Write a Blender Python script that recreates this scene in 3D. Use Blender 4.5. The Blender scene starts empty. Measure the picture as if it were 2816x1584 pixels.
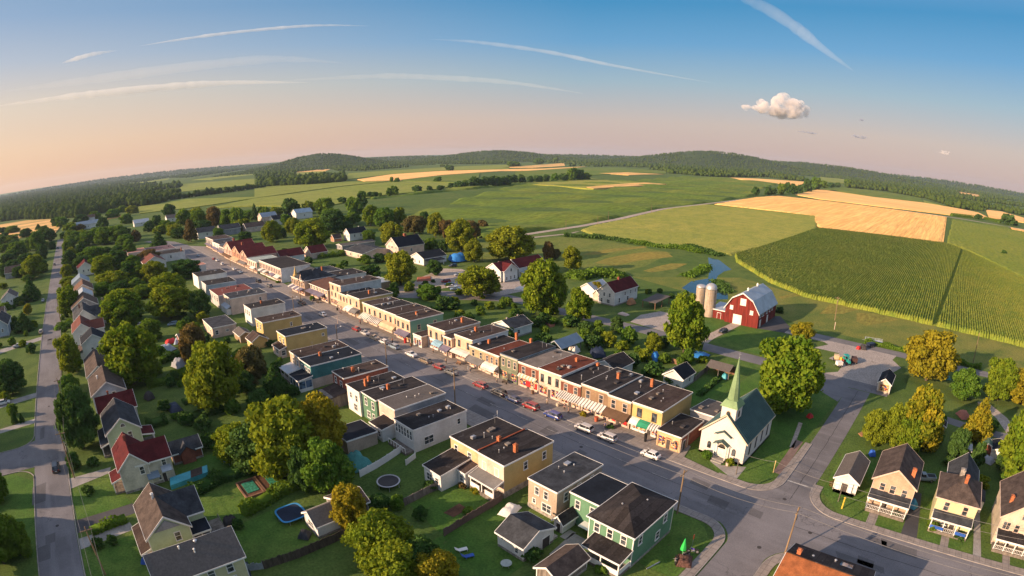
import bpy, bmesh, math, random
import numpy as np
from mathutils import Vector, noise
RND = random.Random(11)
SC = bpy.context.scene
COL = SC.collection
# ------------------------------------------------------------------ survey of the place
# world frame: x runs across the main street (away from the village green side), y runs along it, z up, metres.
EYE, FPX, PITCH = 58.0, 1530.0, math.atan(.2475)
S2 = math.sqrt(.5)
TILE = dict(A=(0,500,4.5286),B=(460,500,4.5286),C=(920,500,4.5286),D=(0,780,3.622),E=(0,1160,3.417),F=(400,780,3.622),
 G=(400,1160,3.417),H=(780,780,3.622),I=(820,1160,3.417),J=(1200,1160,3.417),K=(1560,1160,3.417),L=(1960,1160,3.417),
 M=(2356,1160,3.417),N=(1200,780,3.622),O=(1560,780,3.622),P=(1960,780,3.622),Q=(2356,780,3.622),U=(1380,400,3.45),
 V=(1880,400,3.45),W=(2256,400,3.45),X=(0,380,3.68),Y=(700,380,3.68),Z=(0,0,1.0),S=(0,0,1.8295))
def px(t,u,v):
    a=TILE[t]; return a[0]+u/a[2], a[1]+v/a[2]
def ray(x,y):
    dx,dy=x-1408.,y-792.; r=math.hypot(dx,dy)+1e-9; th=r/FPX
    a=math.sin(th)*dx/r; b=-math.sin(th)*dy/r; c=math.cos(th)
    X=a; Y=c*math.cos(PITCH)+b*math.sin(PITCH); Z=b*math.cos(PITCH)-c*math.sin(PITCH)
    return Vector(((X+Y)*S2,(Y-X)*S2,Z))
def at(x,y,z=0.):
    d=ray(x,y); k=(z-EYE)/d.z; return d.x*k,d.y*k
def q(t,u,v,z=0.): return at(*px(t,u,v),z)
def camxy(x,y): return (x-y)*S2,(x+y)*S2
# ------------------------------------------------------------------ materials
MATS={}
def nodes(name):
    m=bpy.data.materials.new(name); m.use_nodes=True; nt=m.node_tree; nt.nodes.clear()
    return m,nt,nt.nodes,nt.links
def N(nt,t,**k):
    n=nt.nodes.new(t)
    for a,b in k.items():
        if a[0]=='i' and a[1:].isdigit(): n.inputs[int(a[1:])].default_value=b
        else: setattr(n,a,b)
    return n
def mixc(nt,f,a,b,mode='MIX'):
    n=nt.nodes.new('ShaderNodeMix'); n.data_type='RGBA'; n.blend_type=mode
    for i,v in ((0,f),(6,a),(7,b)):
        if hasattr(v,'links') or isinstance(v,bpy.types.NodeSocket): nt.links.new(v,n.inputs[i])
        else: n.inputs[i].default_value = v if i==0 else (*v,1)
    return n.outputs[2]
def ramp(nt,f,p0,p1):
    n=N(nt,'ShaderNodeMapRange'); n.inputs[1].default_value=p0; n.inputs[2].default_value=p1
    nt.links.new(f,n.inputs[0]); return n.outputs[0]
def pos(nt,scale=(1,1,1)):
    g=N(nt,'ShaderNodeNewGeometry'); m=N(nt,'ShaderNodeMapping'); m.inputs[3].default_value=scale
    nt.links.new(g.outputs[0],m.inputs[0]); return m.outputs[0]
def nz(nt,vec,scale,detail=3,rough=.55):
    n=N(nt,'ShaderNodeTexNoise'); n.inputs['Scale'].default_value=scale; n.inputs['Detail'].default_value=detail
    n.inputs['Roughness'].default_value=rough; nt.links.new(vec,n.inputs['Vector']); return n.outputs[0]
def mat(name,c,rough=.85,nv=.22,ns=.35,c2=None,spec=.25,metal=0.,fine=3.,siding=0.,stretch=None,bump=0.,coat=0.,rolls=0.):
    if name in MATS: return MATS[name]
    m,nt,ns_,lk=nodes(name); out=N(nt,'ShaderNodeOutputMaterial'); b=N(nt,'ShaderNodeBsdfPrincipled')
    p=pos(nt,stretch or (1,1,1))
    big=nz(nt,p,ns,4); sm=nz(nt,p,fine,2)
    c=tuple(c); c2=c2 or tuple(min(1,v*(1-nv*1.2)) for v in c)
    a=mixc(nt,ramp(nt,big,.35,.68),tuple(min(1,v*(1+nv*.35)) for v in c),c2)
    a=mixc(nt,ramp(nt,sm,.3,.75),a,tuple(v*(1-nv) for v in c)) if False else mixc(nt,1.0,a,mixc(nt,ramp(nt,sm,.3,.7),(1+nv*.3,)*3,(1-nv*.6,)*3),'MULTIPLY')
    if rolls:
        br=N(nt,'ShaderNodeTexBrick'); br.inputs['Scale'].default_value=1.; br.inputs['Brick Width'].default_value=7.; br.inputs['Row Height'].default_value=1.15; br.inputs['Mortar Size'].default_value=.035; br.inputs['Color1'].default_value=(1+rolls,1+rolls,1+rolls,1); br.inputs['Color2'].default_value=(1-rolls*.8,)*3+(1,); br.inputs['Mortar'].default_value=(.6,.6,.6,1); br.inputs['Bias'].default_value=-.1
        lk.new(p,br.inputs['Vector']); a=mixc(nt,1.0,a,br.outputs[0],'MULTIPLY'); st=nz(nt,p,.55,5,.7); a=mixc(nt,ramp(nt,st,.58,.7),a,tuple(v*2.2+.012 for v in c))
    if siding:
        w=N(nt,'ShaderNodeTexWave',wave_type='BANDS',bands_direction='Z'); w.inputs['Scale'].default_value=.31416/siding
        lk.new(pos(nt),w.inputs['Vector']); a=mixc(nt,1.0,a,mixc(nt,ramp(nt,w.outputs['Fac'],.0,.25),(.78,.78,.78),(1,1,1)),'MULTIPLY')
    lk.new(a,b.inputs['Base Color']); b.inputs['Roughness'].default_value=rough; b.inputs['Metallic'].default_value=metal
    b.inputs['Specular IOR Level'].default_value=spec
    if coat: b.inputs['Coat Weight'].default_value=coat; b.inputs['Coat Roughness'].default_value=.08
    if bump:
        bp=N(nt,'ShaderNodeBump'); bp.inputs['Distance'].default_value=bump; bp.inputs['Strength'].default_value=.8
        lk.new(sm,bp.inputs['Height']); lk.new(bp.outputs[0],b.inputs['Normal'])
    lk.new(b.outputs[0],out.inputs[0]); MATS[name]=m; return m
def leafmat(name,ca,cb,cc,tr=.35,K=1.75):
    ca,cb,cc=[tuple(v*K for v in c) for c in (ca,cb,cc)]
    m,nt,_,lk=nodes(name); out=N(nt,'ShaderNodeOutputMaterial')
    at_=N(nt,'ShaderNodeAttribute',attribute_name='tint'); oi=N(nt,'ShaderNodeObjectInfo')
    a=mixc(nt,at_.outputs['Fac'],ca,cb)
    a=mixc(nt,ramp(nt,oi.outputs['Random'],.1,1.3),a,cc)
    v=mixc(nt,1.0,a,mixc(nt,nz(nt,pos(nt),1.3,2),(.6,.6,.6),(1.35,1.35,1.35)),'MULTIPLY')
    d=N(nt,'ShaderNodeBsdfDiffuse'); t=N(nt,'ShaderNodeBsdfTranslucent'); mx=N(nt,'ShaderNodeMixShader'); mx.inputs[0].default_value=tr
    lk.new(v,d.inputs[0]); lk.new(mixc(nt,1.0,v,(1.25,1.15,.6),'MULTIPLY'),t.inputs[0]); lk.new(d.outputs[0],mx.inputs[1]); lk.new(t.outputs[0],mx.inputs[2]); lk.new(mx.outputs[0],out.inputs[0])
    MATS[name]=m; return m
def glass(name,c=(.02,.025,.03),rough=.08):
    m,nt,_,lk=nodes(name); out=N(nt,'ShaderNodeOutputMaterial'); b=N(nt,'ShaderNodeBsdfPrincipled')
    n=nz(nt,pos(nt),.9,1); lk.new(mixc(nt,ramp(nt,n,.4,.62),c,tuple(v*3.2+.03 for v in c)),b.inputs['Base Color'])
    b.inputs['Roughness'].default_value=rough; b.inputs['Specular IOR Level'].default_value=.5
    lk.new(b.outputs[0],out.inputs[0]); MATS[name]=m; return m
def goods(name):
    m,nt,_,lk=nodes(name); out=N(nt,'ShaderNodeOutputMaterial'); b=N(nt,'ShaderNodeBsdfPrincipled')
    v=N(nt,'ShaderNodeTexVoronoi'); v.inputs['Scale'].default_value=2.6; lk.new(pos(nt,(1,1,1.5)),v.inputs['Vector'])
    cr=N(nt,'ShaderNodeValToRGB'); cr.color_ramp.interpolation='CONSTANT'; e=cr.color_ramp.elements
    for i,(p,c) in enumerate([(0,(.03,.025,.03)),(.28,(.5,.3,.1)),(.42,(.05,.05,.09)),(.55,(.6,.42,.2)),(.66,(.35,.05,.03)),(.76,(.03,.03,.25)),(.84,(.55,.5,.42)),(.9,(.03,.025,.03))]):
        el=e[i] if i<2 else e.new(p); el.position=p; el.color=(*c,1)
    s=N(nt,'ShaderNodeSeparateColor'); lk.new(v.outputs['Color'],s.inputs[0]); lk.new(s.outputs[0],cr.inputs[0])
    lk.new(cr.outputs[0],b.inputs['Base Color']); b.inputs['Roughness'].default_value=.25; lk.new(b.outputs[0],out.inputs[0]); MATS[name]=m; return m
def paint(name,c): return mat(name,c,rough=.32,nv=.06,spec=.5,coat=.6)
# ------------------------------------------------------------------ mesh builder
class MB:
    def __init__(s): s.v=[]; s.f=[]; s.m=[]; s.mi=0
    def face(s,pts):
        b=len(s.v); s.v+= [tuple(p) for p in pts]; s.f.append(tuple(range(b,b+len(pts)))); s.m.append(s.mi)
    def add(s,vs,fs):
        b=len(s.v); s.v+=[tuple(p) for p in vs]; s.f+=[tuple(b+i for i in f) for f in fs]; s.m+=[s.mi]*len(fs); return s
    def box(s,x0,x1,y0,y1,z0,z1):
        return s.add([(x0,y0,z0),(x1,y0,z0),(x1,y1,z0),(x0,y1,z0),(x0,y0,z1),(x1,y0,z1),(x1,y1,z1),(x0,y1,z1)],
          [(3,2,1,0),(4,5,6,7),(0,1,5,4),(1,2,6,5),(2,3,7,6),(3,0,4,7)])
    def hexa(s,lo,hi): # two rings of equal length
        n=len(lo); return s.add(list(lo)+list(hi),[tuple(range(n-1,-1,-1)),tuple(range(n,2*n))]+[(i,(i+1)%n,n+(i+1)%n,n+i) for i in range(n)])
    def prism(s,poly,z0,z1): return s.hexa([(x,y,z0) for x,y in poly],[(x,y,z1) for x,y in poly])
    def fb(s,face,pl,d0,d1,u0,u1,z0,z1): # box standing on a wall: d0..d1 outwards from plane pl
        if face=='-x': return s.box(pl-d1,pl-d0,u0,u1,z0,z1)
        if face=='+x': return s.box(pl+d0,pl+d1,u0,u1,z0,z1)
        if face=='-y': return s.box(u0,u1,pl-d1,pl-d0,z0,z1)
        return s.box(u0,u1,pl+d0,pl+d1,z0,z1)
    def fpoly(s,face,pl,d0,d1,uz): # polygon (u,z) on a wall, extruded outwards
        def P(d): return [((pl-d,u,z) if face=='-x' else (pl+d,u,z) if face=='+x' else (u,pl-d,z) if face=='-y' else (u,pl+d,z)) for u,z in uz]
        return s.hexa(P(d0),P(d1))
    def tube(s,p0,p1,r0,r1=None,n=6,cap=True):
        r1=r0 if r1 is None else r1; p0=Vector(p0); p1=Vector(p1); d=(p1-p0).normalized()
        a=d.orthogonal().normalized(); b=d.cross(a)
        lo=[p0+(a*math.cos(t)+b*math.sin(t))*r0 for t in [6.28319*i/n for i in range(n)]]
        hi=[p1+(a*math.cos(t)+b*math.sin(t))*r1 for t in [6.28319*i/n for i in range(n)]]
        return s.hexa(lo,hi)
    def path(s,pts,r,n=5):
        for a,b in zip(pts,pts[1:]): s.tube(a,b,r,r,n)
        return s
    def lathe(s,cx,cy,prof,n=16):
        rings=[[(cx+r*math.cos(6.28319*i/n),cy+r*math.sin(6.28319*i/n),z) for i in range(n)] for r,z in prof]
        vs=[v for r in rings for v in r]; fs=[tuple(range(n-1,-1,-1)),tuple(range((len(prof)-1)*n,len(prof)*n))]
        for k in range(len(prof)-1):
            fs+=[(k*n+i,k*n+(i+1)%n,(k+1)*n+(i+1)%n,(k+1)*n+i) for i in range(n)]
        return s.add(vs,fs)
    def build(s,name,ms,parent=None,org=None,smooth=False):
        o_=Vector((0,0,0))
        if parent is not None:
            r=parent
            while r.parent is not None: r=r.parent
            o_=Vector(r.location)
        elif org is not None: o_=Vector(org)
        me=bpy.data.meshes.new(name); me.from_pydata([tuple(Vector(v)-o_) for v in s.v],[],s.f)
        for m in (ms if isinstance(ms,(list,tuple)) else [ms]): me.materials.append(m)
        if any(s.m): me.polygons.foreach_set('material_index',s.m)
        if smooth: me.polygons.foreach_set('use_smooth',[True]*len(s.f))
        bm=bmesh.new(); bm.from_mesh(me); bmesh.ops.recalc_face_normals(bm,faces=bm.faces); bm.to_mesh(me); bm.free()
        me.update(); o=bpy.data.objects.new(name,me); COL.objects.link(o)
        if parent is not None: o.parent=parent
        elif org is not None: o.location=o_
        return o
def tag(o,label=None,cat=None,group=None,kind=None):
    for k,v in (('label',label),('category',cat),('group',group),('kind',kind)):
        if v: o[k]=v
    return o
def thing(name,label,cat,loc,group=None):
    o=bpy.data.objects.new(name,None); COL.objects.link(o); o.location=loc; o.empty_display_size=.5
    return tag(o,label,cat,group)
def struct(name,mb,m,smooth=False): return tag(mb.build(name,m,smooth=smooth),kind='structure')
def copy_tree(o,parent=None):
    c=o.copy(); COL.objects.link(c)
    if parent is not None: c.parent=parent
    for ch in o.children: copy_tree(ch,c)
    return c
LM=[]  # landmarks used to tell the trees apart
def landmark(n,x,y): LM.append((n,x,y))
# ------------------------------------------------------------------ palette
W_=dict(siding=.22)
cream=mat('cream_wall',(.56,.4,.28)); creamB=mat('pale_cream_wall',(.6,.46,.37)); white=mat('white_wall',(.68,.66,.62),nv=.14); whiteS=mat('white_siding',(.66,.65,.62),nv=.15,**W_)
yellow=mat('yellow_wall',(.52,.36,.14),nv=.12); yellowP=mat('pale_yellow_siding',(.56,.52,.3),nv=.12,**W_); yellowD=mat('butter_siding',(.5,.37,.15),nv=.12,**W_)
tan=mat('tan_siding',(.34,.24,.14),**W_); brown=mat('brown_siding',(.26,.17,.1),**W_); redbrown=mat('red_brown_siding',(.2,.07,.045),**W_)
olive=mat('olive_wall',(.36,.3,.18)); sage=mat('grey_green_wall',(.17,.19,.13)); brick=mat('brick_wall',(.26,.085,.055),nv=.3,ns=.8,fine=7)
beige=mat('beige_siding',(.42,.33,.25),**W_); greyS=mat('grey_siding',(.3,.3,.31),**W_); greenS=mat('green_siding',(.11,.23,.14),nv=.15,**W_); mint=mat('mint_wall',(.3,.42,.33))
teal=mat('teal_siding',(.07,.22,.21),**W_); greenE=mat('mid_green_siding',(.1,.2,.13),**W_); lime=mat('pale_lime_siding',(.46,.54,.34),nv=.12,**W_); bluep=mat('pale_blue_siding',(.36,.43,.5),**W_)
orange=mat('apricot_wall',(.6,.4,.22)); pink=mat('pink_wall',(.62,.46,.38)); barnred=mat('barn_red_boards',(.17,.022,.016),nv=.35,ns=.5,stretch=(3,3,.3)); stone=mat('stone_footing',(.3,.27,.24),nv=.35,ns=1.5)
woodg=mat('weathered_wood',(.2,.17,.145),nv=.4,ns=.8,stretch=(2,2,.4)); woodd=mat('dark_fence_wood',(.085,.065,.05),nv=.4,ns=.9,stretch=(2,2,.4)); woodb=mat('brown_timber',(.22,.12,.07),nv=.3)
rDark=mat('black_felt_roof',(.02,.018,.019),nv=.5,ns=.25,rough=.95,spec=.1,rolls=.35,c2=(.036,.031,.03)); rBrown=mat('brown_felt_roof',(.04,.027,.024),nv=.45,ns=.3,rough=.95,spec=.1,rolls=.3,c2=(.06,.045,.038)); rGrey=mat('grey_shingle_roof',(.105,.092,.085),nv=.35,spec=.1,ns=.4,rough=.9,c2=(.1,.088,.08))
rTan=mat('tan_gravel_roof',(.19,.155,.13),nv=.3,ns=.3); rRed=mat('rust_red_roof',(.13,.04,.024),nv=.25,ns=.4,spec=.1); rMar=mat('maroon_shingle_roof',(.085,.014,.016),nv=.3,ns=.5,spec=.1); rNavy=mat('navy_felt_roof',(.014,.018,.026),nv=.3,spec=.1,ns=.4); rSlate=mat('slate_shingle_roof',(.05,.054,.062),nv=.4,spec=.1,ns=.5)
rShB=mat('brown_shingle_roof',(.078,.06,.053),nv=.35,spec=.1,ns=.7); rBlue=mat('blue_metal_roof',(.17,.23,.29),rough=.45,nv=.15,metal=.3); rMetal=mat('grey_metal_roof',(.36,.4,.44),rough=.45,nv=.15,metal=.3); rGreen=mat('green_metal_roof',(.05,.1,.095),rough=.6,nv=.2); rOr=mat('sunlit_orange_roof',(.3,.1,.035),nv=.3,ns=1.,fine=6); rPink=mat('salmon_roof',(.45,.2,.14))  # orange roof: sunlight on the near slope put into its colour
trimW=mat('white_trim',(.72,.7,.66),nv=.1); trimC=mat('cream_trim',(.58,.48,.35),nv=.1); trimD=mat('dark_trim',(.05,.045,.045)); chim=mat('orange_brick_chimney',(.42,.14,.06),nv=.3,ns=1.5); metalG=mat('galvanised_metal',(.45,.45,.46),rough=.4,metal=.6)
pane=glass('window_glass'); paneB=glass('blue_window_glass',(.03,.05,.08)); shopglass=goods('shop_display_glass'); door_=mat('dark_door',(.07,.06,.055)); doorW=mat('white_door',(.7,.67,.6)); concrete=mat('concrete',(.3,.28,.26),nv=.25); redpaint=mat('red_paint',(.5,.03,.03),rough=.5); bluepaint=mat('blue_plastic',(.03,.1,.4),rough=.5); greenpaint=mat('green_canvas',(.03,.26,.14)); tealpaint=mat('teal_paint',(.02,.26,.23),rough=.4); yellowpaint=mat('yellow_paint',(.6,.4,.05),rough=.5); black=mat('black_rubber',(.015,.015,.016),rough=.7); awnW=mat('white_canvas',(.68,.64,.58)); awnG=mat('grey_canvas',(.16,.155,.15)); awnT=mat('tan_canvas',(.55,.42,.26)); awnB=mat('blue_canvas',(.25,.42,.52)); awnP=mat('purple_grey_canvas',(.16,.14,.19)); awnBr=mat('brown_canvas',(.12,.07,.04)); awnS=mat('sage_canvas',(.25,.33,.27)); tarpT=mat('turquoise_tarp',(.06,.32,.38),rough=.5); tarpB=mat('bright_blue_tarp',(.03,.18,.5),rough=.5); soil=mat('bare_soil',(.13,.06,.035),nv=.4); net=mat('green_netting',(.03,.2,.12),nv=.4,ns=2)
# ------------------------------------------------------------------ buildings
def bar_window(T,face,pl,u,z,w=.95,h=1.6,fm=None,pm=None,fw=.13,name='window'):
    f=MB(); a,b=u-w/2,u+w/2; d0,d1=-.03,.07
    f.fb(face,pl,d0,d1,a-fw,a,z-.02,z+h); f.fb(face,pl,d0,d1,b,b+fw,z-.02,z+h)
    f.fb(face,pl,d0,d1+.02,a-fw,b+fw,z+h,z+h+fw); f.fb(face,pl,d0,d1+.08,a-fw-.04,b+fw+.04,z-fw-.02,z-.02)
    f.fb(face,pl,d0,d1-.02,a,b,z+h*.49,z+h*.54)
    if w>1.25: f.fb(face,pl,d0,d1-.025,u-.04,u+.04,z,z+h*.49); f.fb(face,pl,d0,d1-.025,u-.04,u+.04,z+h*.54,z+h)
    fo=f.build(name,fm or trimW,T)
    p=MB(); p.fb(face,pl,-.04,.025,a,b,z,z+h); p.build('pane',pm or pane,fo); return fo
def arch_window(T,face,pl,u,z,w,h,fm,pm=None,name='window'):
    def prof(w,h,z):
        r=w/2; return [(u-r,z),(u+r,z)]+[(u+r*math.cos(t),z+h-r*1.2+1.2*r*math.sin(t)) for t in [math.pi*i/8 for i in range(9)]]
    f=MB(); f.fpoly(face,pl,-.02,.05,prof(w+.26,h+.26,z-.13)); fo=f.build(name,fm,T)
    p=MB(); p.fpoly(face,pl,.03,.075,prof(w,h,z)); p.build('pane',pm or pane,fo); return fo
def door(T,face,pl,u,w=.95,h=2.1,m=None,z=.05,fm=None):
    f=MB(); f.fb(face,pl,-.02,.08,u-w/2-.12,u+w/2+.12,z,z+h+.14); fo=f.build('door',fm or trimW,T)
    p=MB(); p.fb(face,pl,.03,.1,u-w/2,u+w/2,z,z+h); p.build('door_leaf',m or door_,fo); return fo
def chimney(T,x,y,z0,h,m=None,w=.32):
    b=MB(); b.box(x-w,x+w,y-w,y+w,z0-.4,z0+h); b.box(x-w-.07,x+w+.07,y-w-.07,y+w+.07,z0+h,z0+h+.14); b.box(x-w*.6,x+w*.6,y-w*.6,y+w*.6,z0+h+.14,z0+h+.3); b.build('chimney',m or chim,T)
def vent(T,x,y,z,h=.6,r=.1,m=None):
    b=MB(); b.tube((x,y,z-.3),(x,y,z+h),r,r,8); b.tube((x,y,z+h),(x,y,z+h+.12),r*1.7,r*.8,8); b.build('vent_pipe',m or metalG,T)
def shed_roof(T,x0,x1,y0,y1,za,zb,axis,m,name='roof',oh=.18,th=.14,tm=None):
    # single-pitch slab: height za at the low-coordinate side, zb at the high side of axis
    X0,X1,Y0,Y1=x0-oh,x1+oh,y0-oh,y1+oh
    def Z(x,y):
        t=(x-x0)/(x1-x0) if axis=='x' else (y-y0)/(y1-y0); return za+(zb-za)*t
    c=[(X0,Y0),(X1,Y0),(X1,Y1),(X0,Y1)]
    b=MB(); b.hexa([(x,y,Z(x,y)+.02) for x,y in c],[(x,y,Z(x,y)+th) for x,y in c]); o=b.build(name,m,T)
    if tm:
        g=MB(); e=.07
        for (p,r) in ((c[0],c[1]),(c[1],c[2]),(c[2],c[3]),(c[3],c[0])):
            dx,dy=r[0]-p[0],r[1]-p[1]; l=math.hypot(dx,dy); nx,ny=dy/l*e,-dx/l*e
            g.hexa([(p[0],p[1],Z(*p)-.14),(r[0],r[1],Z(*r)-.14),(r[0]+nx,r[1]+ny,Z(*r)-.14),(p[0]+nx,p[1]+ny,Z(*p)-.14)],
                   [(p[0],p[1],Z(*p)+th+.03),(r[0],r[1],Z(*r)+th+.03),(r[0]+nx,r[1]+ny,Z(*r)+th+.03),(p[0]+nx,p[1]+ny,Z(*p)+th+.03)])
        g.build('roof_edge',tm,T)
    return Z
def gable_roof(T,x0,x1,y0,y1,e,r,axis,m,oh=.4,th=.16,tm=None,name='roof',goh=.35,apex=.5):
    a0,a1,b0,b1=(x0,x1,y0,y1) if axis=='y' else (y0,y1,x0,x1)   # a across, b along the ridge
    am=a0+(a1-a0)*apex; sl0=(r-e)/(am-a0); sl1=(r-e)/(a1-am); lo=[(a0-oh,e-sl0*oh),(am,r),(a1+oh,e-sl1*oh)]
    def P(a,b,z): return (a,b,z) if axis=='y' else (b,a,z)
    B0,B1=b0-goh,b1+goh; b=MB()
    for (p,s) in ((lo[0],lo[1]),(lo[1],lo[2])):
        b.hexa([P(p[0],B0,p[1]+.03),P(s[0],B0,s[1]+.03),P(s[0],B1,s[1]+.03),P(p[0],B1,p[1]+.03)],[P(p[0],B0,p[1]+th),P(s[0],B0,s[1]+th),P(s[0],B1,s[1]+th),P(p[0],B1,p[1]+th)])
    b.build(name,m,T)
    if tm:
        g=MB()
        for bb,ss in ((B0,-1),(B1,1)):
            for (p,s) in ((lo[0],lo[1]),(lo[1],lo[2])):
                g.hexa([P(p[0],bb,p[1]-.16),P(s[0],bb,s[1]-.16),P(s[0],bb+ss*.06,s[1]-.16),P(p[0],bb+ss*.06,p[1]-.16)],[P(p[0],bb,p[1]+th+.02),P(s[0],bb,s[1]+th+.02),P(s[0],bb+ss*.06,s[1]+th+.02),P(p[0],bb+ss*.06,p[1]+th+.02)])
        for p,ss in ((lo[0],-1),(lo[2],1)):
            u0,u1=sorted((p[0],p[0]+ss*.07)); z0,z1=p[1]-.12,p[1]+th*.9
            (g.box(u0,u1,B0,B1,z0,z1) if axis=='y' else g.box(B0,B1,u0,u1,z0,z1))
        g.build('roof_edge',tm,T)
def hip_roof(T,x0,x1,y0,y1,e,r,m,oh=.4,tm=None,d=None,name='roof',axis=None):
    X0,X1,Y0,Y1=x0-oh,x1+oh,y0-oh,y1+oh
    axis=axis or ('x' if X1-X0>Y1-Y0 else 'y'); d=d or min(X1-X0,Y1-Y0)/2*.98
    rr=[(X0+d,(Y0+Y1)/2),(X1-d,(Y0+Y1)/2)] if axis=='x' else [((X0+X1)/2,Y0+d),((X0+X1)/2,Y1-d)]
    ev=[(X0,Y0,e),(X1,Y0,e),(X1,Y1,e),(X0,Y1,e)]; up=[(*p,r) for p in rr]
    fs=[(0,1,5,4),(1,2,5),(2,3,4,5),(3,0,4)] if axis=='x' else [(0,1,4),(1,2,5,4),(2,3,5),(3,0,4,5)]
    b=MB(); b.add(ev+up,fs+[(3,2,1,0)]); b.box(X0+.02,X1-.02,Y0+.02,Y1-.02,e-.12,e-.004); b.build(name,m,T)
    if tm:
        g=MB(); t=.07; g.box(X0-t,X1+t,Y0-t,Y0,e-.2,e+.04); g.box(X0-t,X1+t,Y1,Y1+t,e-.2,e+.04); g.box(X0-t,X0,Y0,Y1,e-.2,e+.04); g.box(X1,X1+t,Y0,Y1,e-.2,e+.04); g.build('roof_edge',tm,T)
def gable_wall(T,x0,x1,y0,y1,e,r,axis,m,name='wall',foot=True,z0=0.,apex=.5):
    b=MB()
    if axis=='y': am=x0+(x1-x0)*apex; pr=[(x0,z0),(x1,z0),(x1,e),(am,r),(x0,e)]; b.hexa([(u,y0,z) for u,z in pr],[(u,y1,z) for u,z in pr])
    else: am=y0+(y1-y0)*apex; pr=[(y0,z0),(y1,z0),(y1,e),(am,r),(y0,e)]; b.hexa([(x0,u,z) for u,z in pr],[(x1,u,z) for u,z in pr])
    b.build(name,m,T)
    if foot:
        f=MB(); f.box(x0-.06,x1+.06,y0-.06,y1+.06,-.05,.45); f.build('footing',stone,T)
def corner_boards(T,x0,x1,y0,y1,z1,m):
    for x,y in ((x0,y0),(x0,y1),(x1,y0)):
        b=MB(); b.box(x-.06,x+.1 if x==x0 else x+.06,y-.06 if y==y0 else y-.1,y+.1 if y==y0 else y+.06,.46,z1-.02); b.build('corner_board',m,T)
def house(label,x0,x1,y0,y1,e,r,axis,wm,rm,wins=(),tm=None,cat='house',name='house',group=None,lm=None,cb=True,apex=.5,oh=.4,foot=True):
    T=thing(name,label,cat,((x0+x1)/2,(y0+y1)/2,0),group); tm=tm or trimW
    gable_wall(T,x0,x1,y0,y1,e,r,axis,wm,foot=foot,apex=apex); gable_roof(T,x0,x1,y0,y1,e,r,axis,rm,tm=tm,apex=apex,oh=oh)
    if cb: corner_boards(T,x0,x1,y0,y1,e,tm)
    for w in wins: bar_window(T,w[0],{'-x':x0,'+x':x1,'-y':y0,'+y':y1}[w[0]],*w[1:],fm=tm)
    if lm: landmark(lm,(x0+x1)/2,(y0+y1)/2)
    return T
def porch(T,x0,x1,y0,y1,zt,zl,low,rm,pm,posts,rail=True,floor=.45,solid=None,rname='porch_roof'):
    # lean-to porch, roof falling towards side `low`
    za,zb={'-x':(zl,zt),'+x':(zt,zl),'-y':(zl,zt),'+y':(zt,zl)}[low]
    Z=shed_roof(T,x0,x1,y0,y1,za,zb,low[1],rm,rname,tm=pm,oh=.12)
    f=MB(); f.box(x0,x1,y0,y1,0,floor); f.build('porch_floor',woodg,T)
    for (x,y) in posts:
        p=MB(); p.box(x-.09,x+.09,y-.09,y+.09,floor,Z(x,y)+.02); p.build('porch_post',pm,T)
    if rail:
        g=MB()
        for (a,b) in zip(posts,posts[1:]):
            if math.hypot(a[0]-b[0],a[1]-b[1])<.5: continue
            n=max(3,int(math.hypot(a[0]-b[0],a[1]-b[1])/.32))
            g.tube((*a,floor+.85),(*b,floor+.85),.05,.05,4); g.tube((*a,floor+.14),(*b,floor+.14),.04,.04,4)
            for i in range(1,n):
                t=i/n; x,y=a[0]+(b[0]-a[0])*t,a[1]+(b[1]-a[1])*t; g.tube((x,y,floor+.14),(x,y,floor+.85),.035,.035,4)
        if g.v: g.build('porch_railing',pm,T)
    if solid: 
        for (sx0,sx1,sy0,sy1) in solid:
            w=MB(); w.box(sx0,sx1,sy0,sy1,floor,floor+.95); w.build('porch_wall',pm,T)
def awning(T,face,pl,u0,u1,zt,zb,out,ms,stripe=.35,val=.25,curved=False):
    b=MB(); n=max(1,int((u1-u0)/stripe)); prof=[(0,zt),(out*.55,zb+(zt-zb)*(.72 if curved else .45)),(out,zb),(out,zb-val)]
    def P(d,u,z): return {'-x':(pl-d-.02,u,z),'-y':(u,pl-d-.02,z),'+x':(pl+d+.02,u,z)}[face]
    for i in range(n):
        a=u0+(u1-u0)*i/n; c=u0+(u1-u0)*(i+1)/n; b.mi=i%len(ms)
        for (p,r) in zip(prof,prof[1:]):
            dn=(0.03,-.03) if p[0]!=r[0] else (-.03,0)
            b.hexa([P(p[0],a,p[1]),P(r[0],a,r[1]),P(r[0],c,r[1]),P(p[0],c,p[1])],[P(max(0,p[0]+dn[1]),a,p[1]-.04),P(r[0]-.03,a,r[1]-.03),P(r[0]-.03,c,r[1]-.03),P(max(0,p[0]+dn[1]),c,p[1]-.04)])
    b.mi=0
    for u in (u0+.02,u1-.02):
        b.face([P(d,u,z) for d,z in prof[:3]]+[P(0,u,zb)]); 
    b.build('awning',ms,T)
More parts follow.
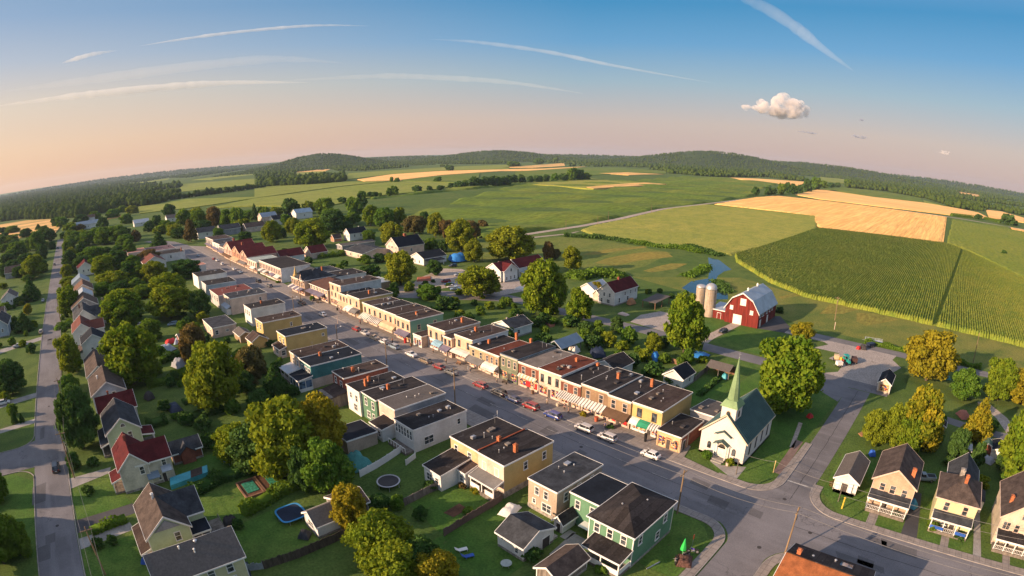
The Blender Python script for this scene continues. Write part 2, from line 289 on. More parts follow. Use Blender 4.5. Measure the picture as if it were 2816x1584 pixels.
def storefront(T,face,pl,u0,u1,fm,gl=None,n=2,zt=2.75,dm=None,sign=None,sm=None):
    gl=gl or shopglass
    b=MB(); b.fb(face,pl,-.02,.16,u0+.1,u1-.1,zt,zt+.55); b.build('sign_band',sm or fm,T)
    for ua in (u0+.05,u1-.3): b=MB(); b.fb(face,pl,-.02,.12,ua,ua+.25,0.02,zt-.01); b.build('pilaster',fm,T)
    dw=1.15; span=(u1-.34)-(u0+.34)-dw; ww=span/n; du=u0+.34+ww*(n//2); c=u0+.34
    for i in range(n):
        if i==n//2: c+=dw
        a,e=c+.06,c+ww-.06; c+=ww
        f=MB(); f.fb(face,pl,-.02,.1,a,e,.08,.6); f.fb(face,pl,-.02,.09,a,a+.1,.6,zt-.06); f.fb(face,pl,-.02,.09,e-.1,e,.6,zt-.06); f.fb(face,pl,-.02,.095,a,e,zt-.16,zt-.02)
        if e-a>1.6: f.fb(face,pl,-.02,.085,(a+e)/2-.05,(a+e)/2+.05,.6,zt-.16)
        fo=f.build('shop_window',fm,T); p=MB(); p.fb(face,pl,-.03,.03,a+.1,e-.1,.6,zt-.16); p.build('pane',gl,fo)
    door(T,face,pl,du+dw/2,.9,2.2,dm or door_,fm=fm)
RG=random.Random(77)
def roof_bits(T,x0,x1,y0,y1,Z):
    def spot(m): return RG.uniform(x0+2.2,x1-1.6),RG.uniform(y0+m,y1-m)
    for k in range(RG.choice((1,1,2))):
        x,y=spot(1.3); z=Z(x,y)+.14; b=MB(); w=RG.uniform(.35,.55); b.box(x-w,x+w,y-w*.8,y+w*.8,z-.1,z+.28); b.box(x-w-.06,x+w+.06,y-w*.8-.06,y+w*.8+.06,z+.281,z+.36); b.build('roof_hatch',RG.choice([trimD,woodg,metalG]),T)
    x,y=spot(1.0); vent(T,x,y,Z(x,y)+.12,RG.uniform(.25,.7),.08)
    if RG.random()<.22:
        x,y=spot(1.5); z=Z(x,y)+.14; b=MB(); b.box(x-.45,x+.45,y-.35,y+.35,z,z+.5); b.lathe(x,y,[(.28,z+.49),(.26,z+.56)],12); b.build('cooling_unit',metalG,T)
    if RG.random()<.35:
        x,y=spot(1.0); z=Z(x,y)+.1; b=MB(); b.tube((x,y,z),(x,y,z+1.9),.035,.03,5); [b.tube((x-.5+.1*i,y,z+1.85-.25*i),(x+.5-.1*i,y,z+1.85-.25*i),.02,.02,4) for i in range(3)]; b.build('aerial',metalG,T)
def shop(label,x0,x1,y0,y1,h,wm,rm,fac=None,drop=.25,nwin=2,win=(.95,1.7),wz=3.75,side_wins=(),tm=None,front='-x',name='shop_building',cat='shop',group='shops along the main street',store=None,aw=None,chims=(),vents=(),cornice=None,wu=None,lm=None,fm=None,arch=False,edge=None,gl=None):
    T=thing(name,label,cat,((x0+x1)/2,(y0+y1)/2,0),group); tm=tm or trimC
    b=MB(); b.hexa([(x0,y0,-.05),(x1,y0,-.05),(x1,y1,-.05),(x0,y1,-.05)],[(x0,y0,h),(x1,y0,h-drop),(x1,y1,h-drop),(x0,y1,h)]); b.build('wall',wm,T)
    Z=shed_roof(T,x0,x1,y0,y1,h,h-drop,'x',rm,tm=edge or trimW,oh=.1)
    if front=='-x':
        pl=x0
        if fac: b=MB(); b.box(x0-.06,x0+.02,y0+.02,y1-.02,-.04,h-.03); b.build('facade',fac,T); pl=x0-.06
        b=MB(); b.fb('-x',pl,.0,.22,y0+.02,y1-.02,h-.32,h-.1); b.fb('-x',pl,0,.14,y0+.02,y1-.02,h-.46,h-.325); b.build('cornice',cornice or tm,T)
        ww=(y1-y0)/nwin if nwin else 0
        for i in range(nwin):
            u=(wu[i]+y0) if wu else y0+ww*(i+.5)
            (arch_window(T,'-x',pl,u,wz,win[0],win[1],fm or tm) if arch else bar_window(T,'-x',pl,u,wz,win[0],win[1],fm or tm))
        if store is not None: storefront(T,'-x',pl,y0,y1,store or trimC,gl=gl,n=2 if y1-y0<7.5 else 3)
        for a in (aw or ()): awning(T,'-x',pl-.16,y0+a[0],y0+a[1],*a[2:])
    for w in side_wins: bar_window(T,w[0],{'-x':x0,'-y':y0,'+x':x1,'+y':y1}[w[0]],*w[1:],fm=tm)
    for (x,y,ch) in chims: chimney(T,x,y,Z(x,y)+.1,ch)
    if x1-x0>9 and y1-y0>5.5: roof_bits(T,x0,x1,y0,y1,Z)
    for (x,y,vh) in vents: vent(T,x,y,Z(x,y)+.12,vh)
    if lm: landmark(lm,(x0+x1)/2,(y0+y1)/2)
    return T
# ------------------------------------------------------------------ far side of the main street (sunlit shop fronts)
def cone_pot(x,y,n='potted plant'): pass
T=shop('single-storey brick red corner shop with bright goods-filled window beside the white church',91.0,101,43.1,48.7,3.6,brick,rDark,drop=.2,nwin=0,store=orange,tm=orange,lm='brick corner shop')
door(T,'-y',43.1,92.6,1.1,2.3); 
for u in (91.0,94.0): b=MB(); b.fb('-y',43.1,0,.1,u,u+.3,0,3.3); b.build('corner_board',trimC,T)
shop('butter yellow two-storey shop with green and white awning next to the brick corner shop',93.4,106.8,49.3,56.8,6.6,yellow,rBrown,win=(1.,1.8),store=white,tm=trimC,fm=trimD,lm='butter yellow shop',chims=[],vents=[(99,52.5,.25),(102.5,54.6,.5)],
  aw=[(.3,2.4,3.35,2.55,1.5,[awnW,awnG],.3,.22,True),(2.45,5.1,3.35,2.5,1.6,[greenpaint],2,.22,True),(5.15,7.2,3.35,2.5,1.6,[awnW],2,.22,True)][::-1])
T=shop('tan clapboard shop with dark brown shed awning and red window displays',93.1,107.4,57.0,63.15,6.5,tan,rDark,win=(1.05,1.9),store=creamB,tm=creamB,gl=None,chims=[(103.5,58.2,1.7)],lm='tan clapboard shop',aw=[(-.0,6.1,3.55,2.55,2.2,[awnBr],9,.16)])
for u in (58.2,61.2):
    b=MB(); b.fb('-x',93.1,.1,.14,u-.5,u+.5,.65,1.7); b.build('red_display',redpaint,T)
shop('brown clapboard shop with white striped awning and cream framed windows',93.3,107.3,63.3,70.7,6.8,brown,rDark,win=(1.05,1.9),store=creamB,tm=creamB,chims=[(101.5,66.3,1.3)],vents=[(105,65,.6),(99,68,.5)],lm='brown clapboard shop',aw=[(.1,7.3,3.6,2.6,2.0,[awnW,awnW,awnG],.28,.2)])
shop('reddish brown clapboard shop with white striped awning between the brown and cream blocks',93.3,107.3,70.9,76.9,6.2,brown,rDark,fac=redbrown,win=(.95,1.7),wz=3.65,store=creamB,tm=creamB,vents=[(96,73,1.2),(104,74,.5),(106,72,.5)],chims=[(106.2,75.8,.6)],lm='reddish brown shop',aw=[(.1,5.9,3.5,2.6,1.9,[awnW,awnG],.3,.2)])
shop('cream two-storey shop with three windows under a rust coloured flat roof',93.5,107.6,77.1,84.2,6.8,white,rRed,fac=creamB,nwin=3,win=(.75,1.8),store=creamB,tm=trimD,fm=trimD,edge=trimW,cornice=creamB,chims=[(103.5,80.5,.8)],vents=[(99,80,.35)],lm='rust-roofed cream shop')
T=shop('deep red-brown shop with bright red display windows and tan gravel roof',93.7,107.8,84.4,91.3,6.5,redbrown,rTan,win=(1.0,1.8),store=creamB,tm=creamB,vents=[(102,87,.3)],lm='deep red shop',aw=[(.4,6.5,3.7,3.25,.7,[awnT,awnW],.5,.3)])
for u,w in ((87.9,1.5),(85.2,.8)):
    b=MB(); b.fb('-x',93.7,.1,.15,u-w/2,u+w/2,.7,2.2); b.build('red_display',redpaint,T)
shop('grey-green rendered shop with three tall cream windows and black roof',93.6,108,91.5,97.8,7.0,sage,rDark,nwin=3,win=(.8,1.8),store=sage,tm=creamB,wz=4.1,lm='grey-green shop',edge=rBlue)
shop('narrow tan shop with rust red roof and a pale scalloped awning',93.3,106.5,98.0,103.5,6.2,olive,rRed,fac=tan,nwin=3,win=(.75,1.6),wz=3.6,store=creamB,tm=creamB,chims=[(106,98.6,1.6)],vents=[(98,101,.3)],lm='narrow rust-roofed shop',aw=[(.1,5.3,3.5,2.5,1.7,[awnW],9,.5,True)])
shop('olive two-storey shop with slate grey shed awning and black roof',93.4,106.5,103.7,109.9,6.2,olive,rDark,win=(.9,1.7),wz=3.6,store=creamB,tm=trimC,chims=[(98.2,107.2,1.0),(106.0,104.2,2.0)],lm='olive shop',aw=[(.0,6.1,3.5,2.5,2.0,[awnG],9,.16)])
shop('tall cream shop with blank white side wall and brown roof',94.7,108.5,110.1,117.8,7.2,white,rBrown,fac=cream,win=(.8,1.7),wz=4.2,store=creamB,tm=trimC,fm=trimD,chims=[(100.5,115.3,1.3)],vents=[(101.5,113,.4)],lm='tall cream shop',aw=[(.2,7.3,3.5,3.0,2.2,[awnW],9,.3,True)])
shop('low cream infill shop with purple-grey awning',93.6,106,118.0,121.9,6.0,cream,rBrown,win=(.7,1.5),wz=3.7,store=creamB,tm=trimC,fm=trimD,lm='infill shop',aw=[(.1,3.8,3.4,2.5,1.9,[awnP],9,.2)])
shop('cream shop block with pale blue awning and orange chimney on dark brown roof',94.6,108.3,122.2,130.7,7.0,cream,rBrown,nwin=3,win=(.75,1.8),store=white,tm=trimC,fm=trimD,chims=[(104,125.6,1.3)],vents=[(100,126.8,.8)],lm='blue-awning shop',aw=[(.3,4.4,3.6,2.6,2.0,[awnB],9,.2,True)])
shop('one-storey flat-roofed cream corner shop at the mouth of the shop alley',92.3,99.5,130.9,135.3,3.7,cream,rBrown,drop=.15,nwin=0,store=white,tm=trimC,lm='alley corner shop')
shop('cream fronted shop with bright mint green side wall and slate awning',92.5,105.6,137.1,145.1,7.3,mat('mint_green_siding',(.19,.36,.25),nv=.12,**W_),rBrown,fac=cream,nwin=3,win=(.8,1.6),wz=4.2,store=creamB,tm=trimC,fm=trimD,side_wins=[('-y',95.8,3.9,1.1,1.5),('-y',102.2,4.0,1.1,1.5)],chims=[(98,141.2,.9)],vents=[(97,139.5,.8)],lm='mint-sided shop',aw=[(.1,6.4,3.5,2.5,2.0,[awnP],9,.2)])
for i,(a,b_,lab,am,st,n) in enumerate([(145.3,154.4,'cream shop with wide tan canvas awning beside the mint-sided shop',[awnT],9,3),(154.5,161.7,'cream shop under a black and white striped awning',[awnW,trimD],.42,2),(161.8,168.1,'cream shop at the alley under a sage green striped awning',[awnS,awnW],.5,2)]):
    shop(lab,93.4,106.6-i*.6,a,b_,7.0,cream,[rBrown,rDark,rBrown][i],nwin=n,win=(.8,1.6),wz=4.0,store=creamB,tm=trimC,fm=trimD,vents=[(98+2*i,(a+b_)/2,.7)],lm=['tan-awning shop','striped-awning shop','sage-awning shop'][i],aw=[(.2,b_-a-.3,3.6,2.5,2.3,am,st,.25,i<2)])
shop('cream shop with long mustard side wall and split white and grey awning',93.9,108.2,171.1,180.5,7.5,mat('mustard_wall',(.42,.36,.14)),rDark,fac=cream,win=(.85,2.0),wz=4.2,store=creamB,tm=trimC,fm=trimD,arch=True,chims=[(100.5,175.2,1.2)],vents=[(103.5,176.5,.9)],lm='mustard-sided shop',aw=[(.1,4.6,3.6,2.5,2.2,[awnG],9,.2,True),(4.7,9.2,3.6,2.5,2.2,[awnW],9,.2,True)])
shop('cream arcaded shop with three arched windows and flat tan awning',94.5,108,180.7,188.3,6.6,cream,rDark,fac=cream,nwin=3,win=(.8,1.7),wz=3.9,store=creamB,tm=trimC,fm=trimD,arch=True,lm='arcaded shop',aw=[(.3,7.2,3.4,2.7,1.5,[awnT],9,.2)])
T=shop('tallest cream block with blank pale blue-grey side wall above its neighbours',95.5,114,188.5,198.2,9.0,mat('pale_grey_wall',(.5,.52,.52)),rBrown,fac=cream,nwin=3,win=(.8,1.6),wz=3.9,store=creamB,tm=trimC,fm=trimD,arch=True,vents=[(99,193,.9),(104.5,192,1.3)],lm='tallest cream block')
for u in (191.2,195.4): bar_window(T,'-x',95.44,u,6.6,.9,1.4,fm=trimD)
T=thing('shop_building','brown hip-roofed corner shop with row of upper windows and orange lit doorway','shop',(101,208,0),'shops along the main street')
b=MB(); b.box(95,108,199.5,217.4,-.05,5.6); b.build('wall',cream,T); hip_roof(T,95,108,199.5,217.4,5.6,8.2,mat('chestnut_roof',(.085,.04,.03)),tm=trimW,oh=.5)
for i in range(6): bar_window(T,'-x',95,201+i*2.9,3.7,1.1,1.4)
storefront(T,'-x',95,199.6,217.3,creamB,n=4); awning(T,'-x',94.9,202,217,3.5,2.8,2.6,[awnP],9,.2); landmark('hip-roofed brown shop',101,208)
T=thing('shop_building','cream ornate block with slate roof, pointed front gables and a small golden spire','shop',(100,225,0),'shops along the main street')
b=MB(); b.box(92.6,108,217.7,231.8,-.05,6.8); b.build('wall',cream,T); hip_roof(T,92.6,108,217.7,231.8,6.8,10.6,rSlate,tm=trimW,oh=.3,d=4.5,axis='y')
for y in (220.6,):
    b=MB(); b.hexa([(92.5,y-2.2,6.3),(92.5,y+2.2,6.3),(92.5,y,10.4)],[(97.5,y-2.2,6.3),(97.5,y+2.2,6.3),(97.5,y,10.4)]); b.build('dormer_gable',pink,T)
    b=MB()
    for s in (-1,1): b.hexa([(92.1,y,10.45),(92.1,y+s*2.6,5.9),(98,y+s*2.6,5.9),(98,y,10.45)],[(92.1,y,10.7),(92.1,y+s*2.6,6.15),(98,y+s*2.6,6.15),(98,y,10.7)])
    b.build('dormer_roof',rSlate,T); arch_window(T,'-x',92.5,y,6.9,1.1,1.5,trimD)
b=MB(); b.lathe(93.6,229.2,[(1.3,6.7),(1.3,7.6),(.9,7.7),(.02,11.6)],8); b.build('turret',yellow,T)
for i in range(7): bar_window(T,'-x',92.6,219+i*1.9,3.9,.7,1.7,fm=trimD)
storefront(T,'-x',92.6,217.8,231.7,creamB,n=4); awning(T,'-x',92.4,218,231,3.5,2.8,2.4,[awnP,awnP,awnW],1.4,.2); chimney(T,103,220.5,9.0,1.8); landmark('gabled ornate block',100,225)
T=thing('shop_building','white stone terrace with many tall windows and plain pale gable side','shop',(102,266,0),'shops along the main street')
b=MB(); b.box(94.8,110.5,250.2,282,-.05,7.0); b.build('wall',mat('cool_white_wall',(.6,.62,.62)),T); b=MB(); b.box(94.7,94.82,250.3,281.9,0,6.9); b.build('facade',pink,T); shed_roof(T,94.7,110.5,250.2,282,7.05,6.9,'x',rDark,tm=trimW)
for i in range(13): bar_window(T,'-x',94.7,251.8+i*2.38,4.0,.85,1.9,fm=trimD)
storefront(T,'-x',94.7,250.3,265.9,white,n=4); storefront(T,'-x',94.7,266.1,281.9,white,n=4)
awning(T,'-x',94.5,251,257,3.4,2.6,1.8,[awnW],9,.2); awning(T,'-x',94.5,258,264,3.4,2.6,1.8,[awnP],9,.2); awning(T,'-x',94.5,268,281,3.6,2.9,2.6,[awnW,awnG],3,.2,True); landmark('white terrace',102,266)
T=shop('mint green box shop with pale roof between white terrace and pink gables',93.2,108,282.4,299.4,6.0,mint,mat('pale_green_roof',(.33,.38,.34)),fac=pink,nwin=5,win=(.9,1.5),wz=3.6,store=creamB,tm=trimC,fm=trimD,lm='mint green shop',aw=[(1,8,3.4,2.7,1.9,[awnW],9,.2)])
gabs=[('pink gabled house with terracotta trim at the near end of the gabled row',300,314,6.4,9.6,'rosy_wall',(.55,.33,.25),'end'),('salmon gabled house with maroon roof in the middle of the gabled row',314.3,331,6.6,10.2,'salmon_wall',(.5,.26,.17),'middle'),('cream and pink gabled house with chimney at the far end of the gabled row',331.3,349.5,7,11,'blush_wall',(.58,.4,.32),'far')]
for i,(lab,a,c,e,r,mn,cc,wh) in enumerate(gabs):
    T=house(lab,93.8,112-i,a,c,e,r,'x',mat(mn,cc),rMar,tm=pink,cat='shop',name='gabled_shop',group='gabled shops on the main street',oh=.2,lm=['near pink gable','middle pink gable','far pink gable'][i],cb=False)
    for k in range(5): bar_window(T,'-x',93.8,a+2+k*(c-a-4)/4,4.1,.9,2.0,fm=trimD)
    bar_window(T,'-x',93.8,(a+c)/2,6.5,1.0,1.4,fm=trimD); storefront(T,'-x',93.8,a+.1,c-.1,creamB,n=4); awning(T,'-x',93.6,a+1,c-1,3.4,2.7,2.2,[[awnG],[awnT],[awnBr]][i],9,.2)
    if i: chimney(T,99,(a+c)/2+2.0,r-.8,2.2,brick,.6)
T=house('long maroon roofed hall behind the pink gables',113,128,297,308,3.8,7.2,'x',white,rMar,lm='maroon hall',cb=False); T=house('small maroon roofed cottage with dark door behind the maroon hall',132.5,143,297,308,3.5,7,'x',creamB,rMar,cb=False,wins=[('-y',138,.9,1,1.4)])
for lab,a,c,h,x0,x1,m,rm in [('grey roofed shop with dark glazed front beyond the pink gables',351,368,5.5,95,110,greyS,rGrey),('low grey shop with awning far up the main street',368.4,389,6.2,96,110,white,rSlate),('last flat grey-brown shop with peach parapet on the main street',389.5,412,7.0,97,112,mat('taupe_wall',(.3,.27,.25)),rBrown)]:
    shop(lab,x0,x1,a,c,h,m,rm,nwin=5,win=(.9,1.6),wz=3.4,store=creamB,tm=pink,fm=trimD,lm=None,aw=[(2,(c-a)-2,3.3,2.7,1.8,[awnP],9,.2)])
# ------------------------------------------------------------------ near side of the main street (we see the rears and roofs)
G2='buildings along the near side of the main street'
T=thing('house','large dark green corner house with black hipped roof and white-railed rear porch','house',(61.7,35.5,0),G2)
b=MB(); b.box(56,67.4,31.4,39.5,-.05,6.2); b.build('wall',greenS,T); hip_roof(T,56,67.4,31.4,39.5,6.25,8.0,rDark,tm=trimW,oh=.35,axis='x'); corner_boards(T,56,67.4,31.4,39.5,6.1,trimW)
b=MB(); b.box(55.94,67.46,31.34,39.56,-.05,.45); b.build('footing',stone,T)
for u in (33.1,35.6,38.0): bar_window(T,'-x',56,u,3.95,.9,1.55)
for u,z,w in ((57.9,3.7,.8),(65.0,3.7,.9),(63.2,1.3,1.0)): bar_window(T,'-y',31.4,u,z,w,1.5)
porch(T,52.9,55.9,31.4,38.2,3.5,2.9,'-x',rDark,trimW,[(53.05,31.55),(53.05,34.8),(53.05,38.05)],rail=True,solid=[(52.95,53.05,31.5,38.1),(53.05,55.9,31.5,31.6)])
vent(T,60,36.5,7.4,.35); vent(T,63.5,34.2,7.3,.3); landmark('green corner house',61.7,35.5)
T=shop('dark green house with flat navy felt roof wedged between the corner house and beige house',59.3,67.2,39.9,46.0,5.9,greenS,rNavy,front='+x',name='house',cat='house',group=G2,tm=trimW,side_wins=[('-x',41.4,3.4,.85,1.5),('-x',44.4,3.4,.85,1.5)],lm='navy-roofed green house')
b=MB(); b.box(57.6,59.28,40.2,42.8,1.5,1.62); b.build('balcony_slab',trimW,T)
T=shop('plain beige two-storey house with grey felt roof and gable shed at its foot',57.6,69.7,47.4,53.7,5.9,beige,rSlate,front='+x',name='house',cat='house',group=G2,tm=trimW,side_wins=[('-x',49.7,3.6,.8,1.4),('-x',51.7,3.6,.8,1.4),('-x',49.5,1.0,1.9,1.5),('-x',52.3,1.6,.6,.8),('-y',59.9,3.2,.9,1.6),('-y',63.3,3.6,.9,1.3),('-y',66.8,3.8,.7,1.0)],vents=[(63.0,50.5,.35),(66,50.8,.3)],lm='beige house')
b=MB(); b.box(57.54,69.7,47.34,53.76,-.05,.9); b.build('footing',stone,T)
T=house('little white lean-to shed with black gable roof against the beige house',55.8,59.0,44.5,46.2,2.3,3.3,'x',whiteS,rDark,cat='shed',name='garden_shed',foot=False); door(T,'-x',55.8,45.3,.8,1.7)
T=shop('yellow sided two-storey house with black roof, orange chimney and covered rear porch',56.4,69.0,58.3,64.9,6.8,yellowD,rDark,front='+x',name='house',cat='house',group=G2,tm=trimW,side_wins=[('-x',60.1,4.0,.85,1.5),('-x',63.3,4.0,.85,1.5),('-y',61.7,3.9,.85,1.5),('-y',66.6,3.9,.85,1.5)],chims=[(61.2,60.3,1.5)],vents=[(60.5,62.5,.3)],lm='yellow sided house')
b=MB(); b.box(56.34,56.42,58.32,64.88,.0,6.6); b.build('rear_wall',creamB,T); b=MB(); b.box(56.3,69,58.24,64.9,-.05,1.3); b.build('footing',stone,T)
porch(T,54.0,56.3,58.5,64.7,3.6,3.0,'-x',mat('grey_tin_roof',(.16,.155,.15)),trimW,[(54.15,58.65),(54.15,61.6),(54.15,64.5)],rail=False,floor=.9,solid=[(54.05,54.15,58.6,60.8),(54.05,54.15,62.2,64.6)])
T=shop('apricot sided house with rust parapet and long black-roofed rear annexe',56.7,68.6,65.2,73.0,6.6,orange,rDark,front='+x',name='house',cat='house',group=G2,tm=trimW,side_wins=[('-x',67.6,3.9,.9,1.5),('-x',71.4,3.9,.85,1.5)],vents=[(64,70,.3),(61,68.3,1.1)],lm='apricot house')
b=MB(); b.hexa([(56.7,65.0,6.3),(68.6,65.0,6.1),(68.6,65.3,6.1),(56.7,65.3,6.3)],[(56.7,65.0,7.1),(68.6,65.0,6.9),(68.6,65.3,6.9),(56.7,65.3,7.1)]); b.build('parapet',mat('rust_parapet',(.28,.07,.03)),T); chimney(T,61.8,65.15,6.7,1.0)
b=MB(); b.box(49.7,56.66,67.5,72.4,-.05,3.4); b.build('annexe_wall',whiteS,T); shed_roof(T,49.7,56.66,67.5,72.4,3.4,4.2,'x',rDark,'annexe_roof',tm=trimW)
b=MB(); b.box(53.6,56.66,65.4,67.4,-.05,3.2); b.build('back_room_wall',whiteS,T); shed_roof(T,53.6,56.66,65.4,67.4,3.2,3.8,'x',rBrown,'back_room_roof',tm=trimW); bar_window(T,'-x',53.6,66.4,1.2,.8,1.2); bar_window(T,'-x',49.7,68.6,1.4,.9,1.0); bar_window(T,'-x',49.7,70.8,1.0,1.5,1.4)
T=shop('white sided low building with black roof and glazed two-level rear gallery',54.3,68.2,81.9,88.7,5.2,whiteS,rDark,front='+x',name='building',cat='building',group=G2,tm=trimW,side_wins=[('-y',66,2.6,.7,1.2),('-y',58,1.0,2.2,1.6)],vents=[(60,84.2,.3),(66,84.5,.25)],lm='white sided building')
for i in range(6): bar_window(T,'-x',54.3,82.8+i*1.02,2.7,.62,1.9,fw=.09)
b=MB(); b.box(52.2,54.28,82.2,88.4,0,.5); b.build('deck',woodg,T); 
b=MB(); [b.box(52.2,52.3,82.2+i*1.03,82.3+i*1.03,.5,1.5) for i in range(7)]; b.box(52.2,52.3,82.2,88.45,1.5,1.6); b.build('deck_railing',trimW,T)
T=shop('grey sided house with tan shingle roof next to the green rear walled house',55.6,69.1,90.2,96.6,6.2,greyS,rGrey,front='+x',name='house',cat='house',group=G2,tm=trimW,side_wins=[('-x',91.9,3.7,.85,1.5),('-x',94.9,3.9,.7,1.2)],vents=[(61,93.5,.35),(64,93,.3)],lm='grey sided house')
b=MB(); b.box(55.5,55.62,90.25,96.55,0,6.1); b.build('rear_wall',pink,T)
b=MB(); b.box(51.8,55.5,89.9,94.6,-.05,2.9); b.build('annexe_wall',whiteS,T); shed_roof(T,51.8,55.5,89.9,94.6,2.9,3.4,'x',rDark,'annexe_roof',tm=trimW); bar_window(T,'-x',51.8,91.0,1.0,.9,1.2); bar_window(T,'-x',51.8,93.2,1.0,.9,1.2)
shop('leaf green rear-walled house with dark brown roof and two white windows',55.0,69.0,96.8,103.0,6.2,greenE,rDark,front='+x',name='house',cat='house',group=G2,tm=trimW,side_wins=[('-x',98.2,3.6,.9,1.7),('-x',101.2,3.7,.9,1.7),('-x',100.4,.8,1.3,1.5),('-x',98.3,.6,.8,1.7)],chims=[(60.5,100.2,1.1)],vents=[(61,101,.6)],lm='leaf green house')
T=shop('white rear-walled house with black roof and twin orange chimneys',54.4,67.2,103.1,109.0,6.2,white,rDark,front='+x',name='house',cat='house',group=G2,tm=trimW,side_wins=[('-x',104.6,3.4,.9,1.5),('-x',107.2,3.6,.8,1.3),('-x',105.4,.9,1.4,1.6)],chims=[(57.5,105.2,1.6),(59.6,107.3,1.0)],lm='twin-chimney house')
T=shop('red brick sided house with brown roof and white eaves',55.6,68.3,112.5,118.6,6.2,brick,rBrown,front='+x',name='house',cat='house',group=G2,tm=trimW,side_wins=[('-x',114.2,3.4,1.0,1.6),('-x',117,3.8,.9,1.5)],chims=[(59.5,114.8,1.1)],vents=[(60.5,113.6,1.2)],lm='red brick house')
b=MB(); b.box(50.5,55.5,111.0,117.4,-.05,3.0); b.build('annexe_wall',woodg,T); shed_roof(T,50.5,55.5,111,117.4,2.7,3.4,'x',rBrown,'annexe_roof')
T=shop('teal sided two-storey house with navy roof and glazed rear sunroom',52.7,68.0,125.4,132.4,6.2,teal,rNavy,front='+x',name='house',cat='house',group=G2,tm=trimW,side_wins=[('-x',126.5,3.2,1.3,2.0),('-x',128.5,3.2,1.3,2.0),('-x',130.9,3.5,.9,1.6)],chims=[(58.2,130.8,.9)],vents=[(66,127,.3)],lm='teal house')
b=MB(); b.box(52.66,68.04,125.36,132.4,-.05,2.6); b.build('lower_wall',creamB,T)
b=MB(); b.box(48.6,52.6,125.0,131.0,-.05,.9); b.box(48.6,52.6,125.0,131.0,2.9,3.2); [b.box(48.6,48.75,y,y+.15,.9,2.9) for y in (125,127,129,130.85)]; [b.box(x,x+.15,125,125.15,.9,2.9) for x in (50.5,52.4)]; b.build('sunroom_frame',trimW,T)
b=MB(); b.box(48.68,52.6,125.08,130.9,.9,2.9); b.build('sunroom_glass',paneB,T); shed_roof(T,48.6,52.6,125,131,3.22,3.7,'x',rNavy,'sunroom_roof',tm=trimW)
T=shop('cream house with brown felt roof attached to the teal house',52.8,68.0,132.6,139.5,6.35,cream,rBrown,front='+x',name='house',cat='house',group=G2,tm=trimW,side_wins=[('-x',134.4,3.5,.9,1.7),('-x',137.2,3.5,.9,1.7)],vents=[(55,136.5,.4),(66,135,.4)],lm='brown-roofed cream house')
porch(T,48.9,52.7,132.8,138.8,3.3,2.8,'-x',rMetal,trimW,[(49.1,133),(49.1,136),(49.1,138.6)])
T=shop('butter yellow house with navy flat roof and small brown-roofed rear porch',56.8,71.0,152.2,159.3,6.5,yellowD,rNavy,front='+x',name='house',cat='house',group=G2,tm=trimW,side_wins=[('-x',154.2,3.7,.9,1.6),('-x',157,3.7,.9,1.6),('-y',69.5,4.1,.6,.7)],vents=[(64,156,.3),(66.5,155,.3)],lm='navy-roofed yellow house')
b=MB(); b.box(54.6,56.76,152.4,158.6,-.05,2.7); b.build('porch_wall',creamB,T); shed_roof(T,54.6,56.76,152.4,158.6,2.7,3.3,'x',rBrown,'porch_roof',tm=trimW); bar_window(T,'-y',152.4,55.7,.9,1.2,1.4); bar_window(T,'-x',54.6,155,.9,1.6,1.4)
T=shop('amber yellow house with dark brown roof facing the street lamp',56.2,70.5,170.9,178.2,6.5,yellowD,rBrown,front='+x',name='house',cat='house',group=G2,tm=trimW,side_wins=[('-x',173.4,3.7,.9,1.7),('-x',176.4,3.7,.9,1.7),('-y',66.5,3.5,.6,1.2)],vents=[(65,174,.6),(61,173,.3)],lm='amber house')
T=shop('plain white block with charcoal roof and rust chimney',58.8,72.6,190.8,199.0,6.5,whiteS,rDark,front='+x',name='house',cat='house',group=G2,tm=trimW,side_wins=[('-x',193,3.6,.9,1.7),('-x',195.2,3.6,.9,1.7),('-x',197.3,3.6,.8,1.7)],chims=[(65,196.2,.8)],lm='plain white block')
T=shop('cream block with pale side wall and steel-grey roof before the red-roofed store',57.4,73.0,211.9,222.4,6.5,creamB,rSlate,fac=None,front='+x',name='house',cat='house',group=G2,tm=trimW,side_wins=[('-x',214.5,3.6,.9,1.7),('-x',218,3.6,.9,1.7),('-y',70,3.6,.9,1.3)],vents=[(62,217,.7),(66,216,.4)],lm='steel-roofed cream block')
b=MB(); b.box(55.6,57.36,213,222,-.05,2.4); b.build('porch_wall',white,T); shed_roof(T,55.6,57.36,213,222,2.4,3.2,'x',rMetal,'porch_roof')
shop('long low store with rust red roof and white vent on the near side',55.8,72.0,225.4,240.2,5.4,mat('grey_white_wall',(.45,.43,.42)),mat('ox_red_roof',(.16,.04,.03)),front='+x',name='store',cat='shop',group=G2,tm=trimW,side_wins=[('-x',228,2.6,1.2,1.6),('-x',232,2.6,1.2,1.6),('-x',236,2.6,1.2,1.6)],vents=[(59.5,232,.9,),(64,236,1.2)],lm='red-roofed store')
shop('pale grey two-step block with dark strip roof up the main street',58.0,72.4,253.5,265.5,4.6,mat('pale_grey_blue_wall',(.46,.5,.52)),rDark,front='+x',name='store',cat='shop',group=G2,tm=trimW,lm='two-step block')
shop('white windowless block with black roof up the main street',57.6,72.8,270.5,283,6.0,white,rDark,front='+x',name='store',cat='shop',group=G2,tm=trimW,vents=[(66,276,.4)],lm='windowless white block')
T=shop('small white kiosk-like shop with salmon flat roof and blue door',65.8,71.9,311.5,319.5,4.6,white,rPink,front='+x',name='kiosk',cat='kiosk',group=None,tm=trimW,lm='salmon-roofed kiosk'); door(T,'-y',311.5,68.2,1.1,2.4,bluepaint)
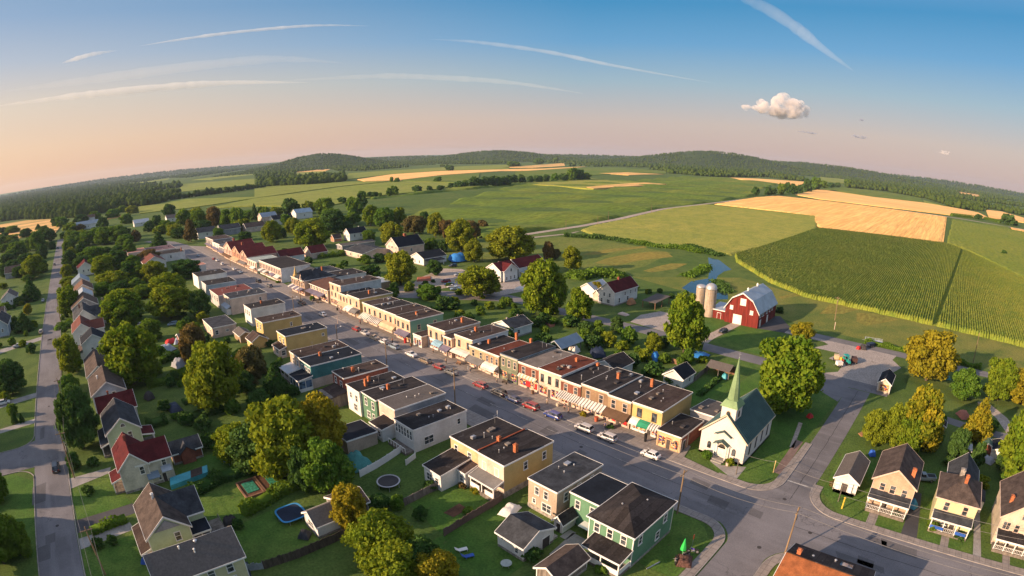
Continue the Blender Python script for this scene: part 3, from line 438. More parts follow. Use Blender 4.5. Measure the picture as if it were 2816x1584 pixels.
for lab,x0,x1,a,c,h,m,rm in [('far long white shop with charcoal roof and orange chimney stack',52,72,372,388,5,white,rDark),('far grey-purple roofed shop near the end of the main street',50,70,395,418,5,greyS,mat('plum_roof',(.12,.07,.08))),('far red roofed shop beside the white far shop',36,50,405,425,5,creamB,rPink)]:
    T=shop(lab,x0,x1,a,c,h,m,rm,front='+x',name='store',cat='shop',group=G2,tm=trimW,side_wins=[('-x',a+4,2,1,1.6),('-x',a+9,2,1,1.6),('-y',(x0+x1)/2,2,1,1.6)]); 
    if 'orange' in lab: chimney(T,70,374,5,2.2)
# ------------------------------------------------------------------ houses on the side street
GS='houses along the side street'
T=house('long pale yellow house with worn grey shingle roof nearest on the side street',-1.6,12.0,66.0,73.6,5.4,8.1,'x',yellowP,rGrey,[('-y',6.6,3.3,.95,1.6),('-y',9.6,3.3,.95,1.6),('-y',2.5,3.2,.95,1.6),('-y',9.6,.9,.9,1.4)],group=GS,lm='long pale yellow house')
vent(T,3.6,69.2,7.9,.35,.12,trimW); vent(T,5.6,68.2,7.2,.5,.12,trimW); vent(T,6.3,69.4,7.9,.3,.2)
T=house('pale lime gabled house with brown shingles, cross wing and back balcony',-.4,6.9,77.6,88.2,5.5,8.5,'y',lime,rShB,[('-y',4.6,3.4,.9,1.5),('-y',5.0,.9,.9,1.6)],group=GS,lm='pale lime house')
gable_wall(T,3.5,10.2,80.8,87.0,5.5,8.3,'x',lime,'wing_wall'); gable_roof(T,3.3,10.2,80.8,87.0,5.5,8.3,'x',rSlate,tm=trimW,name='wing_roof',goh=.25); bar_window(T,'+x',10.2,83.9,3.2)
b=MB(); b.fpoly('-y',77.58,0,.1,[(1.0,6.0),(5.5,6.0),(3.25,7.7)]); b.build('gable_panel',greyS,T); chimney(T,2.9,83.8,8.4,.7,trimW,.2)
porch(T,7.0,10.2,78.0,80.7,3.6,3.1,'-y',rNavy,trimW,[(7.1,78.1),(8.6,78.1),(10.1,78.1)],floor=1.4)
b=MB(); b.box(10.3,13.0,80.2,83.6,0,.9); [b.box(x,x+.1,y,y+.1,.9,1.8) for x,y in ((10.3,80.2),(12.9,80.2),(12.9,83.5))]; b.box(10.3,13,80.2,80.28,1.7,1.8); b.box(12.92,13,80.2,83.6,1.7,1.8); b.build('rear_deck',woodg,T)
porch(T,-2.3,-.5,78.2,86.4,3.0,2.4,'-x',rBrown,trimW,[(-2.2,78.3),(-2.2,82.3),(-2.2,86.3)],rail=False)
T=house('cream clapboard house with maroon shingle roof and lean-to at the side',-1.4,4.6,102.2,112.0,5.4,8.2,'y',mat('cream_clapboard',(.6,.55,.44),**W_),rMar,[('-y',3.2,3.3,.85,1.5)],group=GS,lm='cream maroon-roofed house')
gable_wall(T,4.0,9.6,102.6,109.6,5.4,7.9,'x',MATS['cream_clapboard'],'wing_wall'); gable_roof(T,2.2,9.6,102.6,109.6,5.4,7.9,'x',rMar,tm=trimW,name='wing_roof',goh=.3); bar_window(T,'-y',102.6,8.0,3.6,.8,1.3); bar_window(T,'-y',102.6,6.4,.8,.5,.9); door(T,'-y',102.6,7.4,.8,1.9)
awning(T,'-y',102.5,3.8,6.4,3.0,2.3,1.6,[rBlue],9,.1); awning(T,'-y',102.5,7.0,9.2,3.6,3.0,1.5,[rMetal],9,.1); chimney(T,1.6,108.2,8.2,1.0,brick,.3)
porch(T,-3.6,-1.5,103.0,107.4,3.2,2.6,'-x',rMar,trimW,[(-3.5,103.1),(-3.5,105.2),(-3.5,107.3)],rail=True)
T=house('pale green gabled house with slate roof, front lean-to and small maroon back porch',-2.0,6.0,119.2,131.4,5.5,8.5,'y',lime,rSlate,[('-y',3.4,3.5,.85,1.4),('-y',.2,2.9,.8,1.1),('-y',4.2,.9,.8,1.2)],group=GS,lm='pale green gabled house')
arch_window(T,'-y',119.2,2.2,6.4,1.0,.7,trimW); porch(T,-4.0,-2.1,119.8,129.0,3.2,2.6,'-x',rSlate,trimW,[(-3.9,120),(-3.9,123),(-3.9,126),(-3.9,128.8)]); porch(T,6.1,8.9,119.4,123.8,3.4,2.9,'+x',rMar,trimW,[(8.8,119.5),(8.8,121.6),(8.8,123.7)])
T=house('house with broad maroon roof squeezed behind the pale green gabled house',-2.6,7.0,132.2,139.6,5.3,8.0,'x',creamB,rMar,[],group=GS,lm='broad maroon-roofed house'); chimney(T,.8,136,8,.8,brick,.25)
T=house('pale blue gabled house with dark plum-brown roof and white eaves',-3.5,5.8,145.0,158.8,5.4,8.2,'y',bluep,rShB,[('-y',2.6,3.7,.95,1.5),('-y',-1.6,2.6,.7,1.0)],group=GS,lm='pale blue gabled house'); vent(T,-1,152,7.5,.5,.2,trimW)
T=house('small bungalow with worn brown roof and skylight next to the pale blue house',-4.0,3.6,163.5,181.2,4.4,7.0,'y',greyS,rShB,[],group=GS,lm='brown-roofed bungalow'); porch(T,3.7,7,166,175,3.4,2.8,'+x',rGrey,trimW,[(6.9,166.1),(6.9,174.9)],rail=False)
T=house('white gabled house with black roof and two small gable windows',-4.2,4.8,195.0,204.5,5.5,8.2,'y',whiteS,rNavy,[('-y',-.6,2.6,.8,1.2),('-y',1.4,2.7,.8,1.3)],group=GS,lm='navy-roofed gabled house'); shed_roof(T,-6.5,-4.3,195.5,203,2.6,3.6,'x',rShB,'porch_roof'); b=MB(); b.box(-6.4,-4.3,195.6,202.9,0,2.5); b.build('porch_wall',whiteS,T)
T=house('white house with weathered red roof and dark side wing',-7.2,.6,214.2,228,5.2,8.0,'y',whiteS,mat('weathered_red_roof',(.12,.035,.025)),[('-y',-4.2,2.8,.7,1.0),('-y',-2.4,2.5,.7,1.0)],group=GS,lm='weathered red-roofed house')
gable_wall(T,-1.0,5.5,216.2,223.5,4.8,7.2,'x',whiteS,'wing_wall'); gable_roof(T,-3.0,5.5,216.2,223.5,4.8,7.2,'x',MATS['weathered_red_roof'],tm=trimW,name='wing_roof')
T=house('rambling white house under slate roofs with a pale gable end',-6.2,3.0,234.0,250,5.0,8.6,'y',white,rSlate,[('-y',-1.6,2.4,.8,1.2)],group=GS,lm='rambling slate-roofed house'); gable_wall(T,0,10.5,239,247,4.6,7.6,'x',white,'wing_wall'); gable_roof(T,-2,10.5,239,247,4.6,7.6,'x',rSlate,tm=trimW,name='wing_roof'); chimney(T,-3.2,244,7.6,1.2,brick)
T=house('grey roofed house with dormer gable before the orange-brown roofs',-6.8,5.5,256,270,5.2,9.0,'y',greyS,mat('umber_roof',(.085,.055,.038)),[('-y',0,5.6,.8,1.2)],group=GS,lm='dormer-gabled house'); chimney(T,8,262,3,3.2,orange,.4)
for lab,x0,x1,a,c,e,r,ax,wm,rm in [('pale roofed house with white end wall among dark trees by the side street',-5,4,281,292,4.8,7.4,'y',whiteS,rMetal),('rust-brown roofed house among dark trees by the side street',-5,5,296,312,5,8,'y',creamB,mat('cinnamon_roof',(.12,.06,.037))),('white house with blue-grey roof far along the side street',-6,4,320,334,5,8,'y',white,rBlue),('far maroon roofed house with arched white gable in the trees',-2,9,372,392,5,8.6,'y',white,rMar),('far house with dark maroon roof deep in the trees',22,34,392,406,5,8,'x',creamB,rMar),('far white house with long dull red roof near the shops',40,54,345,364,5,8.5,'y',white,mat('dull_red_roof',(.13,.04,.028)))]:
    house(lab,x0,x1,a,c,e,r,ax,wm,rm,[('-y',(x0+x1)/2-1.6,2.7,.8,1.2),('-y',(x0+x1)/2+1.6,2.7,.8,1.2)],group='houses in the far trees',cb=False,lm=lab.split(' among')[0].split(' in the')[0].split(' along')[0].split(' deep')[0].split(' near the')[0])
for lab,cx,cy,w,d,e,r,ax,wm,rm in [('white gabled house with pale roof across the side street by the conifer',-44,325,9,12,4.5,7.5,'y',whiteS,rGrey),('blue-grey house with steep roof at the very edge beside the side street',-42,262,8,16,5,8,'y',bluep,rSlate),('brown roofed house behind the blue-grey edge house',-47,285,9,12,4,7,'x',creamB,rShB),('dark roofed house in the trees at the far edge',-52,430,12,14,4,7.5,'x',greyS,rShB)]:
    house(lab,cx-w/2,cx+w/2,cy-d/2,cy+d/2,e,r,ax,wm,rm,[('-y',cx-1.3,2.2,.8,1.2),('-y',cx+1.3,2.2,.8,1.2)],group='houses across the side street',lm={'white':'pale-roofed house across the side street','brown':None,'dark ':'dark-roofed edge house','blue-':None}[lab[:5]])
landmark('blue-grey edge house',-42,262)
# ------------------------------------------------------------------ houses at the junction side
GR='front-porch houses beyond the junction'
def picket_porch(T,x0,x1,y0,y1,zt,zl,rm,n=3): porch(T,x0,x1,y0,y1,zt,zl,'-x',rm,trimW,[(x0+.12,y0+.12+(y1-y0-.24)*i/n) for i in range(n+1)],floor=.6)
T=house('peach front-gabled house with brown roof and white balustrade porch',95.2,106.2,-4.4,3.9,6.0,8.7,'x',mat('peach_siding',(.5,.36,.25),**W_),rShB,[('-x',1.9,3.95,.95,1.35),('-x',-.2,3.8,1.0,1.5),('-x',-2.6,3.7,.95,1.4)],group=GR,lm='peach front-gabled house',tm=creamB)
picket_porch(T,93.0,95.1,-4.2,3.8,3.6,2.95,rSlate); chimney(T,98,-3.2,6.9,1.3,chim,.4); vent(T,98,1.4,7.2,.35,.15,trimW); door(T,'-x',95.2,.4,1.0,2.1,z=.6)
T=thing('house','cream house with hipped brown roof, orange chimney and draped porch','house',(100,-13,0),GR)
b=MB(); b.box(94.6,103.6,-17.2,-9.0,-.05,6.2); b.build('wall',yellowP,T); hip_roof(T,94.6,103.6,-17.2,-9.0,6.2,8.9,rShB,tm=creamB,axis='x',oh=.4)
gable_wall(T,103.4,110.2,-16.8,-10.6,5.6,8.2,'x',yellowP,'rear_wall'); gable_roof(T,100.2,110.2,-16.8,-10.6,5.6,8.3,'x',rSlate,tm=trimW,name='rear_roof')
for u in (-11.2,-15.0): bar_window(T,'-x',94.6,u,3.9,.95,1.6,fm=creamB)
picket_porch(T,92.6,94.5,-17.0,-9.2,3.5,2.9,rSlate); chimney(T,98,-13.6,8.4,1.3); chimney(T,100.2,-12.6,8.6,1.0,stone,.45); bar_window(T,'-x',94.6,-12,1.0,1.2,1.5); door(T,'-x',94.6,-13.6,1.0,2.1,z=.6)
b=MB(); b.box(103.8,108,-19.6,-17.3,-.05,2.4); b.build('side_room_wall',trimW,T); shed_roof(T,103.8,108,-19.6,-17.3,2.5,3.2,'y',rSlate,'side_room_roof'); landmark('hipped cream house',100,-13)
for u,w in ((-12.0,2.7),(-16.6,2.2)): b=MB(); b.box(92.55,92.62,u,u+w,.9,1.5); b.build('porch_banner',bluepaint,T)
T=house('pale cream gabled house at the frame edge with brown roof and full-width porch',94.4,107.0,-31.0,-22.3,6.0,9.4,'x',mat('pale_cream_siding',(.56,.48,.37),**W_),rShB,[('-x',-23.8,3.6,1.4,1.4),('-x',-26,3.5,.9,1.4),('-x',-28.4,3.5,1.0,1.4),('-x',-26.6,6.2,.8,1.2)],group=GR,lm='edge cream house',tm=creamB)
picket_porch(T,92.0,94.3,-30.8,-22.5,3.3,2.7,rDark,4); door(T,'-x',94.4,-25.4,1,2.1,z=.6); chimney(T,98,-23.6,7,1.2)
house('next pale house down the street beyond the edge cream house',94.6,106,-43,-35,6,9,'x',white,rShB,[('-x',-37,3.6),('-x',-41,3.6)],group=GR)
T=house('tiny white cottage with grey gable roof and dark double door on the corner lawn',96.9,106.6,6.7,11.4,2.8,4.2,'x',whiteS,rGrey,[],cat='cottage',name='cottage',lm='tiny corner cottage'); door(T,'-x',96.9,9.2,1.3,1.9,door_)
for u in (7.4,10.2): b=MB(); b.fb('-x',96.9,0,.07,u,u+.9,.2,2.0); b.build('door_panel',trimW,T); b=MB(); b.box(96.0,96.82,6.9,11.2,0,.25); b.build('step',woodb,T)
T=house('sunlit orange roofed near building cut by the frame with shaded far slope',60.2,70.6,-1.8,11.0,4.4,6.5,'y',creamB,rOr,[],name='building',cat='building',lm='orange-roofed building',cb=False,apex=.5)
b=MB(); b.hexa([(65.42,-2.1,6.68),(71.1,-2.1,4.36),(71.1,11.3,4.36),(65.42,11.3,6.68)],[(65.42,-2.1,6.8),(71.1,-2.1,4.49),(71.1,11.3,4.49),(65.42,11.3,6.8)]); b.build('shaded_roof_slope',rBrown,T); chimney(T,66.2,9.6,6.5,.7)  # far slope of the same roof covered dark, shade put into its colour
for x,y in ((67.6,7.6),(68.4,4.2),(66.9,6)): vent(T,x,y,5.7,.35,.14)
for x,y in ((62.6,5),(63.4,1)): vent(T,x,y,5.5,.35,.13,trimW)
b=MB(); b.hexa([(67.8,1.4,5.86),(69.6,1.4,5.12),(69.6,3.4,5.12),(67.8,3.4,5.86)],[(67.8,1.4,5.95),(69.6,1.4,5.21),(69.6,3.4,5.21),(67.8,3.4,5.95)]); b.build('skylight',paneB,T)
# ------------------------------------------------------------------ church
T=thing('church','white clapboard church with green metal roof and tall pale green steeple','church',(102,35.3,0)); gy=35.3
gable_wall(T,94.4,110,30.3,40.3,5.4,10.0,'x',mat('church_white_boards',(.62,.58,.54),nv=.1,siding=.25)); gable_roof(T,94.4,110,30.3,40.3,5.4,10.0,'x',rGreen,tm=trimC,oh=.45)
b=MB(); [b.hexa([(x,30.0,5.29),(x+.06,30.0,5.29),(x+.06,gy,10.19),(x,gy,10.19)],[(x,29.95,5.36),(x+.06,29.95,5.36),(x+.06,gy,10.27),(x,gy,10.27)]) for x in [94.6+.62*i for i in range(25)]]; b.build('roof_seam',rGreen,T)
for u in (97.2,100.6,104.0,107.4): arch_window(T,'-y',30.3,u,1.5,.62,2.9,greyS,trimD)
for u in (32.6,38.2): arch_window(T,'-x',94.4,u,1.7,.6,1.3,trimD)
b=MB(); b.box(94.9,98.1,33.7,36.9,6.2,11.4); b.build('tower',MATS['church_white_boards'],T); b=MB(); b.box(94.75,98.25,33.55,37.05,8.15,8.3); b.build('tower_ledge',rGreen,T)
arch_window(T,'-x',94.9,gy,9.2,.9,1.35,trimC,trimD,'belfry_louvre'); arch_window(T,'-y',33.7,96.5,9.2,.8,1.35,trimC,trimD,'belfry_louvre')
b=MB(); cx,cy=96.5,gy; sp=mat('pale_green_spire',(.2,.3,.15),nv=.2)
rg=lambda r,z,n,ph: [(cx+r*math.cos(ph+6.28319*i/n),cy+r*math.sin(ph+6.28319*i/n),z) for i in range(n)]
b.hexa(rg(2.75,11.4,4,math.pi/4),rg(2.7,11.5,4,math.pi/4)); b.hexa(rg(2.7,11.5,4,math.pi/4),rg(1.75,12.7,4,math.pi/4)); b.hexa(rg(1.25,12.2,8,.39),rg(1.02,14.2,8,.39)); b.hexa(rg(1.02,14.2,8,.39),rg(.05,21.3,8,.39)); b.build('spire',sp,T)
b=MB(); b.tube((cx,cy,21.2),(cx,cy,22.4),.03); b.tube((cx,cy-.3,22.0),(cx,cy+.3,22.0),.03); b.lathe(cx,cy,[(.02,21.2),(.14,21.3),(.02,21.45)],8); b.build('finial_cross',metalG,T)
b=MB(); b.box(92.9,94.38,33.9,36.7,0,.45); b.box(92.3,92.9,34.1,36.5,0,.25); b.build('front_step',concrete,T)
f=MB(); f.fb('-x',94.4,0,.12,34.1,36.5,.45,3.2); d=f.build('door',trimW,T); p=MB(); p.fb('-x',94.4,.12,.16,34.35,35.25,.5,2.6); p.fb('-x',94.4,.12,.16,35.35,36.25,.5,2.6); p.build('door_leaf',doorW,d); arch_window(T,'-x',94.3,gy,2.75,1.6,.7,trimC,trimD,'fanlight')
def gcanopy(z,w,out,nm):
    b=MB()
    for s in (-1,1): b.hexa([(94.4-out,gy,z+w*.55),(94.4-out,gy+s*w,z),(94.38,gy+s*w,z),(94.38,gy,z+w*.55)],[(94.4-out,gy,z+w*.55+.14),(94.4-out,gy+s*w,z+.14),(94.38,gy+s*w,z+.14),(94.38,gy,z+w*.55+.14)])
    b.build(nm,rGreen,T)
gcanopy(3.5,1.7,1.2,'door_canopy'); gcanopy(5.4,1.9,.7,'gable_hood')
for u in (34.0,36.6): b=MB(); b.box(93.35,93.5,u-.08,u+.08,.45,3.55); b.build('canopy_post',trimW,T)
b=MB(); b.box(94.34,110.06,30.24,40.36,-.05,.5); b.build('footing',stone,T); landmark('white church',102,35.3)
# ------------------------------------------------------------------ farm
T=thing('barn','bright red gambrel barn with pale metal roof and white doors','barn',(194,68.6,0)); y0,y1,x0,x1=62.2,75.4,184.6,204.8; ym=(y0+y1)/2
gp=[(y0,0),(y0,5.6),(y0+2.6,9.4),(ym,11.6),(y1-2.6,9.4),(y1,5.6),(y1,0)]
b=MB(); b.hexa([(x0,u,z) for u,z in gp],[(x1,u,z) for u,z in gp]); b.build('wall',barnred,T)
rp=[(y0-.5,5.0),(y0+2.5,9.5),(ym,11.75),(y1-2.5,9.5),(y1+.5,5.0)]
b=MB()
for p,r in zip(rp,rp[1:]): b.hexa([(x0-.5,p[0],p[1]),(x0-.5,r[0],r[1]),(x1+.5,r[0],r[1]),(x1+.5,p[0],p[1])],[(x0-.5,p[0],p[1]+.2),(x0-.5,r[0],r[1]+.2),(x1+.5,r[0],r[1]+.2),(x1+.5,p[0],p[1]+.2)])
b.build('roof',rMetal,T)
b=MB()
for p,r in zip(rp,rp[1:]): b.hexa([(x0-.5,p[0],p[1]-.2),(x0-.5,r[0],r[1]-.2),(x0-.58,r[0],r[1]-.2),(x0-.58,p[0],p[1]-.2)],[(x0-.5,p[0],p[1]+.23),(x0-.5,r[0],r[1]+.23),(x0-.58,r[0],r[1]+.23),(x0-.58,p[0],p[1]+.23)])
b.build('roof_edge',trimW,T)
f=MB(); f.fb('-x',x0,0,.1,66.2,72.4,0,3.9); d=f.build('barn_door',barnred,T); p=MB(); p.fb('-x',x0,.1,.16,68.6,72.0,.1,3.6); p.build('door_leaf',doorW,d)
bar_window(T,'-x',x0,68.6,7.4,2.0,2.2,pm=doorW,name='loft_door'); bar_window(T,'-x',x0,73.0,5.2,1.0,1.3,pm=doorW); bar_window(T,'-x',x0,65.0,4.6,1.0,1.3,pm=doorW)
for u,w in ((186.4,.9),(189.4,2.2),(193.8,1.6),(197,.9),(200,1.0)): bar_window(T,'-y',y0,u,3.7,w,1.2,pm=paneB)
door(T,'-y',y0,195,1.3,2.6,doorW); door(T,'-y',y0,187.2,1.2,2.5,doorW)
for x in (189,199): b=MB(); b.lathe(x,ym,[(.35,11.7),(.35,12.5),(.5,12.55),(.05,13.1)],10); b.build('roof_vent',trimW,T)
landmark('red barn',194,68.6)
T=thing('barn_annexe','low red lean-to annexe with grey roof between the barn and silos','shed',(189,78,0)); b=MB(); b.box(186.2,194,75.7,81.6,-.05,3.2); b.build('wall',barnred,T); shed_roof(T,186.2,194,75.7,81.6,3.3,4.2,'x',rMetal,tm=trimW); door(T,'-x',186.2,78.4,1.4,2.2,barnred)
silo=mat('silo_concrete',(.4,.32,.24),nv=.35,ns=.5,stretch=(2,2,.25)); dome=mat('silo_dome_metal',(.5,.48,.47),rough=.4,metal=.5)
for lab,cx,cy,r,h,dm in (('taller concrete silo with shiny domed cap beside the red barn',187.2,82.9,2.2,10.6,2.0),('shorter open-topped looking concrete silo with flat cone cap',192.6,89.5,2.0,9.2,.9)):
    T=thing('silo',lab,'silo',(cx,cy,0),'farm silos'); b=MB(); b.lathe(cx,cy,[(r,-.1),(r,h)],24); b.build('silo_wall',silo,T,smooth=False); b=MB(); b.lathe(cx,cy,[(r+.06,h-.3)]+[((r+.06)*math.cos(a),h+dm*math.sin(a)) for a in (0,.35,.7,1.05,1.4,1.55)],24); b.build('dome',dome,T,smooth=True)
    b=MB(); [b.lathe(cx,cy,[(r+.05,z),(r+.05,z+.08)],24) for z in [1+1.2*i for i in range(int(h-1))]]; b.build('hoop',metalG,T)
landmark('farm silos',189,86)
T=house('white farmhouse with maroon roof and brick chimney above the back lane',172.5,189,116.8,124.4,5.6,8.8,'x',whiteS,rMar,[('-x',119,3.4,.8,1.4),('-x',121.6,3.4,.8,1.4),('-x',119.6,.9,1.3,1.4),('-x',122.8,.9,.8,1.4),('-y',180,3.2,.7,1.3),('-y',184,3.2,.7,1.4),('-y',187.4,3.2,.7,1.4),('-y',176,.9,.9,1.8),('-y',182,.9,1.2,1.5)],lm='maroon-roofed farmhouse'); chimney(T,180.5,120.6,8.6,1.0,brick,.4)
T=house('white cottage with blue-grey metal roof behind the maroon-roofed farmhouse',176,186,128.5,137,3.4,6,'x',white,rMetal,[],cat='cottage',name='cottage'); house('low dark roofed outbuilding joined to the white metal-roofed cottage',174,180,125.0,128.2,3.0,4.6,'x',creamB,rDark,[],cat='shed',name='outbuilding')
T=house('white gabled house with maroon roof and arched gable window, nearer of the twin houses',169.4,180,176.6,186.6,5.2,8.2,'x',whiteS,rMar,[('-x',183.8,2.8,1.0,1.6),('-x',180,2.8,1.0,1.6),('-x',181.4,.9,1.8,1.5)],lm='twin white houses'); 
gable_wall(T,170.5,179,175.4,180,5.2,8.0,'y',whiteS,'wing_wall'); gable_roof(T,170.5,179,175.4,183,5.2,8.0,'y',rMar,tm=trimW,name='wing_roof'); arch_window(T,'-y',175.4,174.8,4.6,.8,1.4,trimW)
for u in (172,174.6,177): bar_window(T,'-y',175.4,u,1.0,.75,1.4)
T=house('white barn-like house with long maroon roof, farther of the twin houses',181.5,200,176.8,187,5.0,8.2,'x',whiteS,rMar,[('-y',187,2.6,.6,1.3),('-y',191,2.6,.6,1.2),('-y',196,2.6,.6,1.2)]); porch(T,182,190,174.2,176.7,3.2,2.6,'-y',rMetal,trimW,[(182.1,174.3),(186,174.3),(189.9,174.3)])
T=house('tall pink gabled house with blue-black roof and big brick chimney',171,189,262,275,6.0,10.8,'x',pink,rNavy,[('-x',264.5,4.6,.8,1.4),('-x',268.5,4.6,1.6,1.4),('-x',272,4.6,.8,1.4),('-x',265,1.4,.9,1.8),('-x',271,1.4,.9,1.8),('-x',268.5,8.0,.8,1.2),('-y',180,2.6,1.2,1.6)],lm='tall pink gabled house'); chimney(T,180,268.5,10.4,1.6,brick,.7)
T=house('low house with navy hipped roof and open carport near the red truck yard',167,182,232,244,3.8,6.4,'x',white,rNavy,[('-x',236,1,1,1.5),('-x',240,1,1,1.5)],lm='navy-roofed low house'); [(lambda b:(b.box(x,x+.2,228,228.2,0,2.6),b.build('carport_post',trimW,T)))(MB()) for x in (168,172.5,177)]; shed_roof(T,167,178,228,231.9,2.7,3.3,'y',rNavy,'carport_roof')
T=house('white house with black roof and gabled end beyond the village green',181,195,338.5,347,5.4,8.6,'x',white,rNavy,[('-x',341,2.8,.9,1.5),('-x',344.5,2.8,.9,1.5),('-y',185,2.8,.9,1.5),('-y',190,2.8,.9,1.5)],lm='black-roofed white house'); chimney(T,191,343,8.2,.8,trimW,.25)
house('little terracotta gabled shed by the black-roofed white house',172,178,345,350,2.6,5,'x',mat('terracotta_wall',(.45,.2,.12)),rShB,[],cat='shed',name='garden_shed')
T=house('wide single-storey house with grey purple roof and round-topped porch',153,173,272,293,3.2,5.4,'y',creamB,rSlate,[('-x',277,1,1.2,1.4),('-x',286,1,1.2,1.4)],lm='grey-roofed bungalow',cb=False)
house('grey trailer home with blue end window behind the bungalow',160,184,310,318,2.8,3.6,'x',greyS,rGrey,[('-x',314,1,1.8,1.4)],name='trailer_home',cat='trailer home')
for lab,x0,x1,a,c,h,wm,rm in [('low flat roofed white workshop behind the hip-roofed brown shop',112,128,225,238,4.0,white,rDark),('beige hut with pale curved roof behind the tallest cream block',116,128,203,214,3.6,tan,rMetal),('flat roofed grey store with white walls behind the gabled ornate block',111,123,240,254,3.8,white,rSlate)]:
    shop(lab,x0,x1,a,c,h,wm,rm,front='+x',name='workshop',cat='workshop',group=None,tm=trimW,side_wins=[('-x',a+3,1.2,1,1.2)])
# outbuildings behind the shops
T=house('grey-blue hipped bungalow in the gardens behind the tall cream shop',118,127,118.0,126.6,3.4,5.2,'x',white,rSlate,[('-y',121,1.2,1,1.2)],lm='grey garden bungalow'); [chimney(T,x,122.3,5,.6,stone,.25) for x in (120,125)]
T=thing('open_shed','open shed with blue sheet metal gable roof behind the grey-green shop','shed',(120,98.4,0)); gable_roof(T,115.6,125.4,95.8,100.6,3.3,4.9,'x',rBlue,tm=rMetal,goh=.2); landmark('blue-roofed open shed',120,98.4)
for x in (116,120.5,125): 
    for y in (96.0,100.4): b=MB(); b.box(x-.1,x+.1,y-.1,y+.1,0,3.2); b.build('post',woodg,T)
b=MB(); b.box(116,125,100.2,100.35,0,2.9); b.build('back_wall',woodg,T)
T=house('dark roofed garage with pale arched front behind the rust-roofed cream shop',113.2,121.4,75,82,3.0,4.8,'x',white,rDark,[],cat='garage',name='garage',lm='dark-roofed garage')
T=house('small white shed with black gable roof at the end of the long lawn',119.6,126,58.3,63.9,3.1,5.0,'x',whiteS,rNavy,[('-y',123.6,1.2,.7,1.0)],cat='shed',name='garden_shed',lm='white lawn shed')
T=thing('open_shed','rickety open lean-to shed full of clutter beyond the lawn hedge','shed',(136,54.6,0)); gable_roof(T,133.6,138.6,51.2,58.2,2.5,3.5,'y',rGrey,tm=None,goh=.1)
for x,y in ((133.8,51.4),(133.8,58),(138.4,51.4),(138.4,58),(133.8,54.6)): b=MB(); b.box(x-.08,x+.08,y-.08,y+.08,0,2.4); b.build('post',woodg,T)
b=MB(); b.box(138.3,138.4,51.4,58,0,2.3); b.build('back_wall',woodb,T)
T=thing('open_shed','open timber pergola shed with grey roof beside the gravel turning area','shed',(185,105.5,0)); shed_roof(T,179.6,191,102.4,108.4,2.6,3.2,'x',rGrey)
for x in (179.8,185,190.8):
    for y in (102.6,108.2): b=MB(); b.box(x-.12,x+.12,y-.12,y+.12,0,2.8); b.build('post',woodb,T)
T=shop('weathered grey lean-to with white hatch between the brick corner shop and church',102.5,112,39.8,47.2,4.4,greyS,rGrey,drop=1.0,front='+x',name='lean_to_shed',cat='shed',group=None,tm=greyS,side_wins=[('-y',104.5,1.2,1.6,1.6)],lm=None)
T=house('cream roadside stand with navy gable roof and open lit front by the yard',152.6,161,8.7,12.4,3.0,4.3,'x',creamB,rNavy,[],cat='stand',name='roadside_stand',lm='roadside stand',oh=.3); bar_window(T,'-x',152.6,10.5,.9,2.4,1.6,pm=MATS['shop_display_glass'],fm=yellow,name='serving_hatch')
# outbuildings of the near gardens
T=house('small white garage with slate gable roof in the near garden by the beige house',46.6,53.2,44.2,49.6,3.0,4.5,'y',whiteS,rSlate,[('-x',45.6,1.0,.6,.9),('-x',48.7,2.0,.5,.5)],cat='garage',name='garage',lm='white garage',apex=.45); b=MB(); b.box(53.25,54.6,44.4,49.2,0,.4); b.build('side_step',concrete,T); door(T,'-y',44.2,51.5,1.6,2.0,trimD)
T=house('low brown shingled shed cut by the bottom frame edge',45.2,51.6,36.2,40.2,2.4,3.6,'x',woodg,rShB,[],cat='shed',name='garden_shed')
T=house('small brown brick summerhouse with grey crossed gable roof',10.6,17.2,107.9,112.6,2.7,4.2,'x',brick,rSlate,[],cat='shed',name='summerhouse',lm='brick summerhouse'); gable_roof(T,12.4,15.4,106.6,110.2,2.7,3.9,'y',rSlate,name='cross_roof',goh=.1); gable_wall(T,12.4,15.4,106.9,109,2.6,3.8,'y',brick,'cross_wall',foot=False)
T=house('little white cottage shed with brown shingles by the long board fence',25.8,30.8,69.4,74.0,2.7,4.2,'x',whiteS,rGrey,[('-x',71.7,1.0,1.7,1.3)],cat='shed',name='garden_shed',lm='white shed by the fence')
T=house('brown wing behind the little white cottage shed',31.0,36,70.2,75.5,2.8,4.0,'x',woodg,rShB,[],cat='shed',name='garden_shed',foot=False)
T=shop('long low shed with navy roof and beige wall behind the white sided building',43.4,50.6,90.0,96.6,3.1,beige,rNavy,drop=.2,front='+x',name='garden_shed',cat='shed',group=None,tm=trimW,side_wins=[],lm='navy-roofed long shed')
T=shop('cream outbuilding with curved grey roof behind the steel-roofed cream block',42.5,51.5,187,201,3.6,creamB,rSlate,drop=.1,front='+x',name='outbuilding',cat='shed',group=None,tm=trimW,side_wins=[('-y',44,1.2,1,1.4),('-y',48,1.6,1,.6),('-x',190,1.2,1,1.2)],lm='cream outbuilding')
T=house('tan shed with grey roof next to the cream outbuilding',49,53,175.2,182,2.6,3.6,'y',tan,rGrey,[],cat='shed',name='garden_shed',foot=False); T=house('yellow shed with brown gable roof against the amber house',50.2,55.6,165.8,171.4,2.8,4.4,'y',yellow,rBrown,[],cat='shed',name='garden_shed',foot=False)
for lab,cx,cy,w,d,wm,rm in [('weather-beaten brick shed by the bright tree in the middle gardens',33,188,6,7,brick,rGrey),('grey tent-roofed shed among the middle gardens',36,160,8,6,greyS,rSlate),('pale dome-roofed shed in the middle gardens',33,146,6,5,white,rMetal)]:
    house(lab,cx-w/2,cx+w/2,cy-d/2,cy+d/2,2.6,4,'x',wm,rm,[],cat='shed',name='garden_shed',foot=False)
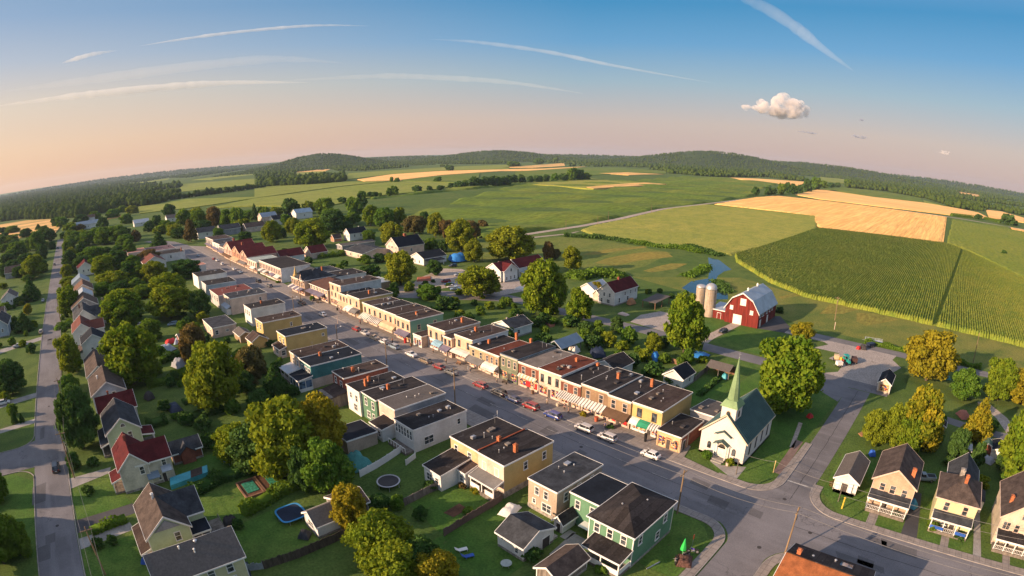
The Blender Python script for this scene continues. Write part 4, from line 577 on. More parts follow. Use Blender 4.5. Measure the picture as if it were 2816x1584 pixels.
for lab,tl,u,v,w,d,e,wm,rm in [('white gabled house half hidden in the far village trees',*('B',60,500),14,12,5,white,rGrey),('pale house with pink gable between far village trees',*('B',1250,500),16,12,6,pink,rBlue),('white far house with slate roof below the tall rust tree',*('B',480,690),16,12,5,white,rSlate),('far grey roofed house with white dormers near the street end',*('B',770,650),18,12,5,greyS,rSlate),('brown roofed far house beside the grey garden dome',*('B',1080,610),18,12,4,creamB,rShB),('far house with navy roof and white porch in the trees',*('B',1420,520),20,12,5,white,rNavy),('far white house with bright blue roof behind the trees',*('B',1680,450),18,12,6,white,mat('sky_blue_roof',(.2,.3,.4))),('white farmhouse with barn roof at the wheat field edge',*('A',1100,580),30,14,6,white,rBlue),('red-chimneyed white house by the far golden field',*('A',1080,500),26,14,6,white,rShB),('far white cottage near the orange sign',*('A',1760,545),18,12,4,white,rMetal)]:
    x,y=q(tl,u,v); house(lab,x-w/2,x+w/2,y-d/2,y+d/2,e,e+3.4,'x',wm,rm,[('-x',y,2.4,1,1.5),('-y',x,2.4,1,1.5)],group='houses in the far trees',cb=False,foot=False,lm=lab.split(' half')[0].split(' between')[0].split(' below')[0].split(' near the')[0].split(' beside')[0].split(' in the')[0].split(' behind')[0].split(' at the')[0].split(' by the')[0])
# ------------------------------------------------------------------ ground materials
def groundmat(name,c1,c2,c3,s1=.012,s2=.12,s3=1.6,stretch=None,bump=0.,mud=None):
    K=dict(grass=1.5,mown_lawn=1.5,meadow_grass=1.35,hay_grass=1.35,corn_leaves=1.55,soybean_leaves=1.2,ripening_oats=1.2,light_green_crop=1.15,ripe_wheat=1.04,ripe_wheat_far=1.1).get(name,1); c1,c2,c3=[tuple(min(.9,v*K) for v in c) for c in (c1,c2,c3)]
    m,nt,_,lk=nodes(name); out=N(nt,'ShaderNodeOutputMaterial'); b=N(nt,'ShaderNodeBsdfPrincipled'); p=pos(nt,stretch or (1,1,1)); w=pos(nt)
    a=mixc(nt,ramp(nt,nz(nt,w,s1,3),.38,.66),c1,c2); a=mixc(nt,ramp(nt,nz(nt,p,s2,4,.6),.42,.72),a,c3)
    if mud: a=mixc(nt,ramp(nt,nz(nt,w,s2*1.7,5,.7),.62,.72),a,mud)
    f=nz(nt,p,s3,3,.65); a=mixc(nt,1.0,a,mixc(nt,ramp(nt,f,.25,.75),(.55,.55,.55),(1.4,1.4,1.4)),'MULTIPLY')
    lk.new(a,b.inputs['Base Color']); b.inputs['Roughness'].default_value=.95; b.inputs['Specular IOR Level'].default_value=.1
    if bump: bp=N(nt,'ShaderNodeBump'); bp.inputs['Distance'].default_value=bump; lk.new(f,bp.inputs['Height']); lk.new(bp.outputs[0],b.inputs['Normal'])
    lk.new(b.outputs[0],out.inputs[0]); MATS[name]=m; return m
grass=groundmat('grass',(.052,.085,.018),(.075,.098,.024),(.034,.062,.014),.02,.16,2.2,bump=.12,mud=(.09,.085,.035))
lawn=groundmat('mown_lawn',(.042,.09,.015),(.07,.105,.022),(.03,.066,.012),.06,.35,2.5,bump=.08,mud=(.085,.09,.03))
meadow=groundmat('meadow_grass',(.11,.12,.026),(.15,.14,.035),(.062,.095,.02),.012,.09,1.5,bump=.15)
gravel=groundmat('gravel',(.36,.31,.28),(.32,.28,.25),(.27,.235,.21),.03,.25,2.,mud=(.16,.13,.11))
dirt=groundmat('dirt_track',(.4,.33,.28),(.34,.28,.24),(.3,.25,.2),.03,.2,1.5)
def asphaltmat(name,c,cr=.6):
    m,nt,_,lk=nodes(name); out=N(nt,'ShaderNodeOutputMaterial'); b=N(nt,'ShaderNodeBsdfPrincipled'); p=pos(nt)
    a=mixc(nt,ramp(nt,nz(nt,p,.09,4,.6),.35,.7),tuple(v*1.18 for v in c),tuple(v*.74 for v in c))
    a=mixc(nt,ramp(nt,nz(nt,pos(nt,(1,.12,1)),.45,3),.5,.75),a,tuple(v*1.25 for v in c))
    a=mixc(nt,1.0,a,mixc(nt,ramp(nt,nz(nt,p,4.,3,.7),.25,.75),(.8,.8,.8),(1.18,1.18,1.18)),'MULTIPLY')
    v=N(nt,'ShaderNodeTexVoronoi',feature='DISTANCE_TO_EDGE'); v.inputs['Scale'].default_value=.045
    wv=N(nt,'ShaderNodeVectorMath',operation='ADD'); n3=N(nt,'ShaderNodeTexNoise'); n3.inputs['Scale'].default_value=.25; n3.inputs['Detail'].default_value=4; lk.new(p,n3.inputs['Vector'])
    sc=N(nt,'ShaderNodeVectorMath',operation='SCALE'); sc.inputs['Scale'].default_value=9.; lk.new(n3.outputs['Color'],sc.inputs[0]); lk.new(p,wv.inputs[0]); lk.new(sc.outputs[0],wv.inputs[1]); lk.new(wv.outputs[0],v.inputs['Vector'])
    a=mixc(nt,ramp(nt,v.outputs['Distance'],.0,.0045),tuple(x*cr for x in c),a)
    lk.new(a,b.inputs['Base Color']); b.inputs['Roughness'].default_value=.88; b.inputs['Specular IOR Level'].default_value=.25; lk.new(b.outputs[0],out.inputs[0]); return m
asph=asphaltmat('asphalt',(.15,.142,.148)); asphD=asphaltmat('fresh_asphalt',(.06,.058,.062)); asphL=asphaltmat('old_asphalt',(.15,.14,.14))
def pavemat():
    m,nt,_,lk=nodes('pavement_slabs'); out=N(nt,'ShaderNodeOutputMaterial'); b=N(nt,'ShaderNodeBsdfPrincipled')
    br=N(nt,'ShaderNodeTexBrick'); br.offset=0; br.inputs['Scale'].default_value=.42; br.inputs['Mortar Size'].default_value=.022; br.inputs['Row Height'].default_value=.5; br.inputs['Color1'].default_value=(.25,.215,.19,1); br.inputs['Color2'].default_value=(.23,.2,.18,1); br.inputs['Mortar'].default_value=(.155,.135,.12,1)
    lk.new(pos(nt),br.inputs['Vector']); a=mixc(nt,1.0,br.outputs[0],mixc(nt,ramp(nt,nz(nt,pos(nt),.7,5,.65),.3,.7),(.75,.75,.75),(1.15,1.15,1.15)),'MULTIPLY')
    lk.new(a,b.inputs['Base Color']); b.inputs['Roughness'].default_value=.9; lk.new(b.outputs[0],out.inputs[0]); return m
pave=pavemat(); kerb=mat('kerb_stone',(.3,.27,.25),nv=.25,ns=.6)
# ------------------------------------------------------------------ sheets
b=MB(); R_=30000; n=48; ring=[(R_*math.cos(6.28319*i/n),R_*math.sin(6.28319*i/n),0) for i in range(n)]; inner=[(1500*math.cos(6.28319*i/n),1500*math.sin(6.28319*i/n),0) for i in range(n)]
b.face(inner); [b.face([inner[i],ring[i],ring[(i+1)%n],inner[(i+1)%n]]) for i in range(n)]; struct('ground',b,grass)
def sheet(name,pts,z,m):
    b=MB(); b.face([(x,y,z) for x,y in pts]); return struct(name,b,m)
def slab(name,pts,z,m):
    b=MB(); b.prism(pts,-.1,z); return struct(name,b,m)
def strip(path,w0,w1=None):  # polygon along a path, widths left/right
    w1=w0 if w1 is None else w1; L,Rr=[],[]
    for i,p in enumerate(path):
        a=path[max(0,i-1)]; c=path[min(len(path)-1,i+1)]; dx,dy=c[0]-a[0],c[1]-a[1]; l=math.hypot(dx,dy); nx,ny=-dy/l,dx/l
        L.append((p[0]+nx*w0,p[1]+ny*w0)); Rr.append((p[0]-nx*w1,p[1]-ny*w1))
    return L+Rr[::-1]
def arc(cx,cy,r,a0,a1,n=8): return [(cx+r*math.cos(math.radians(a0+(a1-a0)*i/n)),cy+r*math.sin(math.radians(a0+(a1-a0)*i/n))) for i in range(n+1)]
sheet('main_street',[(75,-120),(87.4,-120),(87.4,440),(75,440)],.03,asph)
sheet('main_street_end',[(75,439),(87,439),(83,470),(70,500),(60,500),(70,470)],.034,asph)
sheet('cross_street',[(87,15),(150.5,14),(150.5,20.6),(87,21.2)],.034,asph)
sheet('cross_street_near_end',[(20,15.4),(75.4,15.2),(75.4,22.4),(20,22.4)],.034,asph)
for nm,cx,cy,r,a0 in (('street_corner_by_church',93.9,27.2,6.6,180),('street_corner_by_cottage',94.4,8.0,7.1,90),('street_corner_by_green_house',69.4,28.4,6.2,270),('street_corner_by_orange_roof',68.6,8.6,6.8,0)):
    a=arc(cx,cy,r,a0,a0+90); sq={180:(87.2,20.8),90:(87.2,15.3),270:(75.3,22.3),0:(75.3,15.3)}[a0]; sheet(nm,[sq]+a if a0 in(180,270,90,0) else a,.038,asph)
sheet('side_street',[(-21.3,-60),(-13.2,-60),(-13.6,320),(-14.4,650),(-22.2,650),(-21.8,320)],.03,asph)
sheet('side_street_branch',[(-120,124.6),(-20.5,124.6),(-20.5,139.4),(-28,136.6),(-120,136.6)],.034,asph)
sheet('back_lane',[(150.8,9),(157.2,9),(157.6,70),(158.6,92),(156.6,130),(156.6,176),(150.2,176),(149.6,120),(152.2,95),(150.8,60)],.03,asph)
sheet('back_lane_edge',[(160.8,26.5),(146,30.5),(142,25.5),(139,21),(150,20.2)],.026,asph)
sheet('farm_lane',[(188.6,53),(194.4,53),(194.2,-160),(188,-160)],.034,asphL)
sheet('farm_yard',[(157,8.2),(180,7.2),(185,12),(188.3,10),(190,52.5),(196.8,58.4),(199,51),(198.5,30),(194.2,20),(194,55),(186.5,53.2),(184.8,36.6),(177.8,39.2),(178.4,30),(172.4,31.4),(170.4,24),(161.5,26.4),(157,30.4)],.03,gravel) if False else None
sheet('farm_yard',[(157,10),(162,13.2),(178,8),(184,11.8),(189.2,11),(189.2,52.4),(186.8,52.4),(186.6,37.2),(184.8,35.2),(178.2,38.6),(178.2,29.6),(171,31.6),(168.6,26),(160.8,26.2),(157,30)],.038,gravel)
sheet('barn_apron',[(186.8,52.3),(194.3,52.3),(206.8,60.5),(205.4,62.1),(184.7,62.1),(186,57)],.042,asphD)
sheet('barn_drive',[(163,69.8),(184.6,68.6),(184.6,72.4),(163,73.6),(158,72.8),(158,69.4)],.03,dirt)
sheet('lane_turning_area',[(158.4,85),(160,101),(170,103),(179.4,100),(179.4,93),(167,88)],.034,gravel)
sheet('car_yard',[(122,190),(126,205),(139,202.6),(149,211),(157,214),(169,221),(176,212),(172,200),(160,186),(151,178),(150,186),(136,187)],.034,dirt)
sheet('twin_house_yard',[(151,160),(168,158),(181,170),(180,175.2),(168,176),(162,190),(151,198),(148,180)],.038,gravel)
sheet('village_lane',[(96,236),(111,236),(111,200),(149.8,150),(149.8,172),(122,206),(122,243),(96,247)],.026,asphL)
sheet('country_road',[(250,267),(293,268.5),(352,269.5),(415,277),(533,300),(654,303.5),(965,312),(965,319),(654,309),(533,307),(415,284),(352,276),(293,274.5),(250,274)],.05,dirt)
sheet('field_track',[(976,309),(990,120),(1012,-2),(1010,-420),(1022,-420),(1025,0),(1002,122),(988,318)],.06,dirt)
sheet('farm_track',[(250,256),(281,255.6),(310,250.4),(330,256),(310,253.6),(281,259.6),(250,260)],.045,dirt)
for nm,p in (('driveway_by_maroon_house',[(-13.3,110.4),(-3.6,112.6),(-3.2,115),(-13.4,114.9)]),('dark_driveway',[(-13,93.6),(-.8,94.7),(-.8,98.2),(-13,98.0)]),('concrete_path_by_hedge',[(-13,88.4),(-2.1,89.6),(-2.6,92.2),(-13,91.8)]),('driveway_beyond_branch',[(-40,148),(-21.5,150.4),(-21.5,153.4),(-40,151)]),('driveway_for_white_car',[(-45,166),(-21.6,170),(-21.6,174),(-45,170.5)]),('driveway_for_silver_car',[(-45,226),(-22,235),(-22,240.5),(-45,232.5)])):
    sheet(nm,p,.02,asphD if 'dark' in nm else concrete)
for nm,p,m_ in (('church_side_path',[(94.6,29.4),(89.4,29.2),(89.4,31.0),(92.2,36.6),(92.2,34)],concrete),('church_rear_path',[(108,23.6),(121,25.6),(121,26.6),(108,24.6)],dirt),('grass_verge_path',[(96,22.2),(112,22.6),(112,24.4),(96,24)],mat('brick_path',(.19,.13,.11))),('peach_house_path',[(89.2,.8),(93,.8),(93,2.6),(89.2,2.6)],pave),('dark_drive_by_peach_house',[(89,-7.6),(105,-6.4),(105,-4.8),(89,-4.4)],asphD),('hipped_house_path',[(89.2,-13.8),(92.5,-13.8),(92.5,-12.2),(89.2,-12.2)],pave),('long_side_path',[(89,-20.6),(106,-19.4),(106,-18.2),(89,-18.9)],concrete),('edge_house_path',[(89.2,-26.5),(92,-26.5),(92,-24.9),(89.2,-24.9)],pave),('green_house_slab_path',[(50.2,40),(57.2,39.8),(57.2,43.4),(50.6,42.6)],concrete),('beige_house_step_path',[(55,43),(57.5,43),(57.5,44.3),(55,44.3)],concrete)):
    sheet(nm,p,.02,m_)
slab('shop_pavement',[(87.4,33),(88.9,33),(90.2,41.5),(95,42.5),(95,250),(93,260),(97,412),(87.4,430)],.12,pave)
slab('church_pavement',[(87.4,33),(87.4,27.3)]+arc(93.9,27.2,6.5,181,269)+[(93.9,20.75),(112,20.4),(112,22.1),(94.0,22.6)]+arc(93.9,27.2,4.6,269,181)+[(89.3,27.3),(89.3,33)],.12,pave)
slab('cottage_pavement',[(87.4,-120),(87.4,8.0)]+arc(94.4,8.0,7.0,179,91)+[(96.4,15.0),(96.4,13.2)]+arc(94.4,8.0,5.2,91,179)+[(89.2,8.0),(89.2,-120)],.12,pave)
slab('green_house_pavement',[(75,430),(75,28.5)]+arc(69.4,28.4,5.6,1,-89)+[(69.4,22.8),(58,22.9),(58,24.6),(69.4,24.5)]+arc(69.4,28.4,3.9,-89,1)+[(73.3,28.5),(73.3,46),(70.2,47),(70.2,430)],.12,pave)
slab('orange_roof_pavement',[(75,-120),(75,8.5)]+arc(68.6,8.6,6.4,0,90)+[(68.6,15.0),(58,15),(58,13.4),(68.6,13.3)]+arc(68.6,8.6,4.7,90,0)+[(73.3,8.5),(73.3,-120)],.12,pave)
kb=MB()
for p in ([(87.32,430),(87.32,27.2)]+arc(93.9,27.2,6.58,180,270)+[(112,20.55)],[(87.32,-120),(87.32,8)]+arc(94.4,8,7.08,180,90)+[(97,15.1)],[(75.08,430),(75.08,28.4)]+arc(69.4,28.4,5.68,0,-90)+[(40,22.65)],[(75.08,-120),(75.08,8.6)]+arc(68.6,8.6,6.48,0,90)+[(40,15.12)],[(-13.1,40),(-13.4,320)],[(-21.5,40),(-21.7,120)]+arc(-27,119,5.4,0,90)+[(-60,124.5)],[(-60,136.8)]+arc(-27,142,5.2,270,360)+[(-21.8,200),(-21.9,320)]):
    pl=strip(p,.09); k=len(p); kb.hexa([(x,y,-.1) for x,y in pl],[(x,y,.15) for x,y in pl]) if False else [kb.hexa([(*pl[i],-.1),(*pl[i+1],-.1),(*pl[2*k-2-i],-.1),(*pl[2*k-1-i],-.1)],[(*pl[i],.15),(*pl[i+1],.15),(*pl[2*k-2-i],.15),(*pl[2*k-1-i],.15)]) for i in range(k-1)]
struct('kerb',kb,kerb)
line=mat('worn_road_paint',(.42,.4,.37),nv=.5,ns=.8,fine=6); lb=MB()
lb.face([(94.6,14.6,.043),(95.0,14.6,.043),(95.0,20.9,.043),(94.6,20.9,.043)])
for y in range(40,420,9):
    if y%27: lb.face([(81.1,y,.036),(81.22,y,.036),(81.22,y+3.5,.036),(81.1,y+3.5,.036)])
for y in range(50,230,6): lb.face([(85.2,y,.036),(87.2,y,.036),(87.2,y+.09,.036),(85.2,y+.09,.036)])
struct('road_markings',lb,line)
patchm=asphaltmat('asphalt_patch',(.1,.095,.098)); g_=random.Random(4)
for i in range(26):
    x,y=(g_.uniform(76,86),g_.uniform(-30,260)) if i<18 else (g_.uniform(-20.6,-14),g_.uniform(60,240)); w,d=g_.uniform(.6,1.8),g_.uniform(1,5); sheet('asphalt_patch',[(x-w,y-d),(x+w*.8,y-d*.9),(x+w,y+d),(x-w*.9,y+d*.8)],.033 if i>3 else .0335,patchm)
for x0,y0,x1,y1 in ((89,17.8,150,17.5),(81.2,-60,81.2,14),(81.0,30,81.0,240)):
    P_=[(x0+(x1-x0)*k/30+g_.uniform(-.12,.12),y0+(y1-y0)*k/30+g_.uniform(-.12,.12)) for k in range(31)]; sheet('tar_seam',strip(P_,.05),.0365 if x0!=89 else .04,mat('tar_seal',(.035,.033,.035)))
mh=MB()
for x,y in ((88.2,18.6),(72.5,17.2),(81,11),(80,60),(-17,98),(-17.5,160)): mh.lathe(x,y,[(.38,.03),(.38,.047)],16)
struct('manhole_covers',mh,trimD)
# lawns that are mown
for nm,p in (('church_lawn',[(89.3,27.4),(93.6,23.2),(112,22.4),(139,21.4),(147,31),(150,48),(112.4,48),(112.4,29),(101,42),(95,42),(89.4,33.2)]),('long_lawn',[(113,48.3),(150,48.6),(150,57.8),(127,57.8),(127,63),(113,60)]),('peach_house_lawn',[(89.3,-7.4),(89.3,8),(95,13.2),(112,13.2),(112,-3)]),('hipped_house_lawn',[(89.3,-18.6),(89.3,-7.8),(112,-6.4),(112,-17.6)]),('corner_lawn',[(58,24.8),(69.3,24.7),(73.2,28.4),(73.2,38),(58,31)]),('white_garage_lawn',[(31,43),(56,44),(56,57.3),(31,57.8)]),('soil_bed_lawn',[(42,58),(56,58.5),(56,68),(43,68)]),('trampoline_lawn',[(10,68.6),(25.5,68.6),(25.5,82),(10,80)]),('raised_bed_lawn',[(10.5,81),(27,84),(30,95),(12,97.5)]),('swing_lawn',[(10.5,98),(32,95.5),(33,108),(18,108),(10.5,106)]),('front_lawn_strip',[(-13,98.2),(-1,98.4),(-4,110),(-13,110.2)]),('front_lawn_by_long_house',[(-13,60),(-2,60),(-2,88),(-13,88.2)]),('branch_corner_lawn',[(-60,100),(-21.7,90),(-21.7,118),(-27.5,124.2),(-60,124.2)]),('barn_lawn',[(158.2,31),(177.6,39.4),(186,53),(184.4,68),(160,69)]),('silo_lawn',[(160,74),(184,74),(184,92),(168,86),(160,84)])):
    sheet(nm,p,.012,lawn)
sheet('meadow',[(195,-200),(250,-200),(247,62),(262,100),(222,140),(216,114),(214,90),(206,62),(200,50)],.008,meadow)
sheet('hay_meadow',[(205,300),(195,230),(212,150),(250,150),(297,160),(304,215),(296,246),(250,254)],.008,groundmat('hay_grass',(.1,.12,.026),(.13,.135,.03),(.065,.1,.02),.012,.06,1.2,stretch=(.25,1,1),bump=.12))
gold=groundmat('golden_grass',(.24,.19,.04),(.2,.18,.04),(.16,.16,.035),.02,.1,.8,stretch=(.3,1,1))  # golden grass tone, doubles as painted sunlight on the meadow strips
Qz=lambda t,s: [q(t,*map(float,p.split(','))) for p in s.split()]
for nm,p in (('sunlit_strip',Qz('U','750,1035 1000,985 1340,955 1385,966 1060,1006 900,1036')),('sunlit_strip',Qz('U','880,1115 1000,1068 1250,1025 1400,1008 1560,1008 1625,1058 1300,1092 1080,1142')),('sunlit_strip',Qz('U','1340,1190 1470,1150 1600,1120 1760,1122 1650,1172 1420,1205')),('golden_meadow_patch',Qz('P','640,135 850,85 1000,70 880,120 700,150')),('golden_meadow_patch',Qz('P','1060,300 1180,200 1280,195 1480,250 1300,300')),('golden_meadow_patch',Qz('Q','0,290 190,300 420,360 100,420 0,380'))): sheet(nm,p,.02,gold)  # long meadow strips: sunlight between shadows put into the grass colour
sheet('rear_lane',[(123,-25),(131,-25),(131,8),(127,8),(127,-20)] if False else strip(Qz('Z','2560,1140 2650,1170 2740,1195 2860,1222'),2.1),.026,asphL)
sheet('rear_lane_drive',strip(Qz('Z','2700,1105 2755,1150 2790,1200'),2.0),.022,dirt)
# ------------------------------------------------------------------ crops
def inside(P,x,y):
    r=np.zeros(x.shape,bool); j=len(P)-1
    for i in range(len(P)):
        xi,yi=P[i]; xj,yj=P[j]; c=((yi>y)!=(yj>y)); r^= c & (x<(xj-xi)*(y-yi)/((yj-yi) or 1e-9)+xi); j=i
    return r
def npmesh(name,v,f,m,kind=None,smooth=False,tint=None):
    me=bpy.data.meshes.new(name); v=np.asarray(v,np.float32); f=np.asarray(f,np.int32); k=f.shape[1]
    me.vertices.add(len(v)); me.vertices.foreach_set('co',v.ravel()); me.loops.add(f.size); me.loops.foreach_set('vertex_index',f.ravel())
    me.polygons.add(len(f)); me.polygons.foreach_set('loop_start',np.arange(0,f.size,k,dtype=np.int32)); me.polygons.foreach_set('loop_total',np.full(len(f),k,np.int32))
    if smooth: me.polygons.foreach_set('use_smooth',np.ones(len(f),bool))
    if tint is not None: a=me.attributes.new('tint','FLOAT','FACE'); a.data.foreach_set('value',np.asarray(tint,np.float32))
    me.update(calc_edges=True); me.materials.append(m); o=bpy.data.objects.new(name,me); COL.objects.link(o); tag(o,kind=kind); return o
rs=np.random.RandomState(5)
def crop(name,P,sx,sy,zf,m,kind='structure'):
    xs=np.arange(min(p[0] for p in P),max(p[0] for p in P)+sx,sx); ys=np.arange(min(p[1] for p in P),max(p[1] for p in P)+sy,sy)
    X,Y=np.meshgrid(xs,ys,indexing='ij'); jx=X+(rs.rand(*X.shape)-.5)*sx*.5; M=inside(P,jx,Y); Zz=zf(X,Y)*np.where(M,1,0.)-np.where(M,0,.3)
    nx,ny=X.shape; idx=np.arange(nx*ny).reshape(nx,ny); q_=np.stack([idx[:-1,:-1],idx[1:,:-1],idx[1:,1:],idx[:-1,1:]],-1).reshape(-1,4)
    k=(M[:-1,:-1]|M[1:,:-1]|M[1:,1:]|M[:-1,1:]).ravel(); q_=q_[k]; us=np.unique(q_); mp=np.full(nx*ny,-1); mp[us]=np.arange(len(us))
    V_=np.stack([jx.ravel(),Y.ravel(),Zz.ravel()],-1)[us]; return npmesh(name,V_,mp[q_],m,kind)
corn=groundmat('corn_leaves',(.115,.135,.018),(.14,.145,.022),(.08,.115,.017),.01,.2,1.4,bump=.0)
soy=groundmat('soybean_leaves',(.095,.14,.02),(.13,.15,.024),(.07,.115,.018),.006,.03,.35,stretch=(.3,1,1))
soyL=groundmat('light_green_crop',(.17,.2,.035),(.2,.21,.045),(.14,.18,.03),.006,.03,.35,stretch=(.25,1,1))
oat=groundmat('ripening_oats',(.215,.22,.042),(.26,.24,.05),(.16,.185,.034),.012,.08,.9)
wheat=groundmat('ripe_wheat',(.86,.47,.15),(.86,.5,.17),(.78,.41,.12),.008,.12,.5,stretch=(.035,1,1))
wheatB=groundmat('ripe_wheat_far',(.78,.45,.16),(.82,.48,.18),(.68,.39,.13),.004,.05,.2,stretch=(1,.06,1))
stub=groundmat('golden_stubble',(.74,.42,.15),(.78,.45,.17),(.3,.25,.08),.004,.03,.1,stretch=(.2,1,1))
rows=lambda a,h,p,r: (lambda X,Y: h+a*np.cos(2*np.pi*Y/p+.6*np.sin(X*.05))+r*(rs.rand(*X.shape)-.5))
tram=lambda f: (lambda X,Y: f(X,Y)*np.where(np.abs(Y-(-1-(X-258)*.052))<1.1,.12,1))
crop('corn_field',[(246,62),(250,66),(262,84),(300,118),(319,127),(360,125),(528,125.5),(568,3),(545,-14),(430,-60),(380,-330),(300,-330),(236,-60),(240,-20),(244,36)],1.2,.29,tram(rows(.42,1.75,1.16,.8)),corn)
crop('oat_field',[(318,130),(358,127),(527,127),(585,140),(660,160),(640,300),(540,298),(420,274),(360,266),(330,256),(318,236),(312,190)],1.6,1.6,lambda X,Y: .8+.35*rs.rand(*X.shape),oat)
crop('right_corn_field',[(570,0),(940,-6),(930,-420),(420,-420),(432,-62),(546,-17)],4,1.4,lambda X,Y: 1.2+.9*rs.rand(*X.shape),corn)
crop('soybean_field',[q('U',130,380),q('Y',1130,625),q('Y',1500,575),q('Y',2030,505),q('U',30,378),q('U',860,330),q('U',1200,345),q('V',0,300),q('V',340,306),q('V',900,366),q('V',640,440),q('V',690,478),(654,312),(533,309),(415,287),(352,279),(250,277),(255,330),(290,430)],3,3,lambda X,Y: 1.2+.28*rs.rand(*X.shape)+1.5*np.sin(X*.05+Y*.022)+.9*np.sin(Y*.06-X*.013)+.35*rs.rand(*X.shape),soy)
def pfield(name,pts,z,m):
    b=MB(); b.prism(pts,-.2,z)
    o=struct(name,b,m); return o
Qs=lambda t,s: [q(t,*map(float,p.split(','))) for p in s.split()]
pfield('wheat_field',[(588,143),(662,163),(660,296),(870,316),(968,310),(975,280),(985,120),(996,5),(571,3.5),(530,124)],.5,wheat); crop('wheat_ears',[(588,144),(661,163),(661,295),(870,315),(967,309),(974,280),(984,120),(994,6),(572,4.5),(531,124)],2.2,1.6,lambda X,Y: .75+.1*rs.rand(*X.shape)+.25*((Y%27)>1.7),wheat)
pfield('far_wheat_field',Qs('V','1060,470 1270,422')+Qs('W','30,424 500,492 970,545 1300,600 1500,640 1600,690 1560,692 1240,664 600,586 0,512'),1.0,wheatB)
pfield('green_strip_field',Qs('W','30,412 200,398 600,440 950,500 975,543 500,492'),.9,soy); pfield('small_green_field',Qs('W','978,520 1150,570 985,545'),.7,soyL)
pfield('corner_green_field',Qs('W','1245,695 1780,775 1932,965')+[(560,-300),(552,-40),(575,0)] if False else Qs('W','1245,695 1780,775 1930,960 1930,1080 1350,985 1215,940'),.9,soy)
pfield('edge_wheat_field',Qs('W','1805,782 1932,806 1932,945'),1.0,wheat); pfield('hedge_wheat_field',Qs('W','1570,612 1720,630 1932,690 1932,735 1720,702 1600,690'),1.0,wheatB)
pfield('tan_field',Qs('U','110,372 480,337 860,323 1100,345 1210,352 1350,362 1100,382 790,410 870,425 480,392'),2.4,oat); pfield('golden_field',Qs('U','800,408 1100,380 1350,362 1560,379 1110,405 870,424'),2.6,stub)
pfield('golden_strip_field',Qs('V','340,304 700,318 1160,348 1100,382 900,366'),1.2,wheatB)
pfield('upper_green_field',Qs('U','130,250 700,212 1080,212 1560,245 1560,268 1200,260 700,300 130,300'),1,soy); pfield('upper_golden_field',Qs('U','920,266 1200,258 1540,276 1200,284'),1.2,stub)
pfield('long_golden_field',Qs('Y','1040,422 1380,370 1900,335 2576,318')+Qs('U','400,222 800,202 680,214 250,243 0,245')+Qs('Y','1900,376 1480,426 1120,440'),1.2,wheatB)
pfield('wood_edge_field',Qs('Y','950,358 1500,322 2000,292 2576,270 2576,316 1900,332 1350,372 920,420'),1.,soyL); pfield('gold_wood_edge_field',Qs('U','0,212 300,190 590,168 600,196 300,214'),1.,stub); pfield('pale_field',Qs('U','280,124 430,118 640,122 600,136 430,152'),1.,soyL); pfield('ridge_green_field',Qs('U','1260,140 1500,138 1830,160 1830,182 1500,164'),1,soyL)
pfield('gold_patch_field',Qs('Y','430,345 800,302 740,326 720,332'),1,stub); pfield('green_patch_field',Qs('Y','425,352 720,334 725,384 430,386'),1,soyL)
pfield('village_light_field',Qs('Y','0,615 400,566 900,495 1350,449 1480,440 2000,455 2020,490 1660,548 1330,578 1130,615 700,700 0,690')+Qs('B','600,330 480,340'),1.1,soyL)
pfield('village_green_field',Qs('Y','0,600 0,502 390,470 900,440 1340,444 900,486 400,555')+Qs('B','600,285 280,330')+Qs('A','1740,400 1720,315 2000,275 2250,222'),1.0,soyL)
pfield('dark_green_field',Qs('Y','1500,425 1900,380 2280,352 2270,400 2040,460 1990,450 1500,436'),1.0,soy)
pfield('hill_side_field',Qs('X','1845,545 1812,470 2576,412 2576,472'),1,soyL); pfield('narrow_light_field',Qs('X','970,512 1250,478 1400,450 1720,406 1700,422 1230,488'),1,soyL); pfield('upper_light_field',Qs('X','1940,424 2400,368 2576,345 2576,372 2150,420'),1,soyL)
pfield('edge_golden_field',Qs('A','0,540 300,490 630,470 745,575 690,640 250,700 0,700'),1.,stub); pfield('tree_gap_golden_field',Qs('A','1300,462 1500,420 1510,442 1330,470'),1.,stub)
pfield('open_slope_field',Qs('W','0,290 60,268 240,310 220,360 0,340'),1,soyL); pfield('gap_golden_field',Qs('W','1240,428 1520,470 1500,512 1380,485'),1,stub)
# ------------------------------------------------------------------ water
m,nt,_,lk=nodes('pond_water'); o_=N(nt,'ShaderNodeOutputMaterial'); bs=N(nt,'ShaderNodeBsdfPrincipled'); bs.inputs['Base Color'].default_value=(.02,.035,.045,1); bs.inputs['Roughness'].default_value=.04; bs.inputs['IOR'].default_value=1.45; bp=N(nt,'ShaderNodeBump'); bp.inputs['Distance'].default_value=.02; lk.new(nz(nt,pos(nt),.8,3),bp.inputs['Height']); lk.new(bp.outputs[0],bs.inputs['Normal']); lk.new(bs.outputs[0],o_.inputs[0])
sheet('pond',Qs('V','232,1062 335,1085 455,1178 385,1195 325,1235 300,1290 345,1350 420,1400 420,1460 200,1460')+Qs('O','1140,44')+Qs('V','70,1290 232,1262 245,1180'),.015,m)
